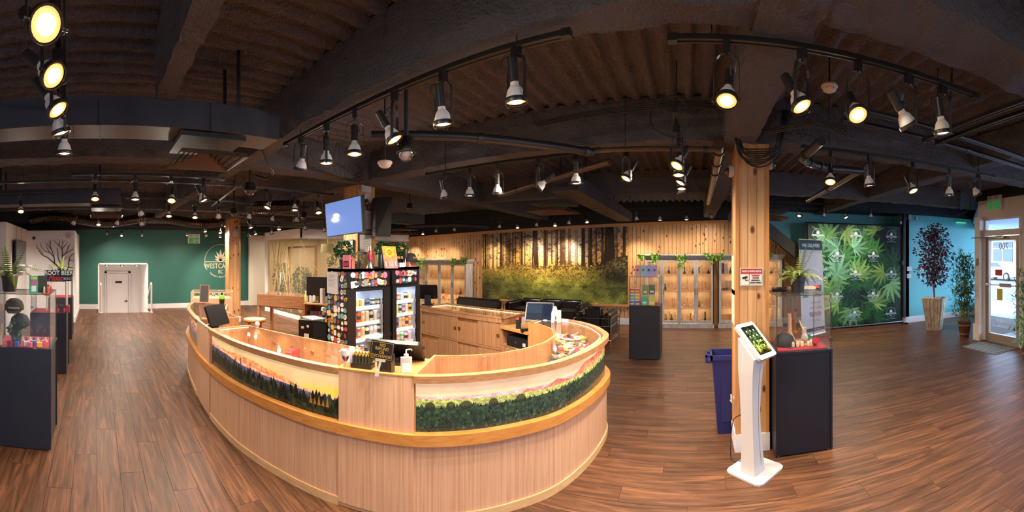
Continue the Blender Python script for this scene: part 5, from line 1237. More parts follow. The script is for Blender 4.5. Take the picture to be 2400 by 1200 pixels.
# surveillance sign
p = onY(1761, 649, 3.203); zt_, zb_ = onY(1761, 628, 3.2).z, onY(1761, 670, 3.2).z; w2 = (onY(1788, 649, 3.2).x - onY(1734, 649, 3.2).x) / 2; hh = zt_ - zb_
t = thing('warning_sign', 'red and white VIDEO SURVEILLANCE sign on the big pine column', 'sign', (p.x, 3.2, (zt_ + zb_) / 2)); M_sw = mat('sign_white', 'e6ddcc', .5); M_sr = mat('sign_red', 'b8353c', .5)
MB().box(-w2, -.004, -hh / 2, w2, 0, hh / 2).build('plate', M_sw, t); MB().box(-w2 * .94, -.005, hh * .17, w2 * .94, -.003, hh * .46).build('header', M_sr, t)
e = MB()
for bxx in ((-w2 * .94, -hh * .46, w2 * .94, -hh * .445), (-w2 * .94, -hh * .46, -w2 * .92, hh * .46), (w2 * .92, -hh * .46, w2 * .94, hh * .46), (-w2 * .2, -hh * .46, -w2 * .18, hh * .17), (-w2 * .94, hh * .445, w2 * .94, hh * .46)): e.box(bxx[0], -.0055, bxx[1], bxx[2], -.004, bxx[3])
e.build('border', M_black, t)
text('VIDEO SURVEILLANCE', .0215, M_sw, t, (0, -.0062, hh * .31), (PI / 2, 0, 0), sx=.78, bold=.0006)
for i, (s_, c, sz) in enumerate((('WARNING', M_sr, .021), ('24 HOURS', M_black, .017), ('MONITORED BY', M_black, .0145), ('SECURITY CAMERAS', M_black, .0145))): text(s_, sz, c, t, (w2 * .37, -.0055, hh * (.08 - i * .135)), (PI / 2, 0, 0), sx=.72, bold=.0005)
cm = MB(); Mx = Matrix.Translation((-w2 * .56, -.005, -.006)) @ Matrix.Rotation(R(-12), 4, 'Y'); cm.box(-.022, -.001, -.008, .022, .001, .010, Mx); cm.box(-.002, -.001, -.028, .003, .001, -.008, Mx); cm.box(-.002, -.001, -.028, .025, .001, -.023, Mx); cm.build('camera_mark', M_black, t)
# cameras and outlet on the column
def wallcam(loc, sx, label, m=M_kw):
    t = thing('wall_camera', label, 'camera', loc); MB().cyl((0, 0, 0), (sx * .045, 0, 0), .052, 18).build('housing', m, t); MB().ball((sx * .05, 0, -.005), .036, 10).build('dome', MATS['smoked_dome'], t, smooth=True); return t
wallcam((.358, 3.34, onY(1712, 399, 3.3).z), -1, 'white dome camera on the left side of the big column'); wallcam((.647, 3.3, onY(1804, 384, 3.3).z), 1, 'white dome camera on the right side of the big column')
tag(MB().box(-.004, -.035, -.06, 0, .035, .06).build('outlet', M_kw, loc=(.358, 3.36, .35)), 'white outlet low on the left side of the big column', 'outlet')
for zc, hgt, cc in ((1.50, .34, 'e8b48c'), (1.22, .30, 'e6c8a8')): tag(MB().box(-.006, -.1, -hgt / 2, 0, .1, hgt / 2).build('notice_board', mat('notice_' + cc, cc, .6), loc=(.357, 3.36, zc)), 'thin %s notice seen edge on at the left side of the big column' % ('upper' if zc > 1.4 else 'lower'), 'notice')
# ================================================================ white-washed display cabinets with glass pipes
M_wash = wood('grey_wash', 'cfc8be', 'a9a298', scale=(34, 34, 3), rough=.6, perobj=.04); M_cabin = wood('cabinet_inside', 'cfae86', 'b8946a', scale=(30, 30, 1.5), rough=.6, perobj=.02)
M_shelfled = mat('shelf_led', 'fff0d0', .5, emit='ffd898', es=4.0)
M_pipe_gl = glass('pipe_glass', 'ffe9c8', .38, refl=1.4); M_pipe_am = glass('pipe_amber', 'c8843c', .5, refl=1.2); M_pipe_gr = glass('pipe_green', '4f7a5a', .6, refl=1.2); M_pipe_dk = mat('pipe_dark', '26232a', .3); M_pipe_bl = glass('pipe_blue', '2f4a86', .6, refl=1.2)
def mk_pipe(k):
    mb = MB()
    if k == 0: mb.lathe([(1e-3, 0), (.042, 0), (.043, .015), (.016, .075), (.014, .085), (.014, .19), (.018, .2), (.013, .2), (.012, .09)], 12, cap=False); mb.cyl((.025, 0, .045), (.062, 0, .10), .006, 6); mb.lathe([(.004, .1), (.012, .115)], 8, Matrix.Translation((.064, 0, 0)), cap=False)
    if k == 1: mb.lathe([(1e-3, 0), (.036, 0), (.036, .008), (.015, .012), (.030, .03), (.034, .055), (.026, .085), (.012, .10), (.012, .15), (.016, .155), (.010, .155)], 12, cap=False); mb.tube([(.012, 0, .13), (.05, 0, .17), (.07, 0, .21)], .007, 6)
    if k == 2: mb.lathe([(1e-3, 0), (.032, 0), (.032, .01), (.018, .014), (.018, .24), (.022, .245), (.014, .245)], 12, cap=False); mb.ball((0, 0, .07), .03, 8); mb.cyl((.015, 0, .06), (.055, 0, .11), .006, 6)
    if k == 3: mb.lathe([(1e-3, 0), (.04, 0), (.044, .03), (.036, .06), (.01, .075), (.01, .12), (.014, .125), (.008, .125)], 12, cap=False); mb.tube([(-.03, 0, .05), (-.065, 0, .1), (-.06, 0, .13)], .006, 6)
    if k == 4: mb.lathe([(1e-3, 0), (.022, 0), (.022, .16), (.014, .17), (.014, .19), (1e-3, .19)], 10, cap=False)
    return mb
PIPEM = {}
def pipe_at(loc, k, mk, s, rz, label, group):
    key = (k, mk.name)
    if key not in PIPEM: PIPEM[key] = mk_pipe(k).build('glass_pipe', mk, smooth=True, mesh_only=True)
    o = put('glass_pipe', PIPEM[key], None, label, loc, (0, 0, rz)); o.scale = (s, s, s); return tag(o, label, 'glass pipe', group)
def cabinet(x0, x1, yf, nd, zt, zs, label, word, seed, dense=5, dpt=.34):
    t = thing('display_cabinet', label, 'cabinet', (x0, yf, 0)); W_ = x1 - x0
    MB().box(-.01, -.01, 0, W_ + .01, dpt, .10).box(-.02, -.02, 0, W_ + .02, .0, .085).build('base', M_wash, t)
    MB().box(0, dpt - .015, .1, W_, dpt, zt - .1).build('back_panel', M_cabin, t)
    [MB().box(x, 0, .1, x + .03, dpt, zt - .08).build('side_panel', M_wash, t) for x in (0, W_ - .03)]
    vs = [(x, y, z) for (e, z) in ((.0, zt - .12), (.02, zt - .10), (.06, zt - .03), (.06, zt)) for (x, y) in ((-e, -e), (W_ + e, -e), (W_ + e, dpt), (-e, dpt))]
    MB().add(vs, [(i * 4 + j, i * 4 + (j + 1) % 4, i * 4 + 4 + (j + 1) % 4, i * 4 + 4 + j) for i in range(3) for j in range(4)] + [(3, 2, 1, 0), (12, 13, 14, 15)]).build('crown', M_wash, t)
    MB().box(W_ / 2 - .02, .01, .1, W_ / 2 + .02, .04, zt - .1).build('centre_post', M_wash, t)
    dwid = W_ / nd
    for i in range(nd):
        a, b = i * dwid + .003, (i + 1) * dwid - .003; za, zb = .12, zt - .12
        d = MB().box(a, -.02, za, a + .045, 0, zb).box(b - .045, -.02, za, b, 0, zb).box(a + .045, -.02, za, b - .045, 0, za + .06).box(a + .045, -.02, zb - .05, b - .045, 0, zb).build('door', M_wash, t)
        MB().box(a + .045, -.012, za + .06, b - .045, -.008, zb - .05).build('door_glass', M_glass, d)
        hx = b - .022 if i % 2 == 0 else a + .022; MB().tube([(hx, -.02, .78), (hx, -.045, .79), (hx, -.045, .91), (hx, -.02, .92)], .006, 6).build('door_handle', M_blackm, d)
    q = random.Random(seed)
    for li, z in enumerate([.13] + zs):
        if li: MB().box(.03, .02, z - .012, W_ - .03, dpt - .016, z).build('shelf', M_cabin if li % 2 else M_cabin, t)
    for z in zs + [zt - .12]: MB().box(.04, dpt - .03, z - .022, W_ - .04, dpt - .018, z - .014).build('led_strip', M_shelfled, t)
    for z in zs + [zt - .12]: area_light('cabinet_light', (x0 + W_ / 2, yf + dpt * .55, z - .03), W_ * .85, .1, 3.6, (1, .78, .5))
    names = ['bottom', 'lower', 'middle', 'top', 'upper']
    for li, z in enumerate([.12] + zs):
        n_ = dense * nd
        for j in range(n_):
            x = x0 + .06 + (W_ - .12) * (j + .5) / n_ + q.uniform(-.015, .015)
            if any(abs(x - x0 - i * dwid) < .05 for i in range(nd + 1)): x += .055 if j % 2 else -.055
            if not x0 + .08 < x < x0 + W_ - .08: continue
            if li == len(zs): mk, kn, c = (M_pipe_bl, 'dark blue', 1) if (j * 7 + seed) % 5 < 2 and word != 'far left' else (M_pipe_gl, 'clear', 0)
            else: c = q.random(); mk, kn = (M_pipe_gl, 'clear') if c < .86 else ((M_pipe_am, 'amber') if c < .95 else (M_pipe_gr, 'green'))
            k = q.choice([0, 0, 1, 1, 2, 3]); g = '%s glass pipes on the %s shelf of the %s cabinet' % (kn, names[li], word)
            pipe_at((x, yf + q.uniform(.09, .22), z + (.0 if li else .0)), k, mk, q.uniform(.75, 1.12), q.uniform(0, 6), '%s %s glass pipe, %s shelf, door %s, %s cabinet' % (kn, ('cone based', 'round bodied', 'tall tube', 'squat')[k], names[li], ('one', 'two', 'three', 'four')[min(3, int((x - x0) / dwid))], word), g)
    return t
cabinet(-1.12, .46, 8.84, 4, 1.72, [.47, .87, 1.26], 'wide grey washed glass cabinet of pipes left of the big column', 'wide right', 3)
cabinet(.60, 2.10, 8.84, 4, 1.72, [.47, .87, 1.26], 'grey washed glass cabinet partly hidden behind the big column', 'half hidden', 6, 3)
cabinet(-7.95, -6.02, 8.84, 4, 1.585, [.1505 + .28, .58, 1.03], 'grey washed lit glass cabinet left of the forest mural', 'far left', 9, 5)
tag(MB().box(.485, 8.95, .0, .58, 9.16, 1.75).build('timber_post', M_pinetrim), 'bare orange timber post between the two right display cabinets', 'post')
# garlands on the cabinet tops
def garland(px, py, Y, w_, drop, label, seed, m=None):
    p = onY(px, py, Y); t = thing('hanging_garland', label, 'artificial plant', p); q = random.Random(seed); mb = MB()
    for k in range(int(90 + 900 * w_ * max(.2, drop))):
        x = q.uniform(-w_, w_); dz = -q.uniform(0, drop) * (1 - abs(x / w_) ** 1.5) + .03; c = Vector((x, q.uniform(-.05, .03), dz)); d = Vector((q.uniform(-1, 1), q.uniform(-1, .2), q.uniform(-1, .5))).normalized(); l = q.uniform(.045, .085); s_ = d.cross(Vector((0, 1, .3))).normalized() * l * .2
        mb.add([c, c + d * l * .5 + s_, c + d * l, c + d * l * .5 - s_], [(0, 1, 2, 3)])
    mb.build('foliage', m or M_leafb, t); MB().tube([(-w_, 0, .01), (0, -.02, .03), (w_, 0, .01)], .004, 5).build('stem', M_leafd, t)
    return t
garland(1503, 602, 8.78, .06, .10, 'small green garland at the left end of the wide right cabinet', 1); garland(1535, 600, 8.76, .08, .22, 'green garland over the first door pair of the wide right cabinet', 2); garland(1596, 600, 8.76, .09, .40, 'longest green garland hanging over the middle of the wide right cabinet', 3)
garland(1674, 598, 8.76, .22, .22, 'broad bright green garland over the timber post', 4); garland(1803, 597, 8.76, .07, .06, 'small green sprig on the cabinet right of the big column', 5)
garland(985, 608, 8.74, .20, .36, 'bushy green garland at the left end of the left cabinet', 6); garland(1065, 610, 8.74, .08, .24, 'green garland near the right doors of the left cabinet', 7); garland(1088, 608, 8.74, .08, .16, 'green garland at the right end of the left cabinet', 8)
# things in the half hidden cabinet
tag(MB().box(0, 0, 0, .26, .03, .17).build('display_card', mat('card_orange', 'e8a860', .6), loc=(.66, 8.92, .14)), 'orange and white boxed kit on the bottom shelf right of the timber post', 'box')
tag(MB().box(0, 0, 0, .16, .02, .24).build('picture_card', mat('card_cream', 'e6d6c0', .6), loc=(.66, 9.0, 1.27)), 'cream picture card on the top shelf right of the timber post', 'card')
tag(MB().box(0, 0, 0, .20, .02, .22).build('picture_card', mat('card_pink', 'e0c0a8', .6), loc=(.74, 9.0, .88)), 'pink framed card on the middle shelf right of the timber post', 'card')
for i, c in enumerate(('2a5a8a', 'a02a3a', '2a7a6a')): tag(MB().lathe([(1e-3, 0), (.028, 0), (.028, .05), (1e-3, .05)], 14, cap=False).build('grinder', mat('tin_' + c, c, .3, metal=.6), loc=(.66 + i * .07, 8.93, .875)), '%s metal grinder in a row beside the timber post' % ('blue', 'red', 'teal')[i], 'grinder')

# ================================================================ black leather sofa and armchair with chrome frames
M_leather = mat('black_leather', '1a1716', .33, spec=.6, bump=(90, .2, .004))
def cushion(x0, y0, z0, x1, y1, z1, r=.04):
    mb = MB(); bm = bmesh.new(); bmesh.ops.create_cube(bm, size=1)
    for v_ in bm.verts: v_.co = Vector(((x0 + x1) / 2 + v_.co.x * (x1 - x0), (y0 + y1) / 2 + v_.co.y * (y1 - y0), (z0 + z1) / 2 + v_.co.z * (z1 - z0)))
    bmesh.ops.bevel(bm, geom=bm.edges[:], offset=r, segments=3, affect='EDGES'); bm.verts.ensure_lookup_table()
    mb.v = [tuple(v_.co) for v_ in bm.verts]; mb.f = [tuple(v_.index for v_ in f.verts) for f in bm.faces]; bm.free(); return mb
def lounge(loc, rz, W_, ns, label, D_=.78, hb=.72):
    t = thing('leather_sofa' if ns > 1 else 'leather_armchair', label, 'sofa' if ns > 1 else 'armchair', loc, rz)
    sw = (W_ - .36) / ns
    for i in range(ns):
        cushion(.18 + i * sw, .0, .26, .18 + (i + 1) * sw - .01, D_ - .2, .42).build('seat_cushion', M_leather, t, smooth=True)
        cushion(.18 + i * sw, D_ - .2, .26, .18 + (i + 1) * sw - .01, D_ - .02, hb, .05).build('back_cushion', M_leather, t, smooth=True)
    for s in (0, 1): cushion(.02 if not s else W_ - .18, .0, .10, .18 if not s else W_ - .02, D_ - .02, .60 if ns == 1 else .58, .045).build('arm_cushion', M_leather, t, smooth=True)
    cushion(.18, .02, .10, W_ - .18, D_ - .04, .26, .02).build('seat_base', M_leather, t, smooth=True)
    for x in (0, W_):
        for y in (0, D_): MB().cyl((x, y, 0), (x, y, .5), .011, 8).build('leg', M_chrome, t)
    f = MB()
    for z in (.10, .36, .50): f.cyl((0, D_, z), (W_, D_, z), .008, 8); f.cyl((0, 0, z), (0, D_, z), .008, 8); f.cyl((W_, 0, z), (W_, D_, z), .008, 8)
    f.cyl((0, 0, .10), (W_, 0, .10), .008, 8).build('chrome_frame', M_chrome, t)
    return t
lounge((-4.42, 8.1, 0), 0, 2.0, 3, 'long black leather sofa with chrome frame below the forest mural', hb=.62)
a = lounge((-1.52, 7.68, 0), PI, .72, 1, 'black leather armchair with chrome frame seen from behind near the counter end')
o = cushion(0, 0, .25, 1.25, .6, .42, .04).build('seat_cushion', M_leather, None, smooth=True); t = thing('leather_bench', 'low black leather bench behind the straight back counter', 'bench', (-5.6, 7.3, 0)); o.parent = t; cushion(.0, .45, .4, 1.25, .6, .66, .04).build('back_cushion', M_leather, t, smooth=True); MB().box(.05, .05, 0, 1.2, .55, .25).build('base', M_black, t)
tag(MB().box(-.04, -.006, -.06, .04, 0, .06).build('outlet', M_kw, loc=onY(1448, 733, 9.19)), 'white double outlet on the pine wall right of the black armchair', 'outlet')

# ================================================================ hanging screens and fittings on the middle column
M_screen = mat('screen_blue', '5f7fc0', .05, emit='7c9be0', es=.75); M_plastic = mat('black_plastic', '141315', .35, spec=.5)
A, B, C_, D_ = at(761, 4.65, 2.31), at(847, 4.10, 2.33), at(851, 4.10, 1.925), at(766, 4.65, 1.90)
t = thing('wall_screen', 'lit blue flat screen on an arm at the middle column', 'television', A); 
n_ = (B - A).cross(D_ - A).normalized()
if n_.y < 0: n_ = -n_
o_ = A
def slab(a, b, c, d, nn, th, ins=0):
    cx = (a + b + c + d) / 4; q_ = [p + (cx - p).normalized() * ins for p in (a, b, c, d)]; return MB().add([p - o_ for p in q_] + [p - o_ + nn * th for p in q_], [(0, 1, 2, 3), (7, 6, 5, 4), (0, 4, 5, 1), (1, 5, 6, 2), (2, 6, 7, 3), (3, 7, 4, 0)])
slab(A, B, C_, D_, n_, .045).build('bezel', M_plastic, t); slab(A - n_ * .002, B - n_ * .002, C_ - n_ * .002, D_ - n_ * .002, n_, .002, .018).build('screen', M_screen, t)
m_ = (A + B + C_ + D_) / 4 - o_; MB().tube([tuple(m_ + n_ * .04), tuple(m_ + n_ * .2 + Vector((-.2, 0, 0))), tuple(Vector((-4.1, 3.23, m_.z + o_.z)) - o_)], .018, 8).build('bracket_arm', M_blackm, t)
A2, B2, C2, D2 = at(874, 5.05, 2.44), at(913, 5.35, 2.50), at(909, 5.3, 1.94), at(873, 5.0, 1.93)
t = thing('wall_screen', 'black back of a second screen on the right of the middle column', 'television', A2); o_ = A2; n_ = (B2 - A2).cross(D2 - A2).normalized(); n_ = n_ if n_.y > 0 else -n_
slab(A2, B2, C2, D2, n_, .05).build('back_cover', M_plastic, t)
for (u0, v0, u1, v1) in ((.35, .25, .7, .6), (.1, .75, .75, .97)):
    f = lambda u, v_: (A2.lerp(B2, u)).lerp(D2.lerp(C2, u), v_) - n_ * .03
    slab(f(u0, v0), f(u1, v0), f(u1, v1), f(u0, v1), n_, .03).build('bracket_plate', mat('dark_grey_plastic', '2c2b2d', .5), t)
M_paper = mat('paper', 'e3d6c8', .7); M_ink = mat('ink_grey', '6c6660', .7)
def onface(px, py): return onX(px, py, -3.935)
def framed(px0, py0, px1, py1, label, yface=None):
    f = onface if yface is None else (lambda a, b: onY(a, b, yface)); p0, p1 = f(px0, py0), f(px1, py1); t = thing('framed_certificate', label, 'picture frame', (p0 + p1) / 2)
    c = (p0 + p1) / 2; hy, hz, hx = abs(p1.y - p0.y) / 2, abs(p1.z - p0.z) / 2, abs(p1.x - p0.x) / 2
    if yface is None:
        MB().box(-.01, -hy, -hz, .01, hy, hz).build('frame', M_plastic, t); MB().box(.01, -hy + .012, -hz + .014, .012, hy - .012, hz - .014).build('certificate', M_paper, t)
        for k in range(7): MB().box(.012, -hy * (.6 - .1 * (k % 3)), hz * (.55 - k * .17), .0128, hy * .6, hz * (.57 - k * .17)).build('text_line', M_ink, t)
    else:
        MB().box(-hx, -.01, -hz, hx, .01, hz).build('frame', M_plastic, t); MB().box(-hx + .012, -.012, -hz + .014, hx - .012, -.01, hz - .014).build('certificate', M_paper, t)
    return t
framed(850, 490, 871, 541, 'upper framed certificate on the middle column'); framed(840, 547, 871, 594, 'lower framed certificate on the middle column'); framed(818, 562, 829, 596, 'framed paper behind the topiary on the middle column', 3.215)
p = onface(857, 441); tag(MB().cbox(0, 0, 0, .03, .17, .12, Matrix.Translation(p)).build('access_point', M_kw), 'flat white box at the head of the middle column', 'device')
p = onface(864, 468); t = thing('horn_speaker', 'grey round horn loudspeaker on the middle column', 'loudspeaker', p, math.atan2(-.75, .66)); Mh = Matrix.Rotation(PI / 2, 4, 'Y')
MB().lathe([(.02, -.06), (.02, .05), (.035, .08), (.066, .11), (.07, .112), (.06, .105), (.03, .08), (.012, .07), (1e-3, .09)], 20, Mh, cap=False).build('horn', mat('horn_grey', 'b4b0a8', .4), t, smooth=True); MB().cyl((-.06, 0, -.0), (.0, 0, 0), .03, 12).build('driver', mat('driver_grey', '5a5856', .5), t)
wallcam(tuple(onface(855, 476)), 1, 'small black dome camera under the horn loudspeaker', M_plastic)
p = onX(553, 534, -9.015); wallcam(tuple(p), 1, 'white dome camera high on the narrow far column'); p = onX(551, 548, -9.01); tag(MB().cyl((0, 0, 0), (.02, 0, 0), .085, 24).build('ceiling_disc', M_kw, loc=p), 'round white disc speaker on the narrow far column', 'loudspeaker')

# ================================================================ sticker covered drink coolers
M_fr = mat('cooler_black', '121113', .32, spec=.5, coat=.2); M_frin = mat('cooler_inside', 'd4dbe8', .5, emit='c8d8f4', es=.05); M_wire = mat('shelf_wire', 'd8d4cc', .4)  # cooler liner emits a faint glow, adding to its lit look
STC = ['c8a848', 'b04a40', 'd8d0c0', '4a6a88', '5a8a60', 'c87a48', 'b86a88', '6a5a80', 'cfc088', '2a2a2e', 'e0dcd4', '6a9a9a', '8a3a3a', 'a89a84', '3a3a3e', 'e0dcd4']
STM = {}
def sticker(parent, M_, w_, h_, kind, c1, c2, rot):
    key = (kind, c1)
    if key not in STM:
        mb = MB()
        if kind == 0: P_ = [(.5 * math.cos(2 * PI * k / 18), .5 * math.sin(2 * PI * k / 18)) for k in range(18)]
        elif kind == 1: P_ = [(-.5, -.4), (-.4, -.5), (.4, -.5), (.5, -.4), (.5, .4), (.4, .5), (-.4, .5), (-.5, .4)]
        elif kind == 2: P_ = [((.5 if k % 2 else .34) * math.cos(2 * PI * k / 14), (.5 if k % 2 else .34) * math.sin(2 * PI * k / 14)) for k in range(14)]
        else: P_ = [(0, -.5), (.42, -.15), (.5, .25), (.2, .5), (0, .35), (-.2, .5), (-.5, .25), (-.42, -.15)]
        STM[key] = mb.prism(P_, 0, .0012).build('sticker', mat('sticker_' + c1, c1, .4), mesh_only=True)
    o = put('sticker', STM[key], parent); o.matrix_local = M_ @ Matrix.Rotation(rot, 4, 'Z') @ Matrix.Diagonal((w_, h_, 1, 1))
    key2 = (kind, c2)
    if key2 not in STM: sticker_dummy(kind, c2)
    if rnd.random() < .6:
        i = put('sticker_print', STM[key2], o); i.location = (rnd.uniform(-.12, .12), rnd.uniform(-.12, .12), .0012); i.scale = (rnd.uniform(.35, .8), rnd.uniform(.3, .75), .6)
def sticker_dummy(kind, c):
    P_ = [(.5 * math.cos(2 * PI * k / 12), .5 * math.sin(2 * PI * k / 12)) for k in range(12)] if kind in (0, 2) else [(-.5, -.25), (0, -.5), (.5, -.2), (.35, .5), (-.35, .42)]
    STM[(kind, c)] = MB().prism(P_, 0, .0012).build('sticker_print', mat('sticker_' + c, c, .4), mesh_only=True)
CANM = {}
def can(loc, h_, r_, body, top, label, group, parts=True):
    key = (h_, r_, body, top)
    if key not in CANM:
        CANM[key] = (MB().lathe([(1e-3, 0), (r_ * .8, 0), (r_, .006), (r_, h_ * .9)], 12, cap=False).build('can_body', mat('can_' + body, body, .3, metal=.2), smooth=True, mesh_only=True), MB().lathe([(r_, h_ * .9), (r_ * .82, h_ * .97), (r_ * .82, h_), (1e-3, h_)], 12, cap=False).build('lid', mat('can_' + top, top, .3, metal=.6), mesh_only=True),
                     MB().lathe([(r_ * 1.01, h_ * .3), (r_ * 1.01, h_ * .62)], 12, cap=False).build('label_band', mat('can_' + top, top, .3, metal=.6), mesh_only=True))
    t = thing('drink_can', label, 'drink can', loc, 0, group); put('can_body', CANM[key][0], t); put('lid', CANM[key][1], t); put('label_band', CANM[key][2], t); return t
def cooler(y0, y1, xf, dpt, zt, gy0, gy1, gzt, rows, label, word, seed, nside, nhead):
    t = thing('drinks_cooler', label, 'refrigerator', (xf, y0, 0)); W_ = y1 - y0; g0, g1 = gy0 - y0, gy1 - y0; zh = 1.315
    MB().box(-dpt, 0, 0, -dpt + .02, W_, zt).box(-dpt, 0, 0, -.02, .02, zt).box(-dpt, W_ - .02, 0, -.02, W_, zt).box(-dpt, 0, zt - .03, 0, W_, zt).box(-dpt, 0, 0, -.02, W_, .12).box(-dpt + .02, .02, zh, -.02, W_ - .02, zt - .03).build('cabinet_body', M_fr, t)
    MB().box(-.02, 0, zh + .01, .0, W_, zt - .0).build('header_panel', M_fr, t)
    MB().box(-dpt + .02, .02, .12, -dpt + .03, W_ - .02, zh).box(-dpt + .03, .02, .12, -.03, .03, zh).box(-dpt + .03, W_ - .03, .12, -.03, W_ - .02, zh).box(-dpt + .02, .02, zh - .01, -.03, W_ - .02, zh).build('liner', M_frin, t)
    d = MB().box(-.02, 0, .08, .012, g0, zh).box(-.02, g1, .08, .012, W_, zh).box(-.02, g0, .08, .012, g1, .16).box(-.02, g0, gzt, .012, g1, zh).build('door', M_fr, t)
    MB().box(-.01, g0, .16, -.006, g1, gzt).build('door_glass', M_glass, d)
    MB().box(-.012, g1 - .012, .16, -.002, g1 - .004, gzt).build('chrome_edge', M_chrome, d)
    MB().cyl((-.05, W_ / 2 - .05, zh - .02), (-.05, W_ / 2 + .05, zh - .02), .01, 8).build('lamp_tube', mat('cooler_tube', 'eef4ff', .4, emit='dfeaff', es=14), t)
    area_light('cooler_light', (xf - dpt * .3, (y0 + y1) / 2, 1.27), W_ * .8, .15, 1.7, (.85, .92, 1)); area_light('cooler_light', (xf - .05, y1 - .05, .75), .03, .9, 1.0, (.85, .92, 1), rot=(0, PI / 2 - .3, 0))
    for i, (z, h_, n_, cols, nm) in enumerate(rows):
        sh = MB().box(-dpt + .03, .03, z - .008, -.05, .035, z).box(-.055, .03, z - .025, -.05, W_ - .03, z + .012); 
        for k in range(14): y = .04 + (W_ - .08) * k / 13; sh.box(-dpt + .03, y - .0015, z - .004, -.05, y + .0015, z)
        sh.box(-.052, .03, z - .03, -.048, W_ - .03, z - .026); sh.build('wire_shelf', M_wire, t)
        for k in range(n_):
            y = y0 + .065 + (W_ - .13) * (k + .5) / n_; c = cols[k % len(cols)]
            can((xf - .085, y, z + .001), h_, min(.031, (W_ - .13) / n_ * .47), c, '2a2a2a' if (k + i) % 3 == 0 else 'd8d2c8', '%s %s in the %s drinks cooler' % (COLN.get(c, 'pale'), nm, word), 'cans in the %s drinks cooler' % word)
    q = random.Random(seed)
    for k in range(nside):
        r_ = k // 6; cc = k % 6; z = zt - .05 - r_ * (.066) + q.uniform(-.012, .012); x = -.03 - cc * (dpt - .05) / 5.1 + q.uniform(-.01, .01)
        if x < -dpt + .03: x = -dpt + .03
        c1, c2 = q.sample(STC, 2); sticker(t, Matrix.Translation((x, -.0005, z)) @ Matrix.Rotation(PI / 2, 4, 'X'), q.uniform(.035, .07), q.uniform(.035, .075), q.randrange(4), c1, c2, q.uniform(-.5, .5))
    for k in range(nhead):
        y = .06 + (W_ - .11) * ((k // 2) + .5) / ((nhead + 1) // 2); z = zh + .055 + (k % 2) * .085 + q.uniform(-.01, .01)
        c1, c2 = q.sample(STC, 2); sticker(t, Matrix.Translation((.0005, y, z)) @ Matrix.Rotation(PI / 2, 4, 'Z') @ Matrix.Rotation(PI / 2, 4, 'X'), q.uniform(.055, .085), q.uniform(.055, .085), q.randrange(4), c1, c2, q.uniform(-.3, .3))
    return t
COLN = {'a83244': 'crimson', 'd8482e': 'red', 'e09a3c': 'amber', 'c8b088': 'tan', 'b8b4ac': 'grey', 'b0a890': 'stone', '8a8a90': 'silver', 'e0742c': 'orange', 'c03a5a': 'raspberry', 'dcdce0': 'white', 'c8c83c': 'lime', 'd0d4e4': 'pale blue', '3a6aa8': 'blue', 'd8d84a': 'yellow', '6aa88a': 'green', 'b85a3c': 'rust', '8ac0a8': 'mint', 'e0a4b4': 'pink', 'e8c878': 'cream', 'd84a8a': 'magenta', '7a4a9a': 'purple', 'e8a04a': 'golden', '3a5ab8': 'cobalt', 'c8782c': 'copper', '4aa04a': 'leaf green', '2a4a3a': 'dark green'}
cooler(2.462, 3.089, -3.18, .36, 1.53, 2.574, 2.99, 1.285, [
    (1.10, .085, 6, ['e0742c', 'd8d84a', 'c8c83c', '3a6aa8', '2a4a3a', '2a4a3a'], 'carton or bottle on the top shelf'),
    (.925, .125, 8, ['a83244', 'd8482e', 'd8482e', 'e09a3c', 'c8b088', 'b0a890', 'b8b4ac', '8a8a90'], 'can on the second shelf'),
    (.745, .13, 8, ['e0742c', 'e0742c', 'c03a5a', 'c8c83c', 'dcdce0', 'd0d4e4', 'dcdce0', 'd0d4e4'], 'can on the third shelf'), (.56, .12, 6, ['dcdce0', 'b8b4ac', '8a8a90'], 'can on the fourth shelf')],
    'sticker covered black drinks cooler with a glass door, left of the pair', 'left', 4, 114, 22)
cooler(3.17, 3.66, -3.22, .34, 1.535, 3.235, 3.60, 1.29, [
    (1.115, .095, 5, ['6aa88a', 'b85a3c', '8ac0a8', 'e0a4b4', 'e8c878'], 'can on the top shelf'), (.955, .115, 6, ['d84a8a', 'c8c83c', '8ac0a8', '7a4a9a', 'e8c878', 'e8a04a'], 'can on the second shelf'),
    (.775, .13, 6, ['e0742c', '3a5ab8', 'e8a04a', 'c8782c', 'e8a04a', 'e0742c'], 'can on the third shelf'), (.60, .12, 5, ['d8482e', 'b85a3c', '4aa04a', 'e0a4b4', 'e0a4b4'], 'can on the fourth shelf')],
    'sticker covered black drinks cooler, right of the pair', 'right', 8, 0, 14)
text('VIBES', .045, mat('sticker_gold', 'd8a83c', .4), None, (-3.176, 2.80, 1.425), (PI / 2, 0, PI / 2), sx=.8); C.objects[-1].parent = [o for o in C.objects if o.name == 'drinks_cooler'][0]; C.objects[-1].location = (.004, .34, 1.425)
# whiteboard on the cooler side
A, B = onY(768, 637, 2.45), onY(792, 690, 2.45); t = thing('clipboard_list', 'white list on a board hung on the left cooler side', 'notice', (A + B) / 2)
hx, hz = abs(B.x - A.x) / 2, abs(A.z - B.z) / 2; MB().cbox(0, .0, 0, hx * 2, .016, hz * 2).build('board', M_kw, t)
for k in range(9): MB().box(-hx * .75, -.0095, hz * (.72 - k * .13), hx * (.6 - .15 * (k % 3)), -.008, hz * (.745 - k * .13)).build('text_line', M_ink, t)
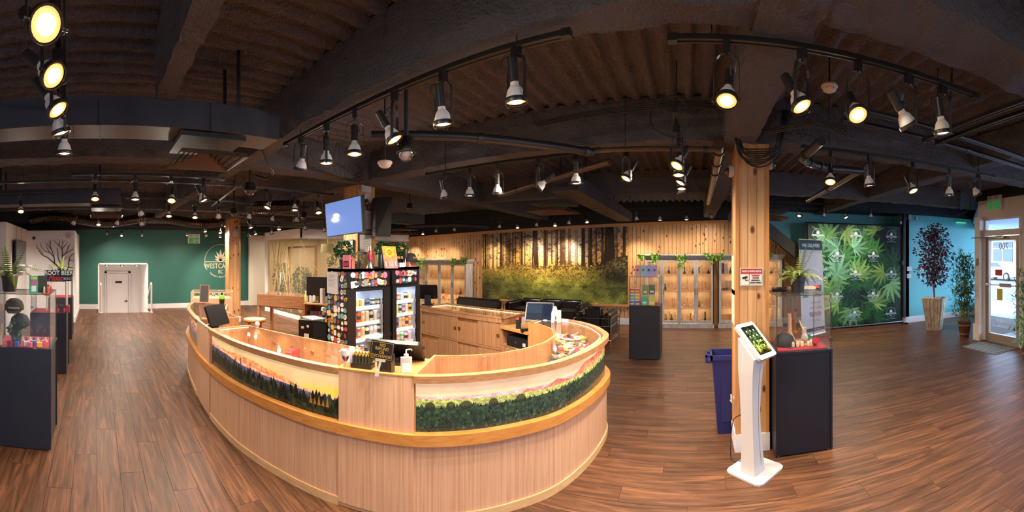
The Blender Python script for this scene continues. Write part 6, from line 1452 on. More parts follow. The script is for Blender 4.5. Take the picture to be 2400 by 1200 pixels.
# ================================================================ on top of the coolers
ZT = 1.53
def topiary(loc, r, ht, label, seed, m=None):
    t = thing('potted_topiary', label, 'potted plant', loc); pot(MB(), .055, .10).build('pot', M_pot, t, smooth=True); MB().tube([(0, 0, .08), (.008, 0, ht * .5), (0, 0, ht)], .006, 7).build('trunk', M_bark, t)
    leafball(MB(), 330, (0, 0, ht + r * .5), r, .045, seed, .9, .6).build('foliage', m or M_leafd, t); return t
topiary((-3.42, 2.60, ZT), .095, .17, 'small round topiary behind the screen corner on the left cooler', 1)
topiary((-3.44, 3.25, ZT + .005), .10, .17, 'small round topiary left of the orange poster on the right cooler', 2)
topiary((-3.46, 3.56, ZT + .005), .085, .19, 'dark narrow topiary behind the orange poster', 3, M_leafd)
t = thing('potted_shrub', 'grey green shrub in a black pot on the left cooler', 'potted plant', (-3.27, 2.66, ZT)); pot(MB(), .05, .075).build('pot', M_pot, t, smooth=True); leafball(MB(), 300, (0, 0, .11), .10, .03, 5, .7, .5).build('foliage', M_leafg, t)
t = thing('lava_lamp', 'red lava lamp with silver cone base and cap on the left cooler', 'lamp', (-3.24, 2.84, ZT))
MB().lathe([(1e-3, 0), (.042, 0), (.022, .06), (.034, .095), (1e-3, .095)], 18, cap=False).build('base', MATS['steel'], t, smooth=True); MB().lathe([(.034, .095), (.036, .11), (.02, .205)], 18, cap=False).build('glass_vessel', mat('lava_red', 'a8283c', .1, spec=.8, emit='8a1428', es=.3), t, smooth=True); MB().lathe([(.021, .205), (.013, .25), (1e-3, .252)], 18, cap=False).build('cap', MATS['steel'], t, smooth=True)
t = thing('product_box', 'pink and black blister box at the left edge of the left cooler', 'box', (-3.26, 2.52, ZT), R(30)); MB().box(-.04, -.018, 0, .04, .018, .15).build('carton', mat('pink_card', 'd8788c', .5), t); MB().box(-.03, -.02, .02, .03, -.018, .085).build('window', M_plastic, t)
for dx in (-.018, 0, .018): MB().box(dx - .006, -.023, .03, dx + .006, -.019, .075).build('lighter', mat('lighter_red', 'c23a40', .4), t)
tag(MB().box(-.02, -.02, 0, .02, .02, .11).build('product_box', mat('coral_card', 'd8705c', .5), loc=(-3.25, 2.59, ZT)), 'narrow coral box beside the grey green shrub', 'box')
tag(MB().lathe([(1e-3, 0), (.03, 0), (.032, .01), (.032, .145), (.026, .16), (1e-3, .162)], 18, cap=False).build('speaker', mat('speaker_black', '17201e', .35), smooth=True, loc=(-3.23, 2.99, ZT)), 'black upright round speaker right of the lava lamp', 'loudspeaker')
# orange poster standing on the gap
A, B, C_, D_ = onX(895, 577, -3.19), onX(927, 578, -3.19), onX(933, 629, -3.17), onX(902, 629, -3.17)
def poster():
    r = np.random.default_rng(1); a = gradient(300, 200, [(0, 'f0a03c'), (.5, 'f08a5c'), (.75, 'e8785c'), (1, 'e87878')]); nz = noise2(300, 200, r, 8, 4); a *= (1 + .15 * nz[..., None]); a = np.clip(a, 0, 1)
    X, Y = np.meshgrid(np.arange(200), np.arange(300)); m = (X - 95) ** 2 + (Y - 80) ** 2 < 62 ** 2; a[m] = col('f2c43c')
    for i in range(7): a[205:270, 20 + i * 24:34 + i * 24] = col(['e8d8c8', 'd85a6a', 'e8a05a', '8aa8c8', 'e8c8d8', 'c878a8', 'e8e0c8'][i])
    return a
t = thing('advert_poster', 'orange sunburst poster leaning on top of the coolers', 'poster', A); o_ = A; nn = Vector((-.012, 0, 0))
quadmesh('print', [p - A + Vector((.002, 0, 0)) for p in (A, B, C_, D_)], imgmat('poster_orange', poster(), .5), t); slab(A, B, C_, D_, Vector((-1, 0, 0)), .008).build('card', M_paper, t)
tx = B - A
for i, s_ in enumerate(('TABLE', 'FOR ONE', 'MENU')): text(s_, .028, mat('poster_ink', 'b0522c', .5), t, (A.lerp(B, .48) + (D_ - A) * (.19 + i * .09) - A) + Vector((.006, 0, 0)), (PI / 2, 0, PI / 2), sx=.8)
t = thing('baseball_cap', 'black cap with orange lettering on the right cooler', 'cap', (-3.25, 3.52, ZT + .075), 0)
MB().lathe([(.085, 0), (.086, .03), (.07, .075), (.035, .10), (1e-3, .105)], 20, cap=False).build('crown', mat('cap_black', '1b1a1c', .8), t, smooth=True); MB().add([(.06, -.07, .005), (.14, -.045, -.012), (.155, 0, -.012), (.14, .045, -.012), (.06, .07, .005), (.06, -.07, .009), (.14, -.045, -.008), (.155, 0, -.008), (.14, .045, -.008), (.06, .07, .009)], [(0, 1, 2, 3, 4), (9, 8, 7, 6, 5), (0, 5, 6, 1), (1, 6, 7, 2), (2, 7, 8, 3), (3, 8, 9, 4)]).build('brim', MATS['cap_black'], t)
text('COOKIES'[:0] + 'CAPS', .035, mat('cap_orange', 'e08a2c', .6), t, (.088, 0, .045), (PI / 2, 0, PI / 2))
tag(MB().box(-.05, -.07, 0, .05, .07, .073).build('product_box', mat('tan_box', 'b87a5c', .6), loc=(-3.26, 3.52, ZT + .005)), 'tan box under the black cap', 'box')
t = thing('desk_fan', 'small dark paddle shaped fan on the right cooler', 'fan', (-3.22, 3.40, ZT + .005)); MB().cyl((0, 0, 0), (0, 0, .11), .006, 8).build('stem', M_paper, t); MB().lathe([(1e-3, -.06), (.03, -.055), (.036, 0), (.03, .055), (1e-3, .06)], 14, Matrix.Translation((0, 0, .16)), cap=False).build('head', M_blackm, t, smooth=True); MB().cyl((0, 0, 0), (0, 0, .006), .03, 14).build('foot', M_blackm, t)
tag(MB().box(-.01, -.05, 0, .01, .05, .055).build('card_stand', mat('blue_card', 'a8b8d0', .5), loc=(-3.215, 3.33, ZT + .005)), 'small white and blue card stand beside the desk fan', 'card')

# ================================================================ register stations
def slabm(w_, h_, th, bev=.01): return MB().cbox(0, 0, 0, w_, h_, th, b=bev)
def register(loc, rz, label, lit=False, w_=.34, tilt=60, zc=.20):
    t = thing('register_terminal', label, 'cash register', loc, rz)
    MB().box(-.09, -.07, 0, .09, .09, .02).build('base', M_plastic, t); MB().box(-.05, .01, .02, .05, .06, zc - .04).build('stand', M_plastic, t)
    Mt_ = Matrix.Translation((0, -.01, zc)) @ Matrix.Rotation(R(tilt), 4, 'X'); MB().cbox(0, 0, 0, w_, .24, .03, Mt_, b=.015).build('monitor', M_plastic, t)
    if lit:
        MB().box(-w_ / 2 + .015, -.105, .016, w_ / 2 - .015, .105, .017, Mt_).build('screen', mat('pos_screen', '080a10', .6, spec=.05, emit='2a3648', es=.8), t)
        for (a, b, c, d, cc) in ((-.15, -.02, .03, .09, '42506a'), (.05, -.06, .14, .09, '18264a'), (-.15, -.09, .03, -.03, '36404e')): MB().box(a, b, .0172, c, d, .0176, Mt_).build('screen_panel', mat('pos_' + cc, '080a10', .6, spec=.05, emit=cc, es=.8), t)
        MB().box(.06, -.118, .0155, .10, -.10, .018, Mt_).build('sticker', M_kw, t)
    return t
def face_to(p, q): return math.atan2(q[1] - p[1], q[0] - p[0]) + PI / 2
p = at(1265, 4.55, .80); register(tuple(p), R(12), 'black touchscreen register with a lit dark screen at the island back', True)
p = at(925, 2.80, .885); register(tuple(p), R(28) + PI, 'black register seen from behind at the no refund station', w_=.42, tilt=42, zc=.085)
p = at(507, 4.3, .80); register(tuple(p), R(118), 'black register turned side on at the narrow far station', w_=.30, tilt=65)
p = at(1003, 6.0, .905); register(tuple(p), PI + R(35), 'black register back standing at the end of the straight counter', w_=.3, tilt=65)
t = thing('desktop_monitor', 'large black monitor seen from behind beside the cleaning sprays', 'monitor', at(750, 7.0, .82), R(35)); MB().box(-.26, -.02, .12, .26, .01, .47).build('panel', M_plastic, t); MB().box(-.03, -.01, .0, .03, .02, .2).build('stand', M_plastic, t); MB().box(-.12, -.08, 0, .12, .08, .012).build('foot', M_plastic, t)
# no refund sign with clip
c = at(895, 2.34, 0); up0 = atd(895, 822, 2.37)
t = thing('counter_sign', 'black and gold NO REFUND OR EXCHANGE sign on a clear clamp', 'sign', (up0.x, up0.y, up0.z), face_to((up0.x, up0.y), (0, 0)) , rot=None)
ang = math.atan2(-up0.y, -up0.x) + PI / 2
t.rotation_euler = (0, R(9), ang)
w_, h_ = .148, .118; M_gold = mat('sign_gold', 'd8aa48', .35, metal=.5); M_sb = mat('sign_black', '1a1815', .3)
MB().cbox(0, 0, 0, w_, h_, .004, Matrix.Rotation(PI / 2, 4, 'X'), b=.008).build('plate', M_sb, t)
b_ = MB()
for (x0, z0, x1, z1) in ((-.45, -.44, .45, -.425), (-.45, .425, .45, .44), (-.45, -.44, -.44, .44), (.44, -.44, .45, .44)): b_.box(x0 * w_, -.0028, z0 * h_, x1 * w_, -.002, z1 * h_)
b_.build('gold_border', M_gold, t)
for i, s_ in enumerate(('NO', 'REFUND', 'OR', 'EXCHANGE')): text(s_, .027, M_gold, t, (0, -.0028, h_ * (.29 - i * .195)), (PI / 2, 0, 0), sx=.86, ext=.0004)
M_clear = glass('clear_plastic', 'e8e4da', .45, refl=1.0)
MB().box(-.032, -.006, -h_ / 2 - .008, .032, .004, -h_ / 2 + .006).box(-.008, -.005, -h_ / 2 - .03, .008, .003, -h_ / 2 - .008).cyl((0, 0, -h_ / 2 - .03), (-.006, -.002, -h_ / 2 - .075), .007, 8).box(-.02, -.012, -h_ / 2 - .10, .004, -.004, -h_ / 2 - .06).build('clamp', M_clear, t)
# hand sanitiser
p = at(952, 2.50, .885); t = thing('sanitizer_bottle', 'clear pump bottle of hand sanitizer beside the no refund sign', 'bottle', p, R(50))
MB().cbox(0, 0, .058, .075, .042, .112, b=.014).build('bottle', M_clear, t); MB().cbox(0, -.022, .05, .055, .002, .06).build('paper_label', M_paper, t)
MB().lathe([(.016, .114), (.016, .135), (.005, .138), (.005, .165), (1e-3, .165)], 12, cap=False).tube([(0, 0, .163), (.03, 0, .166), (.038, 0, .158)], .0045, 6).build('pump', M_kw, t)
# tumbler
p = at(810, 2.66, .885); t = thing('printed_cup', 'white cup with a red and black winged mark left of the no refund sign', 'cup', p)
MB().lathe([(1e-3, 0), (.030, 0), (.036, .125), (.033, .125), (.028, .01)], 20, cap=False).build('cup', M_kw, t, smooth=True); e_ = math.atan2(-p.y, -p.x); Mc = rotz(e_) 
for s in (-1, 1): MB().add([(.037, s * .003, .05), (.036, s * .02, .07), (.034, s * .027, .10), (.036, s * .016, .085), (.0365, s * .010, .095), (.037, s * .006, .075)], [tuple(range(6))], Mc).build('wing_mark', M_black, t)
MB().add([(.0385, 0, .06), (.0385, .008, .075), (.0385, .004, .09), (.0385, 0, .082), (.0385, -.004, .09), (.0385, -.008, .075)], [tuple(range(6))], Mc).build('red_mark', mat('mark_red', 'c8202c', .4), t); MB().lathe([(.0315, .004), (.0335, .045)], 20, cap=False).build('orange_band', mat('cup_orange', 'dca06a', .4), t)
tag(MB().lathe([(1e-3, 0), (.02, 0), (.02, .13), (1e-3, .13)], 14, cap=False).build('paper_tube', mat('tube_blue', 'c8c8e0', .5), loc=at(824, 2.72, .885)), 'pale printed tube beside the white cup', 'tube')
# rack of gold-tipped lighters
q0 = at(850, 2.66, .885); t0 = thing('display_tray', 'black tray holding rows of gold topped lighters', 'tray', q0, R(28)); MB().box(-.075, -.035, 0, .075, .045, .03).build('tray', M_plastic, t0)
lb = MB().box(-.006, -.006, 0, .006, .006, .055).build('body', mat('lighter_dark', '2c3024', .4), mesh_only=True); lt = MB().box(-.0055, -.005, .055, .0055, .005, .068).build('cap', M_gold, mesh_only=True)
for i in range(6):
    for j in range(3):
        pp = Matrix.Translation(q0) @ rotz(R(28)) @ Vector((-.062 + i * .024, -.02 + j * .024, .031 + j * .004)); t = thing('lighter', 'dark lighter with gold top in the black tray', 'lighter', pp, R(28), 'lighters in the black tray'); put('body', lb, t); put('cap', lt, t)
tag(MB().box(-.05, -.035, 0, .05, .035, .12).build('printer', M_plastic, loc=at(905, 2.56, .885), rot=(0, 0, R(25))), 'black box shaped printer behind the clear sign clamp', 'printer')
tag(MB().add([(-.12, -.07, 0), (.12, -.08, 0), (.13, .07, 0), (-.11, .08, 0), (-.12, -.07, .002), (.12, -.08, .002), (.13, .07, .002), (-.11, .08, .002)], [(3, 2, 1, 0), (4, 5, 6, 7), (0, 1, 5, 4), (1, 2, 6, 5), (2, 3, 7, 6), (3, 0, 4, 7)]).build('paper', M_paper, loc=at(832, 2.95, .915)), 'white paper lying at the right end of the middle glass top', 'paper')
# narrow far station
tag(MB().box(-.03, -.02, 0, .03, .02, .13).build('card_terminal', M_plastic, loc=at(492, 4.15, .80), rot=(R(12), R(-12), R(70))), 'black card terminal leaning beside the far register', 'card terminal')
t = thing('tissue_pack', 'crumpled white tissue pack on the narrow far station', 'tissues', at(524, 4.35, .80), .3); MB().add([(-.09, -.05, 0), (.09, -.05, 0), (.09, .05, 0), (-.09, .05, 0), (-.04, 0, .06), (.05, .01, .05)], [(3, 2, 1, 0), (0, 1, 5, 4), (1, 2, 5), (2, 3, 4, 5), (3, 0, 4)]).build('wrapper', M_kw, t)
# island back: card reader, patterned box, keypad, cash drawer, white panel, lamp shade-like stand
t = thing('card_reader', 'black card reader with a red light on the register desk', 'card reader', at(1215, 4.55, .80)); MB().lathe([(1e-3, 0), (.035, 0), (.03, .02), (.032, .12), (.026, .14), (1e-3, .142)], 16, cap=False).build('body', M_plastic, t, smooth=True); MB().cbox(.0, -.026, .122, .034, .016, .022).build('red_light', mat('red_glow', 'd8342c', .4, emit='e02a20', es=1.2), t)
tag(MB().box(-.10, -.05, 0, .10, .05, .085).build('patterned_box', mat('pattern_box', 'b89a84', .6, bump=(40, .5, .01)), loc=at(1242, 4.85, .80), rot=(0, 0, R(20))), 'white line patterned box behind the card reader', 'box')
tag(MB().box(-.06, -.03, 0, .06, .03, .02).build('keypad', M_plastic, loc=at(1232, 4.4, .80), rot=(.3, 0, R(40))), 'small black keypad lying on the register desk', 'keypad')
t = thing('cash_drawer', 'black cash drawer under the register desk top', 'cash drawer', at(1212, 4.52, .585), R(-22)); MB().box(-.17, -.02, 0, .20, .2, .12).build('case', M_plastic, t); MB().box(.12, -.022, .03, .17, -.02, .07).build('sticker', M_kw, t); MB().cyl((.0, -.02, .06), (.0, -.026, .06), .01, 10).build('lock', M_chrome, t)
t = thing('display_stand', 'white folded card stand on the round glass top by the register', 'card stand', at(1301, 4.3, .916), .4)
pp_ = [(-.045, 0), (-.042, .11), (-.018, .18), (.012, .185), (.034, .12), (.048, 0), (.022, 0), (.006, .09), (-.012, .0)]; MB().add([(x, y, z) for y in (-.012, .012) for x, z in pp_], [tuple(range(9)), tuple(range(17, 8, -1))] + [(i, (i + 1) % 9, 9 + (i + 1) % 9, 9 + i) for i in range(9)]).build('panel', M_kw, t)
MB().box(.03, .03, 0, .07, .06, .13).build('back_card', M_paper, t)
tag(MB().box(-.035, -.02, 0, .035, .02, .03).build('pamphlet_stack', mat('lilac_card', 'cdbfd8', .6), loc=at(1325, 4.35, .916)), 'small lilac pamphlets beside the white card stand', 'pamphlet')
# packets heaped inside the round end
q = random.Random(12); PK = {}
def packet(c1, c2):
    if (c1, c2) in PK: return PK[(c1, c2)]
    vs = [(-.055, -.035, .006), (.055, -.035, .006), (.055, .035, .006), (-.055, .035, .006), (-.045, -.028, .022), (.02, -.03, .026), (.02, .03, .026), (-.045, .028, .022)]
    a_ = MB().add([(-.055, -.035, 0), (.055, -.035, 0), (.055, .035, 0), (-.055, .035, 0), (-.05, -.03, .014), (.05, -.03, .014), (.05, .03, .014), (-.05, .03, .014)], [(3, 2, 1, 0), (4, 5, 6, 7), (0, 1, 5, 4), (1, 2, 6, 5), (2, 3, 7, 6), (3, 0, 4, 7)]).build('pouch', mat('pouch_' + c1, c1, .35), mesh_only=True)
    b_ = MB().box(.004, -.0295, .0135, .046, .0295, .0155).build('label_band', mat('pouch_' + c2, c2, .4), mesh_only=True)
    c_ = MB().box(-.04, -.012, .0135, -.012, .012, .0152).build('logo_patch', mat('pouch_c8443a', 'c8443a', .4), mesh_only=True); PK[(c1, c2)] = (a_, b_, c_); return PK[(c1, c2)]
CN = {'e8e2d4': 'white', '4a5a4c': 'dark green', '2a2e2c': 'black', 'b89a3c': 'gold', '8a2a30': 'red', '2c3a6a': 'navy'}
RG = [Vector(p) for p in resample(seg(ID, IE, .09), 40)] + [Vector(p) for p in offline([Vector(p) for p in iR], -.0)][::-1]
def inside(x, y):
    r_ = False
    for i in range(len(RG)):
        a, b = RG[i], RG[(i + 1) % len(RG)]
        if (a.y > y) != (b.y > y) and x < (b.x - a.x) * (y - a.y) / (b.y - a.y) + a.x: r_ = not r_
    return r_
k = 0
for tr in range(600):
    if k >= 95: break
    px, py = q.uniform(1299, 1420), q.uniform(784, 850); z = .745 + (k // 32) * .02 + q.uniform(0, .01); pp = onz(px, py, z)
    if not all(inside(pp.x + dx, pp.y + dy) for dx, dy in ((-.04, 0), (.04, 0), (0, -.03), (0, .03))): continue
    k += 1; c1 = q.choice(['e8e2d4', 'e8e2d4', 'e8e2d4', '4a5a4c', '2a2e2c', 'b89a3c', '8a2a30', '2c3a6a']); c2 = q.choice(['e2c23a', 'e2c23a', 'e8e2d4', 'c8443a'])
    if c1 == c2: c2 = 'e2c23a'
    m3 = packet(c1, c2); g = '%s packets piled in the round counter end' % CN[c1]
    bk = ('back' if py < 805 else 'middle' if py < 828 else 'front') + (' left' if px < 1340 else ' right' if px > 1380 else ' centre')
    t = thing('packet', '%s foil packet at the %s of the pile under the round glass top' % (CN[c1], bk), 'packet', pp, 0, g, rot=(q.uniform(-.25, .25), q.uniform(-.35, .35), q.uniform(-.6, 1.2)))
    put('pouch', m3[0], t); put('label_band', m3[1], t); put('logo_patch', m3[2], t)
ribbon(resample([Vector(p) for p in oR], 24)[10:23], offline([Vector(p) for p in iR], -.02)[10:23], .715, .73).build('packet_tray', M_oakin, secR)
# things in the middle and left display
M_redc = mat('red_carton', 'c8342c', .45); rb0 = at(686, 3.45, .46); 
for k in range(6):
    t = thing('cigarette_box', 'red carton, number %s up in the stack under the middle glass' % ('one', 'two', 'three', 'four', 'five', 'six')[k] if 0 else 'red carton with white lettering stacked under the middle glass', 'carton', (rb0.x, rb0.y, .62 + k * .034), R(-62), 'red cartons stacked under the middle glass'); MB().box(-.06, -.04, 0, .06, .04, .032).build('carton', M_redc, t); text('BLAZY', .024, M_logo, t, (.0605, 0, .016), (PI / 2, 0, PI / 2), sx=.9)
MB().box(-.09, -.07, .46, .09, .07, .62).build('riser', M_oakin, secM, loc=(rb0.x, rb0.y, 0))
tag(MB().box(-.05, -.03, 0, .05, .03, .05).build('white_box', M_kw, loc=at(600, 3.9, .66)), 'small white box under the left part of the middle glass', 'box')
text('Sticker', .05, mat('sticker_ink', '3a4a6a', .5), secM, tuple(Vector((iM[17].x, iM[17].y, .70)) + Vector((.05, -.04, 0))), (PI / 2, 0, R(10)), shear=.4, label='blue script sticker on the inner panel')
for k, (px, d, hgt, c) in enumerate([(455, 5.6, .16, '8a9a6a'), (462, 5.5, .18, 'c8b48a'), (470, 5.6, .15, '3a3a4a'), (478, 5.4, .17, 'b8a87a'), (486, 5.5, .14, '6a8a6a'), (476, 5.0, .12, '6a4a6a')]):
    tag(MB().cbox(0, 0, hgt / 2, .09, .06, hgt, b=.01).build('merchandise_bag', mat('bag_' + c, c, .5), loc=at(px, d, .62)), '%s under the far left glass top' % ['olive bag', 'sand coloured bag', 'dark bag', 'tan bag', 'sage bag', 'mauve bag'][k], 'bag')
ribbon(offline([Vector(p) for p in oL], .0)[2:22], offline([Vector(p) for p in iL], -.03)[2:22], .60, .615).build('bag_shelf', M_oakin, secL)
t = thing('menu_easel', 'small framed menu board on a wooden easel at the counter far end', 'sign', at(478, 6.05, .916), R(65), rot=(R(-12), 0, R(62))); MB().box(-.075, -.01, .02, .075, .01, .30).build('frame', M_pinetrim, t); MB().box(-.065, -.013, .03, .065, -.01, .29).build('board', mat('slate', '4a4648', .6), t); MB().cyl((.0, 0, .28), (.0, .16, -.02), .006, 6).build('easel_leg', M_pinetrim, t)
t = thing('shaker_bottle', 'black and lime green shaker bottle at the counter far end', 'bottle', at(520, 5.9, .916)); MB().lathe([(1e-3, 0), (.038, 0), (.045, .09)], 16, cap=False).build('cup', mat('shaker_dark', '1e2a1c', .3), t, smooth=True); MB().lathe([(.047, .09), (.047, .12), (.03, .15), (1e-3, .152)], 16, cap=False).build('lid', mat('lime_plastic', '8fd02c', .35), t, smooth=True); MB().cyl((0, 0, .15), (0, 0, .19), .016, 10).build('spout', M_plastic, t)
A = at(447, 8.6, 0); t = thing('glass_showcase', 'oak framed glass showcase in front of the green wall', 'showcase', (A.x, A.y, 0), R(70)); W_ = .95
MB().box(0, 0, 0, W_, .55, .72).build('base', M_oak, t); MB().box(0, 0, .72, .03, .55, .86).box(W_ - .03, 0, .72, W_, .55, .86).box(0, 0, .84, W_, .02, .87).box(0, .53, .84, W_, .55, .87).build('frame', M_oak, t); MB().box(.02, .01, .865, W_ - .02, .54, .872).box(.03, .005, .72, W_ - .03, .01, .84).build('glass_top', M_glass, t)
text('MEDICINE', .13, M_logo, t, (W_ * .55, .2, .80), (PI / 2, 0, 0), sx=.85)
# stool
p = at(597, 5.9, 0); t = thing('wooden_stool', 'round topped wooden stool behind the middle counter section', 'stool', p); MB().lathe([(1e-3, .66), (.17, .66), (.18, .68), (.17, .70), (1e-3, .70)], 24, cap=False).build('seat', M_pinetrim, t, smooth=True)
for k in range(4): a_ = k * PI / 2 + .5; MB().cyl((.12 * math.cos(a_), .12 * math.sin(a_), .66), (.17 * math.cos(a_), .17 * math.sin(a_), 0), .014, 8).build('leg', M_pinetrim, t)
MB().tube([(.15 * math.cos(k * PI / 12), .15 * math.sin(k * PI / 12), .25) for k in range(24)], .008, 6, closed=True).build('foot_ring', M_pinetrim, t)
t = thing('glass_bulb', 'small white glass bulb ornament standing on the middle glass top', 'ornament', at(603, 4.0, .916)); MB().ball((0, 0, .035), .028, 10).cyl((0, 0, 0), (0, 0, .02), .015, 10).build('bulb', M_kw, t, smooth=True)

# ================================================================ long table, shelf, little fridge behind
A, B = Vector((-7.48, 3.36)), Vector((-6.47, 3.93)); u = (B - A); L_ = u.length * 1.02
t = thing('display_table', 'oak display table with drawers and glass top in the back aisle', 'table', (A.x, A.y, 0), math.atan2(u.y, u.x)); M_oakd = wood('oak_long', 'c08a5e', '9c6a42', scale=(3, 60, 60), rough=.5)
MB().box(0, 0, .60, L_, .02, .86).box(0, .53, .60, L_, .55, .86).box(0, 0, .6, .02, .55, .86).box(L_ - .02, 0, .6, L_, .55, .86).box(0, 0, .60, L_, .55, .62).build('case', M_oakd, t)
for k in range(2):
    d = MB().box(.05 + k * (L_ - .1) / 2, -.006, .62, .045 + (k + 1) * (L_ - .1) / 2, 0, .85).build('drawer', M_oakd, t); MB().ball((.05 + (k + .5) * (L_ - .1) / 2, -.012, .74), .01, 6).build('knob', M_brass, d)
for x in (0, L_ - .06):
    for y in (0, .49): MB().box(x, y, 0, x + .06, y + .06, .62).build('leg', M_oakd, t)
MB().box(.0, .0, .86, L_, .55, .875).build('glass_top', M_glass, t); MB().cyl((L_ * .35, .3, .2), (L_ * .95, .3, .12), .008, 6).build('rail', M_kw, t)
A = at(712, 6.9, 0); t = thing('service_shelf', 'oak shelf unit with cleaning bottles and papers left of the coolers', 'shelf unit', (A.x, A.y, 0), R(30)); W_ = .62
MB().box(0, 0, 0, W_, .4, .60).build('cabinet', M_oakd, t); MB().box(0, 0, .60, .02, .4, .80).box(W_ - .02, 0, .6, W_, .4, .80).box(0, .38, .6, W_, .4, .8).build('sides', M_oakd, t); MB().box(-.01, -.01, .80, W_ + .01, .41, .82).build('top', M_oakin, t)
for k in range(2): MB().ball((.25 + k * .08, -.01, .5), .014, 6).build('knob', M_brass, t)
for i, (px, d, body, trig, nm) in enumerate([(718, 7.12, 'd8d48c', 'e6e2dc', 'yellow'), (729, 7.08, 'c8d8e4', 'c83a34', 'clear red topped'), (737, 7.05, 'e0dcd4', 'c8c4bc', 'white')]):
    t = thing('spray_bottle', '%s spray bottle on the shelf left of the coolers' % nm, 'spray bottle', at(px, d, .82)); MB().lathe([(1e-3, 0), (.035, 0), (.036, .12), (.014, .16), (.014, .17)], 14, cap=False).build('bottle', mat('spray_' + body, body, .3), t, smooth=True); MB().box(-.035, -.012, .17, .02, .012, .20).box(-.03, -.006, .14, -.018, .006, .17).build('trigger', mat('spray_' + trig, trig, .4), t)
tag(MB().box(-.04, -.03, 0, .04, .03, .27).build('router_box', M_kw, loc=at(756, 6.86, .82)), 'tall narrow white box in front of the large monitor', 'box')
for i, (px, c, nm) in enumerate([(722, '2c2a2c', 'black'), (730, '8a8a90', 'grey'), (741, 'c85a8c', 'pink'), (750, '8ab0c8', 'pale blue')]): tag(MB().box(-.04, -.03, 0, .04, .03, .06).build('small_box', mat('sbox_' + c, c, .5), loc=at(px, 7.0, .605)), '%s little box in the open shelf under the monitor' % nm, 'box')
A = at(700, 5.2, 0); t = thing('mini_fridge', 'low black fridge with papers on top left of the coolers', 'refrigerator', (A.x, A.y, 0), R(32)); MB().box(0, 0, 0, .44, .45, .80).build('cabinet_body', M_fr, t); MB().box(.23, -.012, .05, .42, 0, .77).build('door', mat('tinted_door', '2a2c30', .15), t)
for z in (.3, .45, .6): MB().box(.25, -.016, z, .40, -.012, z + .01).build('grille_slat', M_blackm, t)
for (x, z, w2, h2) in ((.12, .55, .07, .14), (.06, .70, .04, .03), (.14, .72, .03, .03)): MB().box(x - w2 / 2, -.003, z - h2 / 2, x + w2 / 2, 0, z + h2 / 2).build('sticker', M_paper, t)
tag(MB().add([(-.16, -.1, 0), (.16, -.12, 0), (.17, .1, 0), (-.14, .1, 0), (-.16, -.1, .006), (.16, -.12, .006), (.17, .1, .006), (-.14, .1, .006)], [(3, 2, 1, 0), (4, 5, 6, 7), (0, 1, 5, 4), (1, 2, 6, 5), (2, 3, 7, 6), (3, 0, 4, 7)]).build('paper', M_paper, loc=at(735, 5.35, .80)), 'open papers lying on the low black fridge', 'paper')
q = random.Random(3)
for k in range(26):
    SNK = ['mustard', 'brick', 'stone', 'slate blue', 'green', 'amber', 'rose', 'violet', 'straw', 'black', 'white', 'teal', 'maroon', 'khaki', 'charcoal', 'white']; c = q.choice(STC); p = at(q.uniform(757, 771), q.uniform(5.0, 5.3), .80 + (k // 7) * .045); tag(MB().cbox(0, 0, .02, .05, .035, .04, b=.008).build('candy_bag', mat('sticker_' + c, c, .4), loc=p, rot=(q.uniform(-.3, .3), 0, q.uniform(0, 3))), 'little %s snack bag in the heap between the low fridge and the cooler' % SNK[STC.index(c)], 'snack bag', 'snack bags between low fridge and cooler')

# ================================================================ white glass walled room
gx, gy = -8.6, 5.08; M_gw = glass('room_glass', 'f3ead8', .05, refl=.8)
wr = MB().box(gx - 2.0, gy - .05, 2.17, gx + .05, gy + .05, 2.40).box(gx - .05, gy, 2.17, gx + .05, 9.2, 2.40).box(gx - 2.0, gy - .06, 0, gx - 1.9, gy + .06, 2.4).box(gx - 1.95, gy - .03, 0, gx, gy + .03, .10)
struct('wall_glass_room', wr, M_white); struct('trim_6', MB().box(gx - 1.9, gy - .02, 2.14, gx + .02, gy + .02, 2.17).box(gx - .02, gy, 2.14, gx + .02, 9.2, 2.17), M_wash)
struct('wall_room_back', MB().box(-12.0, 7.9, 0, gx - .05, 8.0, 2.4).box(-12.05, gy, 0, -11.95, 8.0, 2.4), mat('cream_paint', 'e6dccb', .6))
g1 = struct('window_4', MB().box(gx - 1.9, gy - .005, .1, gx - .01, gy + .005, 2.14), M_gw); g2 = struct('window_5', MB().box(gx - .005, gy + .01, .1, gx + .005, 9.1, 2.14), M_gw)
q = random.Random(21); M_fl = mat('gold_line', 'b59a66', .4)
def wline(w0, w1, par, k):
    MB().cyl(w0, w1, .008, 5).build('decor_line', M_fl, par)
for k in range(16):
    x = gx - 1.85 + q.uniform(0, 1.8); x2 = max(gx - 1.88, min(gx - .03, x + q.uniform(-1.0, 1.0))); z1, z2 = q.choice([(.15, 2.1), (.5, 2.1), (.15, 1.6)]); wline((x, gy - .008, z1), (x2, gy - .008, z2), g1, k)
for k in range(14):
    y = gy + .05 + q.uniform(0, 3.2); y2 = max(gy + .03, min(9.0, y + q.uniform(-1.4, 1.4))); z1, z2 = q.choice([(.15, 2.1), (.6, 2.1), (.15, 1.5)]); wline((gx + .008, y, z1), (gx + .008, y2, z2), g2, k)
MB().tube([(gx - .95, gy - .03, .88), (gx - .95, gy - .06, .9), (gx - .95, gy - .06, 1.2), (gx - .95, gy - .03, 1.22)], .009, 6).build('door_handle', M_wash, g1)
area_light('room_light', (-10.2, 6.6, 2.3), 1.8, 1.6, 60, (1, .84, .62))
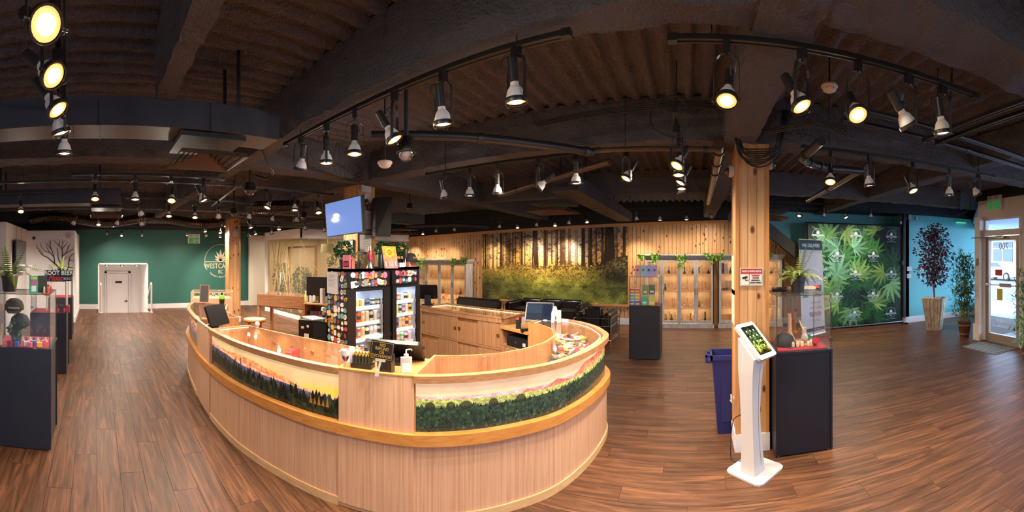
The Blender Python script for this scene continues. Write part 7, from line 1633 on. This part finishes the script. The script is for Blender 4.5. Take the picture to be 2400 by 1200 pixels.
t = thing('timber_arch', 'thin wooden frame standing inside the white glass room', 'frame', (-10.45, 5.75, 0)); MB().box(0, 0, 0, .06, .06, 1.98).build('post', M_pinetrim, t); MB().box(2.6, 1.6, 0, 2.66, 1.66, 1.98) if 0 else None; MB().box(0, 0, 1.92, 1.6, .06, 1.98).build('top_bar', M_pinetrim, t); MB().box(1.54, 0, 0, 1.6, .06, 1.92).build('post', M_pinetrim, t)
t = thing('pendant_lamp', 'pale green drum shade hanging in the white glass room', 'lamp', at(768, 11.6, 1.93)); MB().lathe([(.22, -.14), (.20, .12)], 24, cap=False).build('lamp_shade', mat('shade_green', 'b4bfa0', .7), t, smooth=True); MB().cyl((0, 0, 0), (0, 0, .45), .006, 6).build('cord', M_kw, t)
def roomplant(px, d, z0, hgt, r_, label, seed, m): 
    t = thing('potted_shrub', label, 'potted plant', at(px, d, 0)); pot(MB(), .15, max(.25, z0)).build('pot', mat('pot_white', 'd8d0c0', .5), t, smooth=True); leafball(MB(), 700, (0, 0, z0 + hgt * .55), r_, .09, seed, hgt / r_ * .5, .45).build('foliage', m, t); return t
roomplant(660, 12.3, .35, 1.1, .26, 'tall dark leaved plant at the left inside the glass room', 1, M_leafd); roomplant(708, 11.4, .4, .9, .34, 'bushy green plant in the middle of the glass room', 2, M_leafm); roomplant(728, 12.6, .4, .7, .3, 'dark green shrub right of the middle in the glass room', 3, M_leafd); roomplant(790, 12.2, .4, 1.5, .3, 'tall plant at the right end of the glass room', 4, M_leafd)
# blossom print on the room's back wall
mb = MB(); q = random.Random(5)
for k in range(46): 
    x, z = q.uniform(-11.4, -9.2), q.uniform(.6, 1.9); n_ = 6; rr = q.uniform(.03, .12); mb.add([(x + rr * math.cos(2 * PI * j / n_) * q.uniform(.6, 1), 7.895, z + rr * math.sin(2 * PI * j / n_)) for j in range(n_)], [tuple(range(n_))])
tag(mb.build('wall_print', mat('blossom_grey', 'b0a89c', .7)), 'soft grey blossom print on the back wall of the glass room', 'wall print', None)['kind'] = 'stuff'

# ================================================================ right side: banner, wall devices, mat, exit sign
TL, TRr, BRr, BLl = atd(1872, 561, 7.65), atd(1926, 564, 7.95), atd(1934, 779, 7.95), atd(1880, 790, 7.6)
BRr.z = max(.04, BRr.z); BLl.z = .04; t = thing('rollup_banner', 'white roll up WE DELIVER banner with a dark green header', 'banner', BLl); o_ = BLl
nb = (TRr - TL).cross(BLl - TL).normalized(); nb = nb if nb.y > 0 else -nb
slab(TL, TRr, BRr, BLl, nb, .004).build('sheet', mat('banner_white', 'dfdce0', .5), t)
f = lambda u, v_: TL.lerp(TRr, u).lerp(BLl.lerp(BRr, u), v_) - nb * .003
slab(f(0, .0), f(1, .0), f(1, .105), f(0, .105), nb, .003).build('header_band', mat('banner_green', '2c4a3e', .5), t); slab(f(.2, .925), f(.98, .925), f(.98, .96), f(.2, .96), nb, .003).build('footer_band', MATS['banner_green'], t)
ab = math.atan2(TRr.y - TL.y, TRr.x - TL.x)
for (s_, sz, u_, v_, m_, bl2) in (('WE DELIVER!', .098, .5, .06, M_logo, .003), ('Shop easy and', .075, .55, .655, M_ink, 0), ('have WESTCANNA', .066, .55, .715, M_ink, 0), ('DELIVER', .125, .55, .785, M_ink, .003), ('TO YOU', .07, .62, .85, M_ink, 0), ('Delivery or Takeout', .045, .58, .942, M_logo, 0)):
    text(s_, sz, m_, t, tuple(f(u_, v_) - o_ - nb * .003), (PI / 2, 0, ab), sx=.75, bold=bl2)
slab(f(.1, .48), f(.9, .48), f(.9, .60), f(.1, .60), nb, .003).build('green_panel', mat('banner_leafgreen', '3f8a58', .5), t)
d_ = BRr - BLl; MB().cyl((0, 0, -.01), tuple(d_), .03, 10).build('base', MATS['steel'], t)
MB().cyl(tuple(TL - o_), tuple(TRr - o_), .010, 8).build('top_bar', MATS['steel'], t)
for px, py in ((2131, 630), (2131, 647)):
    p = onY(px, py, 8.09); t = thing('light_switch', 'white triple light switch plate on the teal wall, %s one' % ('upper' if py < 640 else 'lower'), 'light switch', p); MB().box(-.065, -.006, -.055, .065, 0, .055).build('plate', M_kw, t)
    for k in range(3): MB().box(-.045 + k * .035, -.012, -.02, -.025 + k * .035, -.006, .02).build('rocker', M_kw, t)
for px, py, w2, h2, m_, lb in ((2159, 630, .05, .055, M_kw, 'white plate behind the burgundy tree, upper'), (2159, 647, .05, .055, M_kw, 'white plate behind the burgundy tree, lower'), (2131, 509, .035, .055, M_kw, 'white motion sensor near the top of the teal wall, left'), (2148, 512, .03, .055, M_kw, 'white sensor near the top of the teal wall, right'), (2121, 510, .045, .07, M_plastic, 'black speaker box at the top corner of the teal wall')):
    tag(MB().box(-w2, -.03, -h2, w2, 0, h2).build('wall_device', m_, loc=onY(px, py, 8.08)), lb, 'device')
tag(MB().lathe([(1e-3, 0), (.03, 0), (.03, .012), (1e-3, .012)], 16, Matrix.Rotation(PI / 2, 4, 'X'), cap=False).build('wall_device', M_kw, loc=onY(2111, 522, 8.04)), 'round white thermostat at the backdrop corner', 'device'); tag(MB().box(-.03, -.02, -.05, .03, 0, .05).build('wall_device', MATS['dark_grey_plastic'], loc=onY(2116, 616, 8.05)), 'grey card reader between backdrop and teal wall', 'device')
def exitsign(loc, rz, label, lamps=True, w_=.30, arrow=False):
    t = thing('exit_sign', label, 'exit sign', loc, rz)
    if arrow: MB().cyl((0, -.02, .16), (0, -.02, .85), .008, 6).build('hanger_rod', M_black, t)
    M_ex = mat('exit_green', '1f7a3c', .5, emit='239a4a', es=.35)
    MB().box(-w_ / 2 - .03, -.04, -.12, w_ / 2 + .03, 0, .16).build('housing', M_white, t); MB().box(-w_ / 2, -.045, -.105, w_ / 2, -.04, .055).build('green_face', M_ex, t)
    m = MB(); m.add([(-.04, -.047, -.09), (.04, -.047, -.09), (.04, -.047, .045), (-.04, -.047, .045)], [(0, 1, 2, 3)]).build('doorway_mark', M_logo, t)
    r_ = MB(); r_.ball((.0, -.05, .025), .012, 6); r_.tube([(0, -.05, .01), (-.008, -.05, -.03)], .010, 6); r_.tube([(-.008, -.05, -.03), (.015, -.05, -.05), (.01, -.05, -.08)], .006, 6); r_.tube([(-.008, -.05, -.03), (-.025, -.05, -.055), (-.04, -.05, -.06)], .006, 6); r_.tube([(0, -.05, .005), (.03, -.05, -.01)], .005, 6); r_.tube([(0, -.05, .005), (-.028, -.05, -.015)], .005, 6); r_.build('running_figure', M_ex, t)
    if arrow: MB().add([(.06, -.047, -.035), (.10, -.047, -.035), (.10, -.047, -.06), (.135, -.047, -.025), (.10, -.047, .01), (.10, -.047, -.015), (.06, -.047, -.015)], [tuple(range(7))]).build('arrow_mark', M_logo, t)
    for s in (-1, 1) if lamps else (): MB().lathe([(1e-3, 0), (.03, .005), (.035, .04), (.03, .05), (1e-3, .05)], 14, Matrix.Translation((s * .09, -.04, .11)) @ Matrix.Rotation(PI / 2, 4, 'X'), cap=False).build('lamp_head', M_kw, t, smooth=True)
    return t
exitsign(tuple(onX(2333, 478, SX - .005)), -PI / 2, 'green running man exit sign above the glass entrance door'); exitsign(tuple(onX(454, 561, -11.0)), PI / 2, 'green exit sign with arrow hanging before the green wall', arrow=True)
t = thing('door_mat', 'grey patterned door mat inside the entrance', 'door mat', (0, 0, 0)); c4 = [onz(2256, 813), onz(2334, 832), onz(2381, 817), onz(2300, 801)]; MB().add([(p.x, p.y, z) for z in (.0, .008) for p in c4], [(0, 1, 2, 3), (7, 6, 5, 4), (0, 4, 5, 1), (1, 5, 6, 2), (2, 6, 7, 3), (3, 7, 4, 0)]).build('mat', mat('mat_grey', '8a8c84', .9, bump=(60, .8, .01)), t)
for k in range(7): a_, b_ = c4[0].lerp(c4[1], (k + .5) / 7), c4[3].lerp(c4[2], (k + .5) / 7); MB().tube([tuple(a_.lerp(b_, s / 8) + Vector((0, .02 * math.sin(s * 1.7 + k), .0085))) for s in range(9)], .003, 4).build('swirl_line', mat('mat_dark', '4a4c48', .9), t)
tag(MB().box(-.01, -.03, -.07, 0, .03, .07).build('wall_device', mat('keypad_bronze', '8a6a58', .5), loc=(5.155, 5.56, onX(2293, 614, 5.15).z)), 'small bronze keypad on the entrance pillar', 'device')

# ================================================================ left side
A_, B_ = onY(38, 562, -1.70), onY(61, 562, -1.70); t = thing('wall_screen', 'dark screen hung on the white partition at far left', 'television', ((A_.x + B_.x) / 2, -1.72, 1.66)); wv = abs(A_.x - B_.x) / 2
MB().box(-wv, -.02, -.37, wv, .02, .37).build('bezel', M_plastic, t); MB().box(-wv + .02, .02, -.35, wv - .02, .022, .35).build('screen', mat('dull_screen', '5a6468', .12, spec=.8), t)
for s in (-.3, .3): MB().cyl((s, -.02, .37), (s * .8, -.04, .68), .004, 5).build('cord', M_cable, t)
M_dec = mat('decal_brown', '3a2824', .6); t = thing('tree_decal', 'bare brown branching tree decal on the white partition', 'wall decal', (-9.59, 0, 0)); 
def dpt_(x, y): p = onX(x / 5, 480 + y / 5, -9.59); return (0, p.y, p.z)
BR = [([(720, 785), (700, 740), (640, 690), (560, 620), (500, 590), (460, 540), (430, 490)], 10), ([(770, 785), (800, 740), (810, 650), (830, 600), (870, 570)], 10), ([(640, 690), (630, 600), (600, 520), (590, 470), (600, 410)], 7), ([(725, 780), (715, 690), (700, 670), (680, 620), (680, 560), (665, 505)], 9), ([(710, 680), (730, 600), (725, 520), (690, 480), (640, 430)], 7), ([(700, 680), (740, 650), (795, 605)], 6),
      ([(630, 610), (580, 560), (530, 545), (485, 490), (475, 440)], 5), ([(580, 560), (550, 500), (545, 470)], 4), ([(600, 520), (560, 470), (530, 435)], 4), ([(725, 520), (770, 470), (790, 430)], 5), ([(730, 600), (770, 570), (800, 500), (825, 455)], 6), ([(770, 570), (840, 530), (865, 525)], 5), ([(725, 500), (735, 450), (770, 420)], 4), ([(690, 480), (700, 430), (670, 400)], 4), ([(800, 740), (840, 735), (865, 750)], 6), ([(500, 590), (490, 550), (460, 510)], 4), ([(430, 490), (425, 460)], 3), ([(815, 650), (865, 660)], 5), ([(600, 785), (620, 750), (590, 720), (570, 700)], 4), ([(600, 745), (560, 735)], 3), ([(795, 500), (800, 470)], 3), ([(590, 470), (570, 420)], 3), ([(640, 430), (630, 400)], 3), ([(735, 450), (725, 405)], 3), ([(845, 530), (860, 490)], 3)]
for pts, w_ in BR:
    P_ = spline3([Vector(dpt_(*p)) for p in pts], 4); n_ = len(P_); MB().tube([tuple(p) for p in P_], [max(.003, w_ * .0021 * (1 - .75 * i / n_)) for i in range(n_)], 5).build('branch', M_dec, t)
wallcam(tuple(onX(80, 558, -9.59)), 1, 'white dome camera with dark eye on the partition', M_kw); tag(MB().cyl((0, 0, 0), (.02, 0, 0), .07, 20).build('wall_device', M_kw, loc=onX(160, 552, -9.595)), 'round white bell near the top of the partition', 'device')
for (px, y0, y1, lb) in ((236, 672, 735, 'left'), (355, 672, 735, 'right')):
    p = onX(px, y1, -11.2); t = thing('stair_handrail', 'white tubular handrail at the %s of the stair opening' % lb, 'handrail', (-11.2, p.y, 0)); MB().cyl((0, 0, 0), (0, 0, .82), .025, 10).build('post', M_trimw, t, smooth=True)
    MB().tube([(0, 0, .82), (-.05, 0, .88), (-.2, -.0, .84), (-.85, -.0, .35)], .022, 10).build('rail', M_trimw, t, smooth=True); MB().cyl((0, 0, 0), (0, 0, .02), .05, 14).build('foot_flange', M_trimw, t)
for px, py in ((1130, 0),): pass
# on and in the pedestals
fern(tuple(Vector((-3.42, -.80, 1.342))), 'full green fern in a black pot on the near left glass case', 1.35, 3, M_fern, 20)
fern((-7.85, -.75, 1.292), 'small fern in a black pot on the farthest left glass case', 1.1, 6, M_fern, 14)
p = onY(1868, 681, 3.3); fern((p.x, 3.28, 1.342), 'bushy fern in a black pot on the large right glass case', 1.2, 8, M_fern, 22)
t = thing('product_carton', 'tall mint green printed carton on the near left glass case', 'carton', (-3.27, -.55, 1.342), R(12)); MB().box(-.05, -.035, 0, .05, .035, .155).build('carton', mat('mint_card', '3aa884', .45), t); MB().box(.0505, -.028, .08, .052, .028, .11).build('pink_band', mat('pink_band', 'd8549a', .45), t); MB().box(.0505, -.02, .02, .052, .02, .07).build('text_block', M_logo, t); MB().box(.0505, -.026, .125, .052, .026, .145).build('yellow_band', mat('yellow_band', 'd8d04a', .45), t)
tag(MB().box(-.03, -.05, 0, .03, .05, .15).build('product_carton', mat('dark_green_card', '1c2a22', .4), loc=(-3.38, -.50, 1.342), rot=(0, 0, R(20))), 'dark green carton behind the mint green one', 'carton')
for i, (dx, dy, c) in enumerate(((0, 0, 'e8d8b0'), (.02, .03, 'c83a34'), (-.02, .045, 'e8d8b0'), (.03, .06, 'c83a34'))): tag(MB().lathe([(1e-3, 0), (.009, 0), (.009, .045), (.004, .06), (1e-3, .06)], 10, cap=False).build('lip_balm', mat('balm_' + c, c, .4), loc=(-3.30 + dx, -.46 + dy, 1.342)), '%s small tube standing beside the green cartons' % ('cream', 'red', 'second cream', 'second red')[i], 'tube')
# root beer sign
t = thing('root_beer_sign', 'black and red ROOT BEER Float sign on the second left glass case', 'sign', (-5.45, -.55, 1.312), PI / 2); MB().cbox(0, 0, .115, .42, .03, .085, b=.004).cbox(.0, 0, .036, .38, .03, .072, b=.004).build('board', M_plastic, t)
text('ROOT BEER', .086, M_logo, t, (0, -.017, .115), (PI / 2, 0, 0), sx=.92, bold=.001); text('Float', .10, mat('float_red', 'd8302c', .45), t, (-.05, -.0175, .040), (PI / 2, 0, 0), shear=.35, bold=.0012); text('BOLD', .04, M_logo, t, (.125, -.0175, .034), (PI / 2, 0, 0))
# contents of the near left case
M_cap = MATS['cap_black']
def capp(loc, rz, tilt, label, mark=None):
    t = thing('baseball_cap', label, 'cap', loc, rot=(0, tilt, rz)); MB().lathe([(.09, 0), (.092, .035), (.075, .08), (.038, .105), (1e-3, .11)], 18, cap=False).build('crown', M_cap, t, smooth=True)
    MB().add([(.06, -.075, .004), (.15, -.05, -.012), (.17, 0, -.012), (.15, .05, -.012), (.06, .075, .004), (.06, -.075, .008), (.15, -.05, -.008), (.17, 0, -.008), (.15, .05, -.008), (.06, .075, .008)], [(0, 1, 2, 3, 4), (9, 8, 7, 6, 5), (0, 5, 6, 1), (1, 6, 7, 2), (2, 7, 8, 3), (3, 8, 9, 4)]).build('brim', M_cap, t)
    if mark: text(mark, .022, M_logo, t, (.095, 0, .03), (PI / 2, 0, PI / 2))
    return t
def standrod(x, y, z0, z1, label): tag(MB().cyl((x, y, z0), (x, y, z1), .004, 6).cyl((x, y, z0), (x, y, z0 + .006), .04, 14).build('cap_stand', M_clear), label, 'stand')
standrod(-3.44, -.76, .872, 1.17, 'clear rod stand holding the upper black cap'); capp((-3.44, -.76, 1.17), R(10), R(0), 'upper black cap in the near left glass case', 'Westcanna'); capp((-3.43, -.70, 1.03), R(-20), R(12), 'lower black cap tilted in the near left glass case')
t = thing('potted_plant', 'small leafy plant in a grey pot in the near left glass case', 'potted plant', (-3.35, -.72, .872)); pot(MB(), .05, .09).build('pot', mat('pot_grey', '3c4450', .5), t, smooth=True); leafball(MB(), 90, (0, 0, .14), .07, .045, 4, .9, .7).build('foliage', M_leafd, t)
t = thing('incense_bundle', 'glass of pale wooden sticks in the near left glass case', 'incense', (-3.30, -.86, .872)); MB().lathe([(1e-3, 0), (.022, 0), (.022, .09)], 12, cap=False).build('glass', M_clear, t)
for k in range(9): a_ = k * .7; MB().cyl((.01 * math.cos(a_), .01 * math.sin(a_), 0), (.03 * math.cos(a_), .03 * math.sin(a_), .19), .003, 5).build('stick', mat('stick_wood', 'd8b47c', .7), t)
for i in range(9): tag(MB().add([(-.012, -.02, 0), (.012, -.02, 0), (.012, .02, 0), (-.012, .02, 0), (0, 0, .05)], [(3, 2, 1, 0), (0, 1, 4), (1, 2, 4), (2, 3, 4), (3, 0, 4)]).build('folded_paper', mat('fold_' + ('e8d8cc', '5a6478')[i % 2], ('e8d8cc', '5a6478')[i % 2], .6), loc=(-3.48, -.76 + i * .036, .872)), '%s folded paper peak in the zigzag row in the near left case' % ('cream', 'grey')[i % 2], 'paper', 'zigzag %s papers in the near left case' % ('cream', 'grey')[i % 2])
for i, (x, y, c, nm) in enumerate(((-3.27, -.70, '2a5ab0', 'blue'), (-3.28, -.76, 'a8283c', 'red'), (-3.30, -.62, 'e8d8cc', 'cream'), (-3.26, -.58, 'd8647a', 'pink'), (-3.33, -.56, '4a6ab8', 'light blue'), (-3.28, -.50, 'e8b84a', 'yellow'), (-3.36, -.48, 'c84a5a', 'rose'))): tag(MB().cbox(0, 0, .02, .05, .035, .04, b=.006).build('tin', mat('tin_' + c, c, .4), loc=(x, y, .875), rot=(0, 0, i)), '%s little box on the felt of the near left case' % nm, 'box')
t = thing('disc_sign', 'round red sign with white lettering in the second left case', 'sign', (-5.42, -.72, 1.18)); MB().lathe([(1e-3, 0), (.085, 0), (.085, .008), (1e-3, .008)], 24, Matrix.Rotation(PI / 2, 4, 'Y'), cap=False).build('disc', mat('disc_red', 'd83a2c', .4), t); text('VG', .06, M_logo, t, (.010, 0, .02), (PI / 2, 0, PI / 2)); text('SS', .05, M_logo, t, (.010, .01, -.035), (PI / 2, 0, PI / 2)); MB().box(-.02, -.01, -.30, 0, .01, -.08).build('stand', M_clear, t)
for i in range(3): tag(MB().box(-.04, -.03, 0, .04, .03, .10).build('display_box', mat('dbox_%d' % i, ('8a2a34', '3a3436', 'a83a44')[i], .5), loc=(-5.45, -.60 + i * .09 - .0, .865)), '%s box in the second left glass case' % ('dark red', 'charcoal', 'bright red')[i], 'box')
# right case: cap, jars, tin, glass
capp((.80, 3.27, .876), R(-50), 0, 'black cap in the front left corner of the large right case')
q = random.Random(9)
for k in range(11): x, y = .86 + (k % 5) * .045 + q.uniform(-.01, .01), 3.20 + (k // 5) * .06; tag(MB().lathe([(1e-3, 0), (.015, 0), (.015, .03), (.012, .034), (.012, .042), (1e-3, .042)], 12, cap=False).build('corked_jar', mat('cork_jar', 'd8c4a0', .5), loc=(x, y, .876)), 'tiny corked jar in the cluster on red felt in the large right case', 'jar', 'corked jars in the large right case')
for i, (x, y, c, nm) in enumerate(((.99, 3.3, '2a3a7a', 'blue'), (1.03, 3.33, '1f6a48', 'green'), (1.06, 3.2, 'a82434', 'red'))): tag(MB().lathe([(1e-3, 0), (.03, 0), (.03, .05), (1e-3, .05)], 16, Matrix.Rotation(1.1, 4, 'X'), cap=False).build('grinder', mat('grind_' + c, c, .3, metal=.6), loc=(x, y, .905)), '%s metal grinder lying in the large right case' % nm, 'grinder')
pipe_at((.93, 3.42, .876), 2, M_pipe_am, 1.1, 0, 'tall amber glass pipe at the back of the large right case', None); pipe_at((.98, 3.25, .876), 1, M_pipe_gl, 1.0, 2, 'leaning clear glass pipe in the large right case', None); pipe_at((.88, 3.4, .876), 0, M_pipe_gl, 1.3, 1, 'clear beaker pipe at the back of the large right case', None)
# match novelty and black tube on top
t = thing('giant_matches', 'oversized wooden matches with red heads behind the fern', 'matches', (.86, 3.36, 1.362), R(4))
for k in range(3): MB().box(0, -.03 + k * .03, 0, .26, -.008 + k * .03, .022, None).build('matchstick', mat('match_wood', 'd8bc8c', .6), t); MB().lathe([(1e-3, 0), (.016, .006), (.018, .025), (.010, .045), (1e-3, .05)], 10, Matrix.Translation((.255, -.019 + k * .03, .011)) @ Matrix.Rotation(PI / 2, 4, 'Y'), cap=False).build('match_head', mat('match_red', 'b02420', .7), t, smooth=True)
tag(MB().cyl((0, 0, 0), (.13, .0, 0), .022, 14).build('printed_tube', M_plastic, loc=(.70, 3.33, 1.366)), 'black printed tube lying at the left of the giant matches', 'tube')
# leaflets and packets on the middle pedestal
for i, c in enumerate(('e8b8ac', 'a8d8d8', 'b8b8e8', 'c8b8dc')):
    p = onY(1494 + i * 13.2, 645, 6.2); t = thing('leaflet', '%s card standing on the black pedestal before the cabinets' % ('salmon', 'mint', 'periwinkle', 'lilac')[i], 'leaflet', (p.x, 6.2, 1.342), 0, rot=(R(-8), 0, 0)); MB().box(-.043, -.002, 0, .043, .002, .18).build('card', mat('leaf_' + c, c, .6), t); MB().lathe([(1e-3, 0), (.022, 0), (.022, .002), (1e-3, .002)], 12, Matrix.Translation((0, -.002, .10)) @ Matrix.Rotation(PI / 2, 4, 'X'), cap=False).build('badge', mat('badge_%d' % i, ('c0584c', '3a9a9a', '4a4a9a', '8a5aa8')[i], .5), t)
PC = [('c83a34', 'crimson'), ('d84a3c', 'red'), ('3a9ac8', 'sky blue'), ('e89a3c', 'orange'), ('3a78c8', 'blue'), ('7a4aa8', 'purple')]
for i in range(6):
    cx = -.985 + (i % 2) * .085; z = .87 + (2 - i // 2) * .10; t = thing('product_packet', '%s packet in the grid at the left of the middle glass case' % PC[i][1], 'packet', (cx, 6.10, z)); MB().box(-.038, -.01, 0, .038, .01, .095).build('pack', mat('pk_' + PC[i][0], PC[i][0], .45), t); MB().box(-.03, -.012, .015, .03, -.01, .04).build('yellow_label', MATS['yellow_band'], t); MB().box(-.034, -.012, .075, .034, -.01, .09).build('white_strip', M_logo, t)
for i, (dx, z, c, nm, tl) in enumerate(((.25, .874, '4ab088', 'mint green', -.08), (.36, .874, 'd8d04a', 'yellow', .1), (.24, 1.03, '6a9a4a', 'olive', 0), (.35, 1.04, '2c6a4c', 'deep green', 0))):
    t = thing('product_pouch', '%s pouch in the right half of the middle glass case' % nm, 'pouch', (-1.035 + dx, 6.12 if z < .9 else 6.25, z), rot=(0, tl, 0)); MB().box(-.05, -.012, 0, .05, .012, .14 if z < .9 else .16).build('pouch', mat('po_' + c, c, .4), t); MB().box(-.03, -.014, .03, .03, -.012, .06).build('label_patch', M_logo, t)
    if z > .9: MB().box(-.05, -.02, -.16, .05, .02, 0).build('riser', M_clear, t)
MB().box(0, 0, 0, 1, 1, 1) if 0 else None
for o in [o for o in C.objects if o.name.startswith('smoke_detector') and o.type == 'EMPTY']: MB().cyl((0, 0, .03), (0, 0, 3.0 - o.location.z), .006, 6).build('stem', M_black, o)
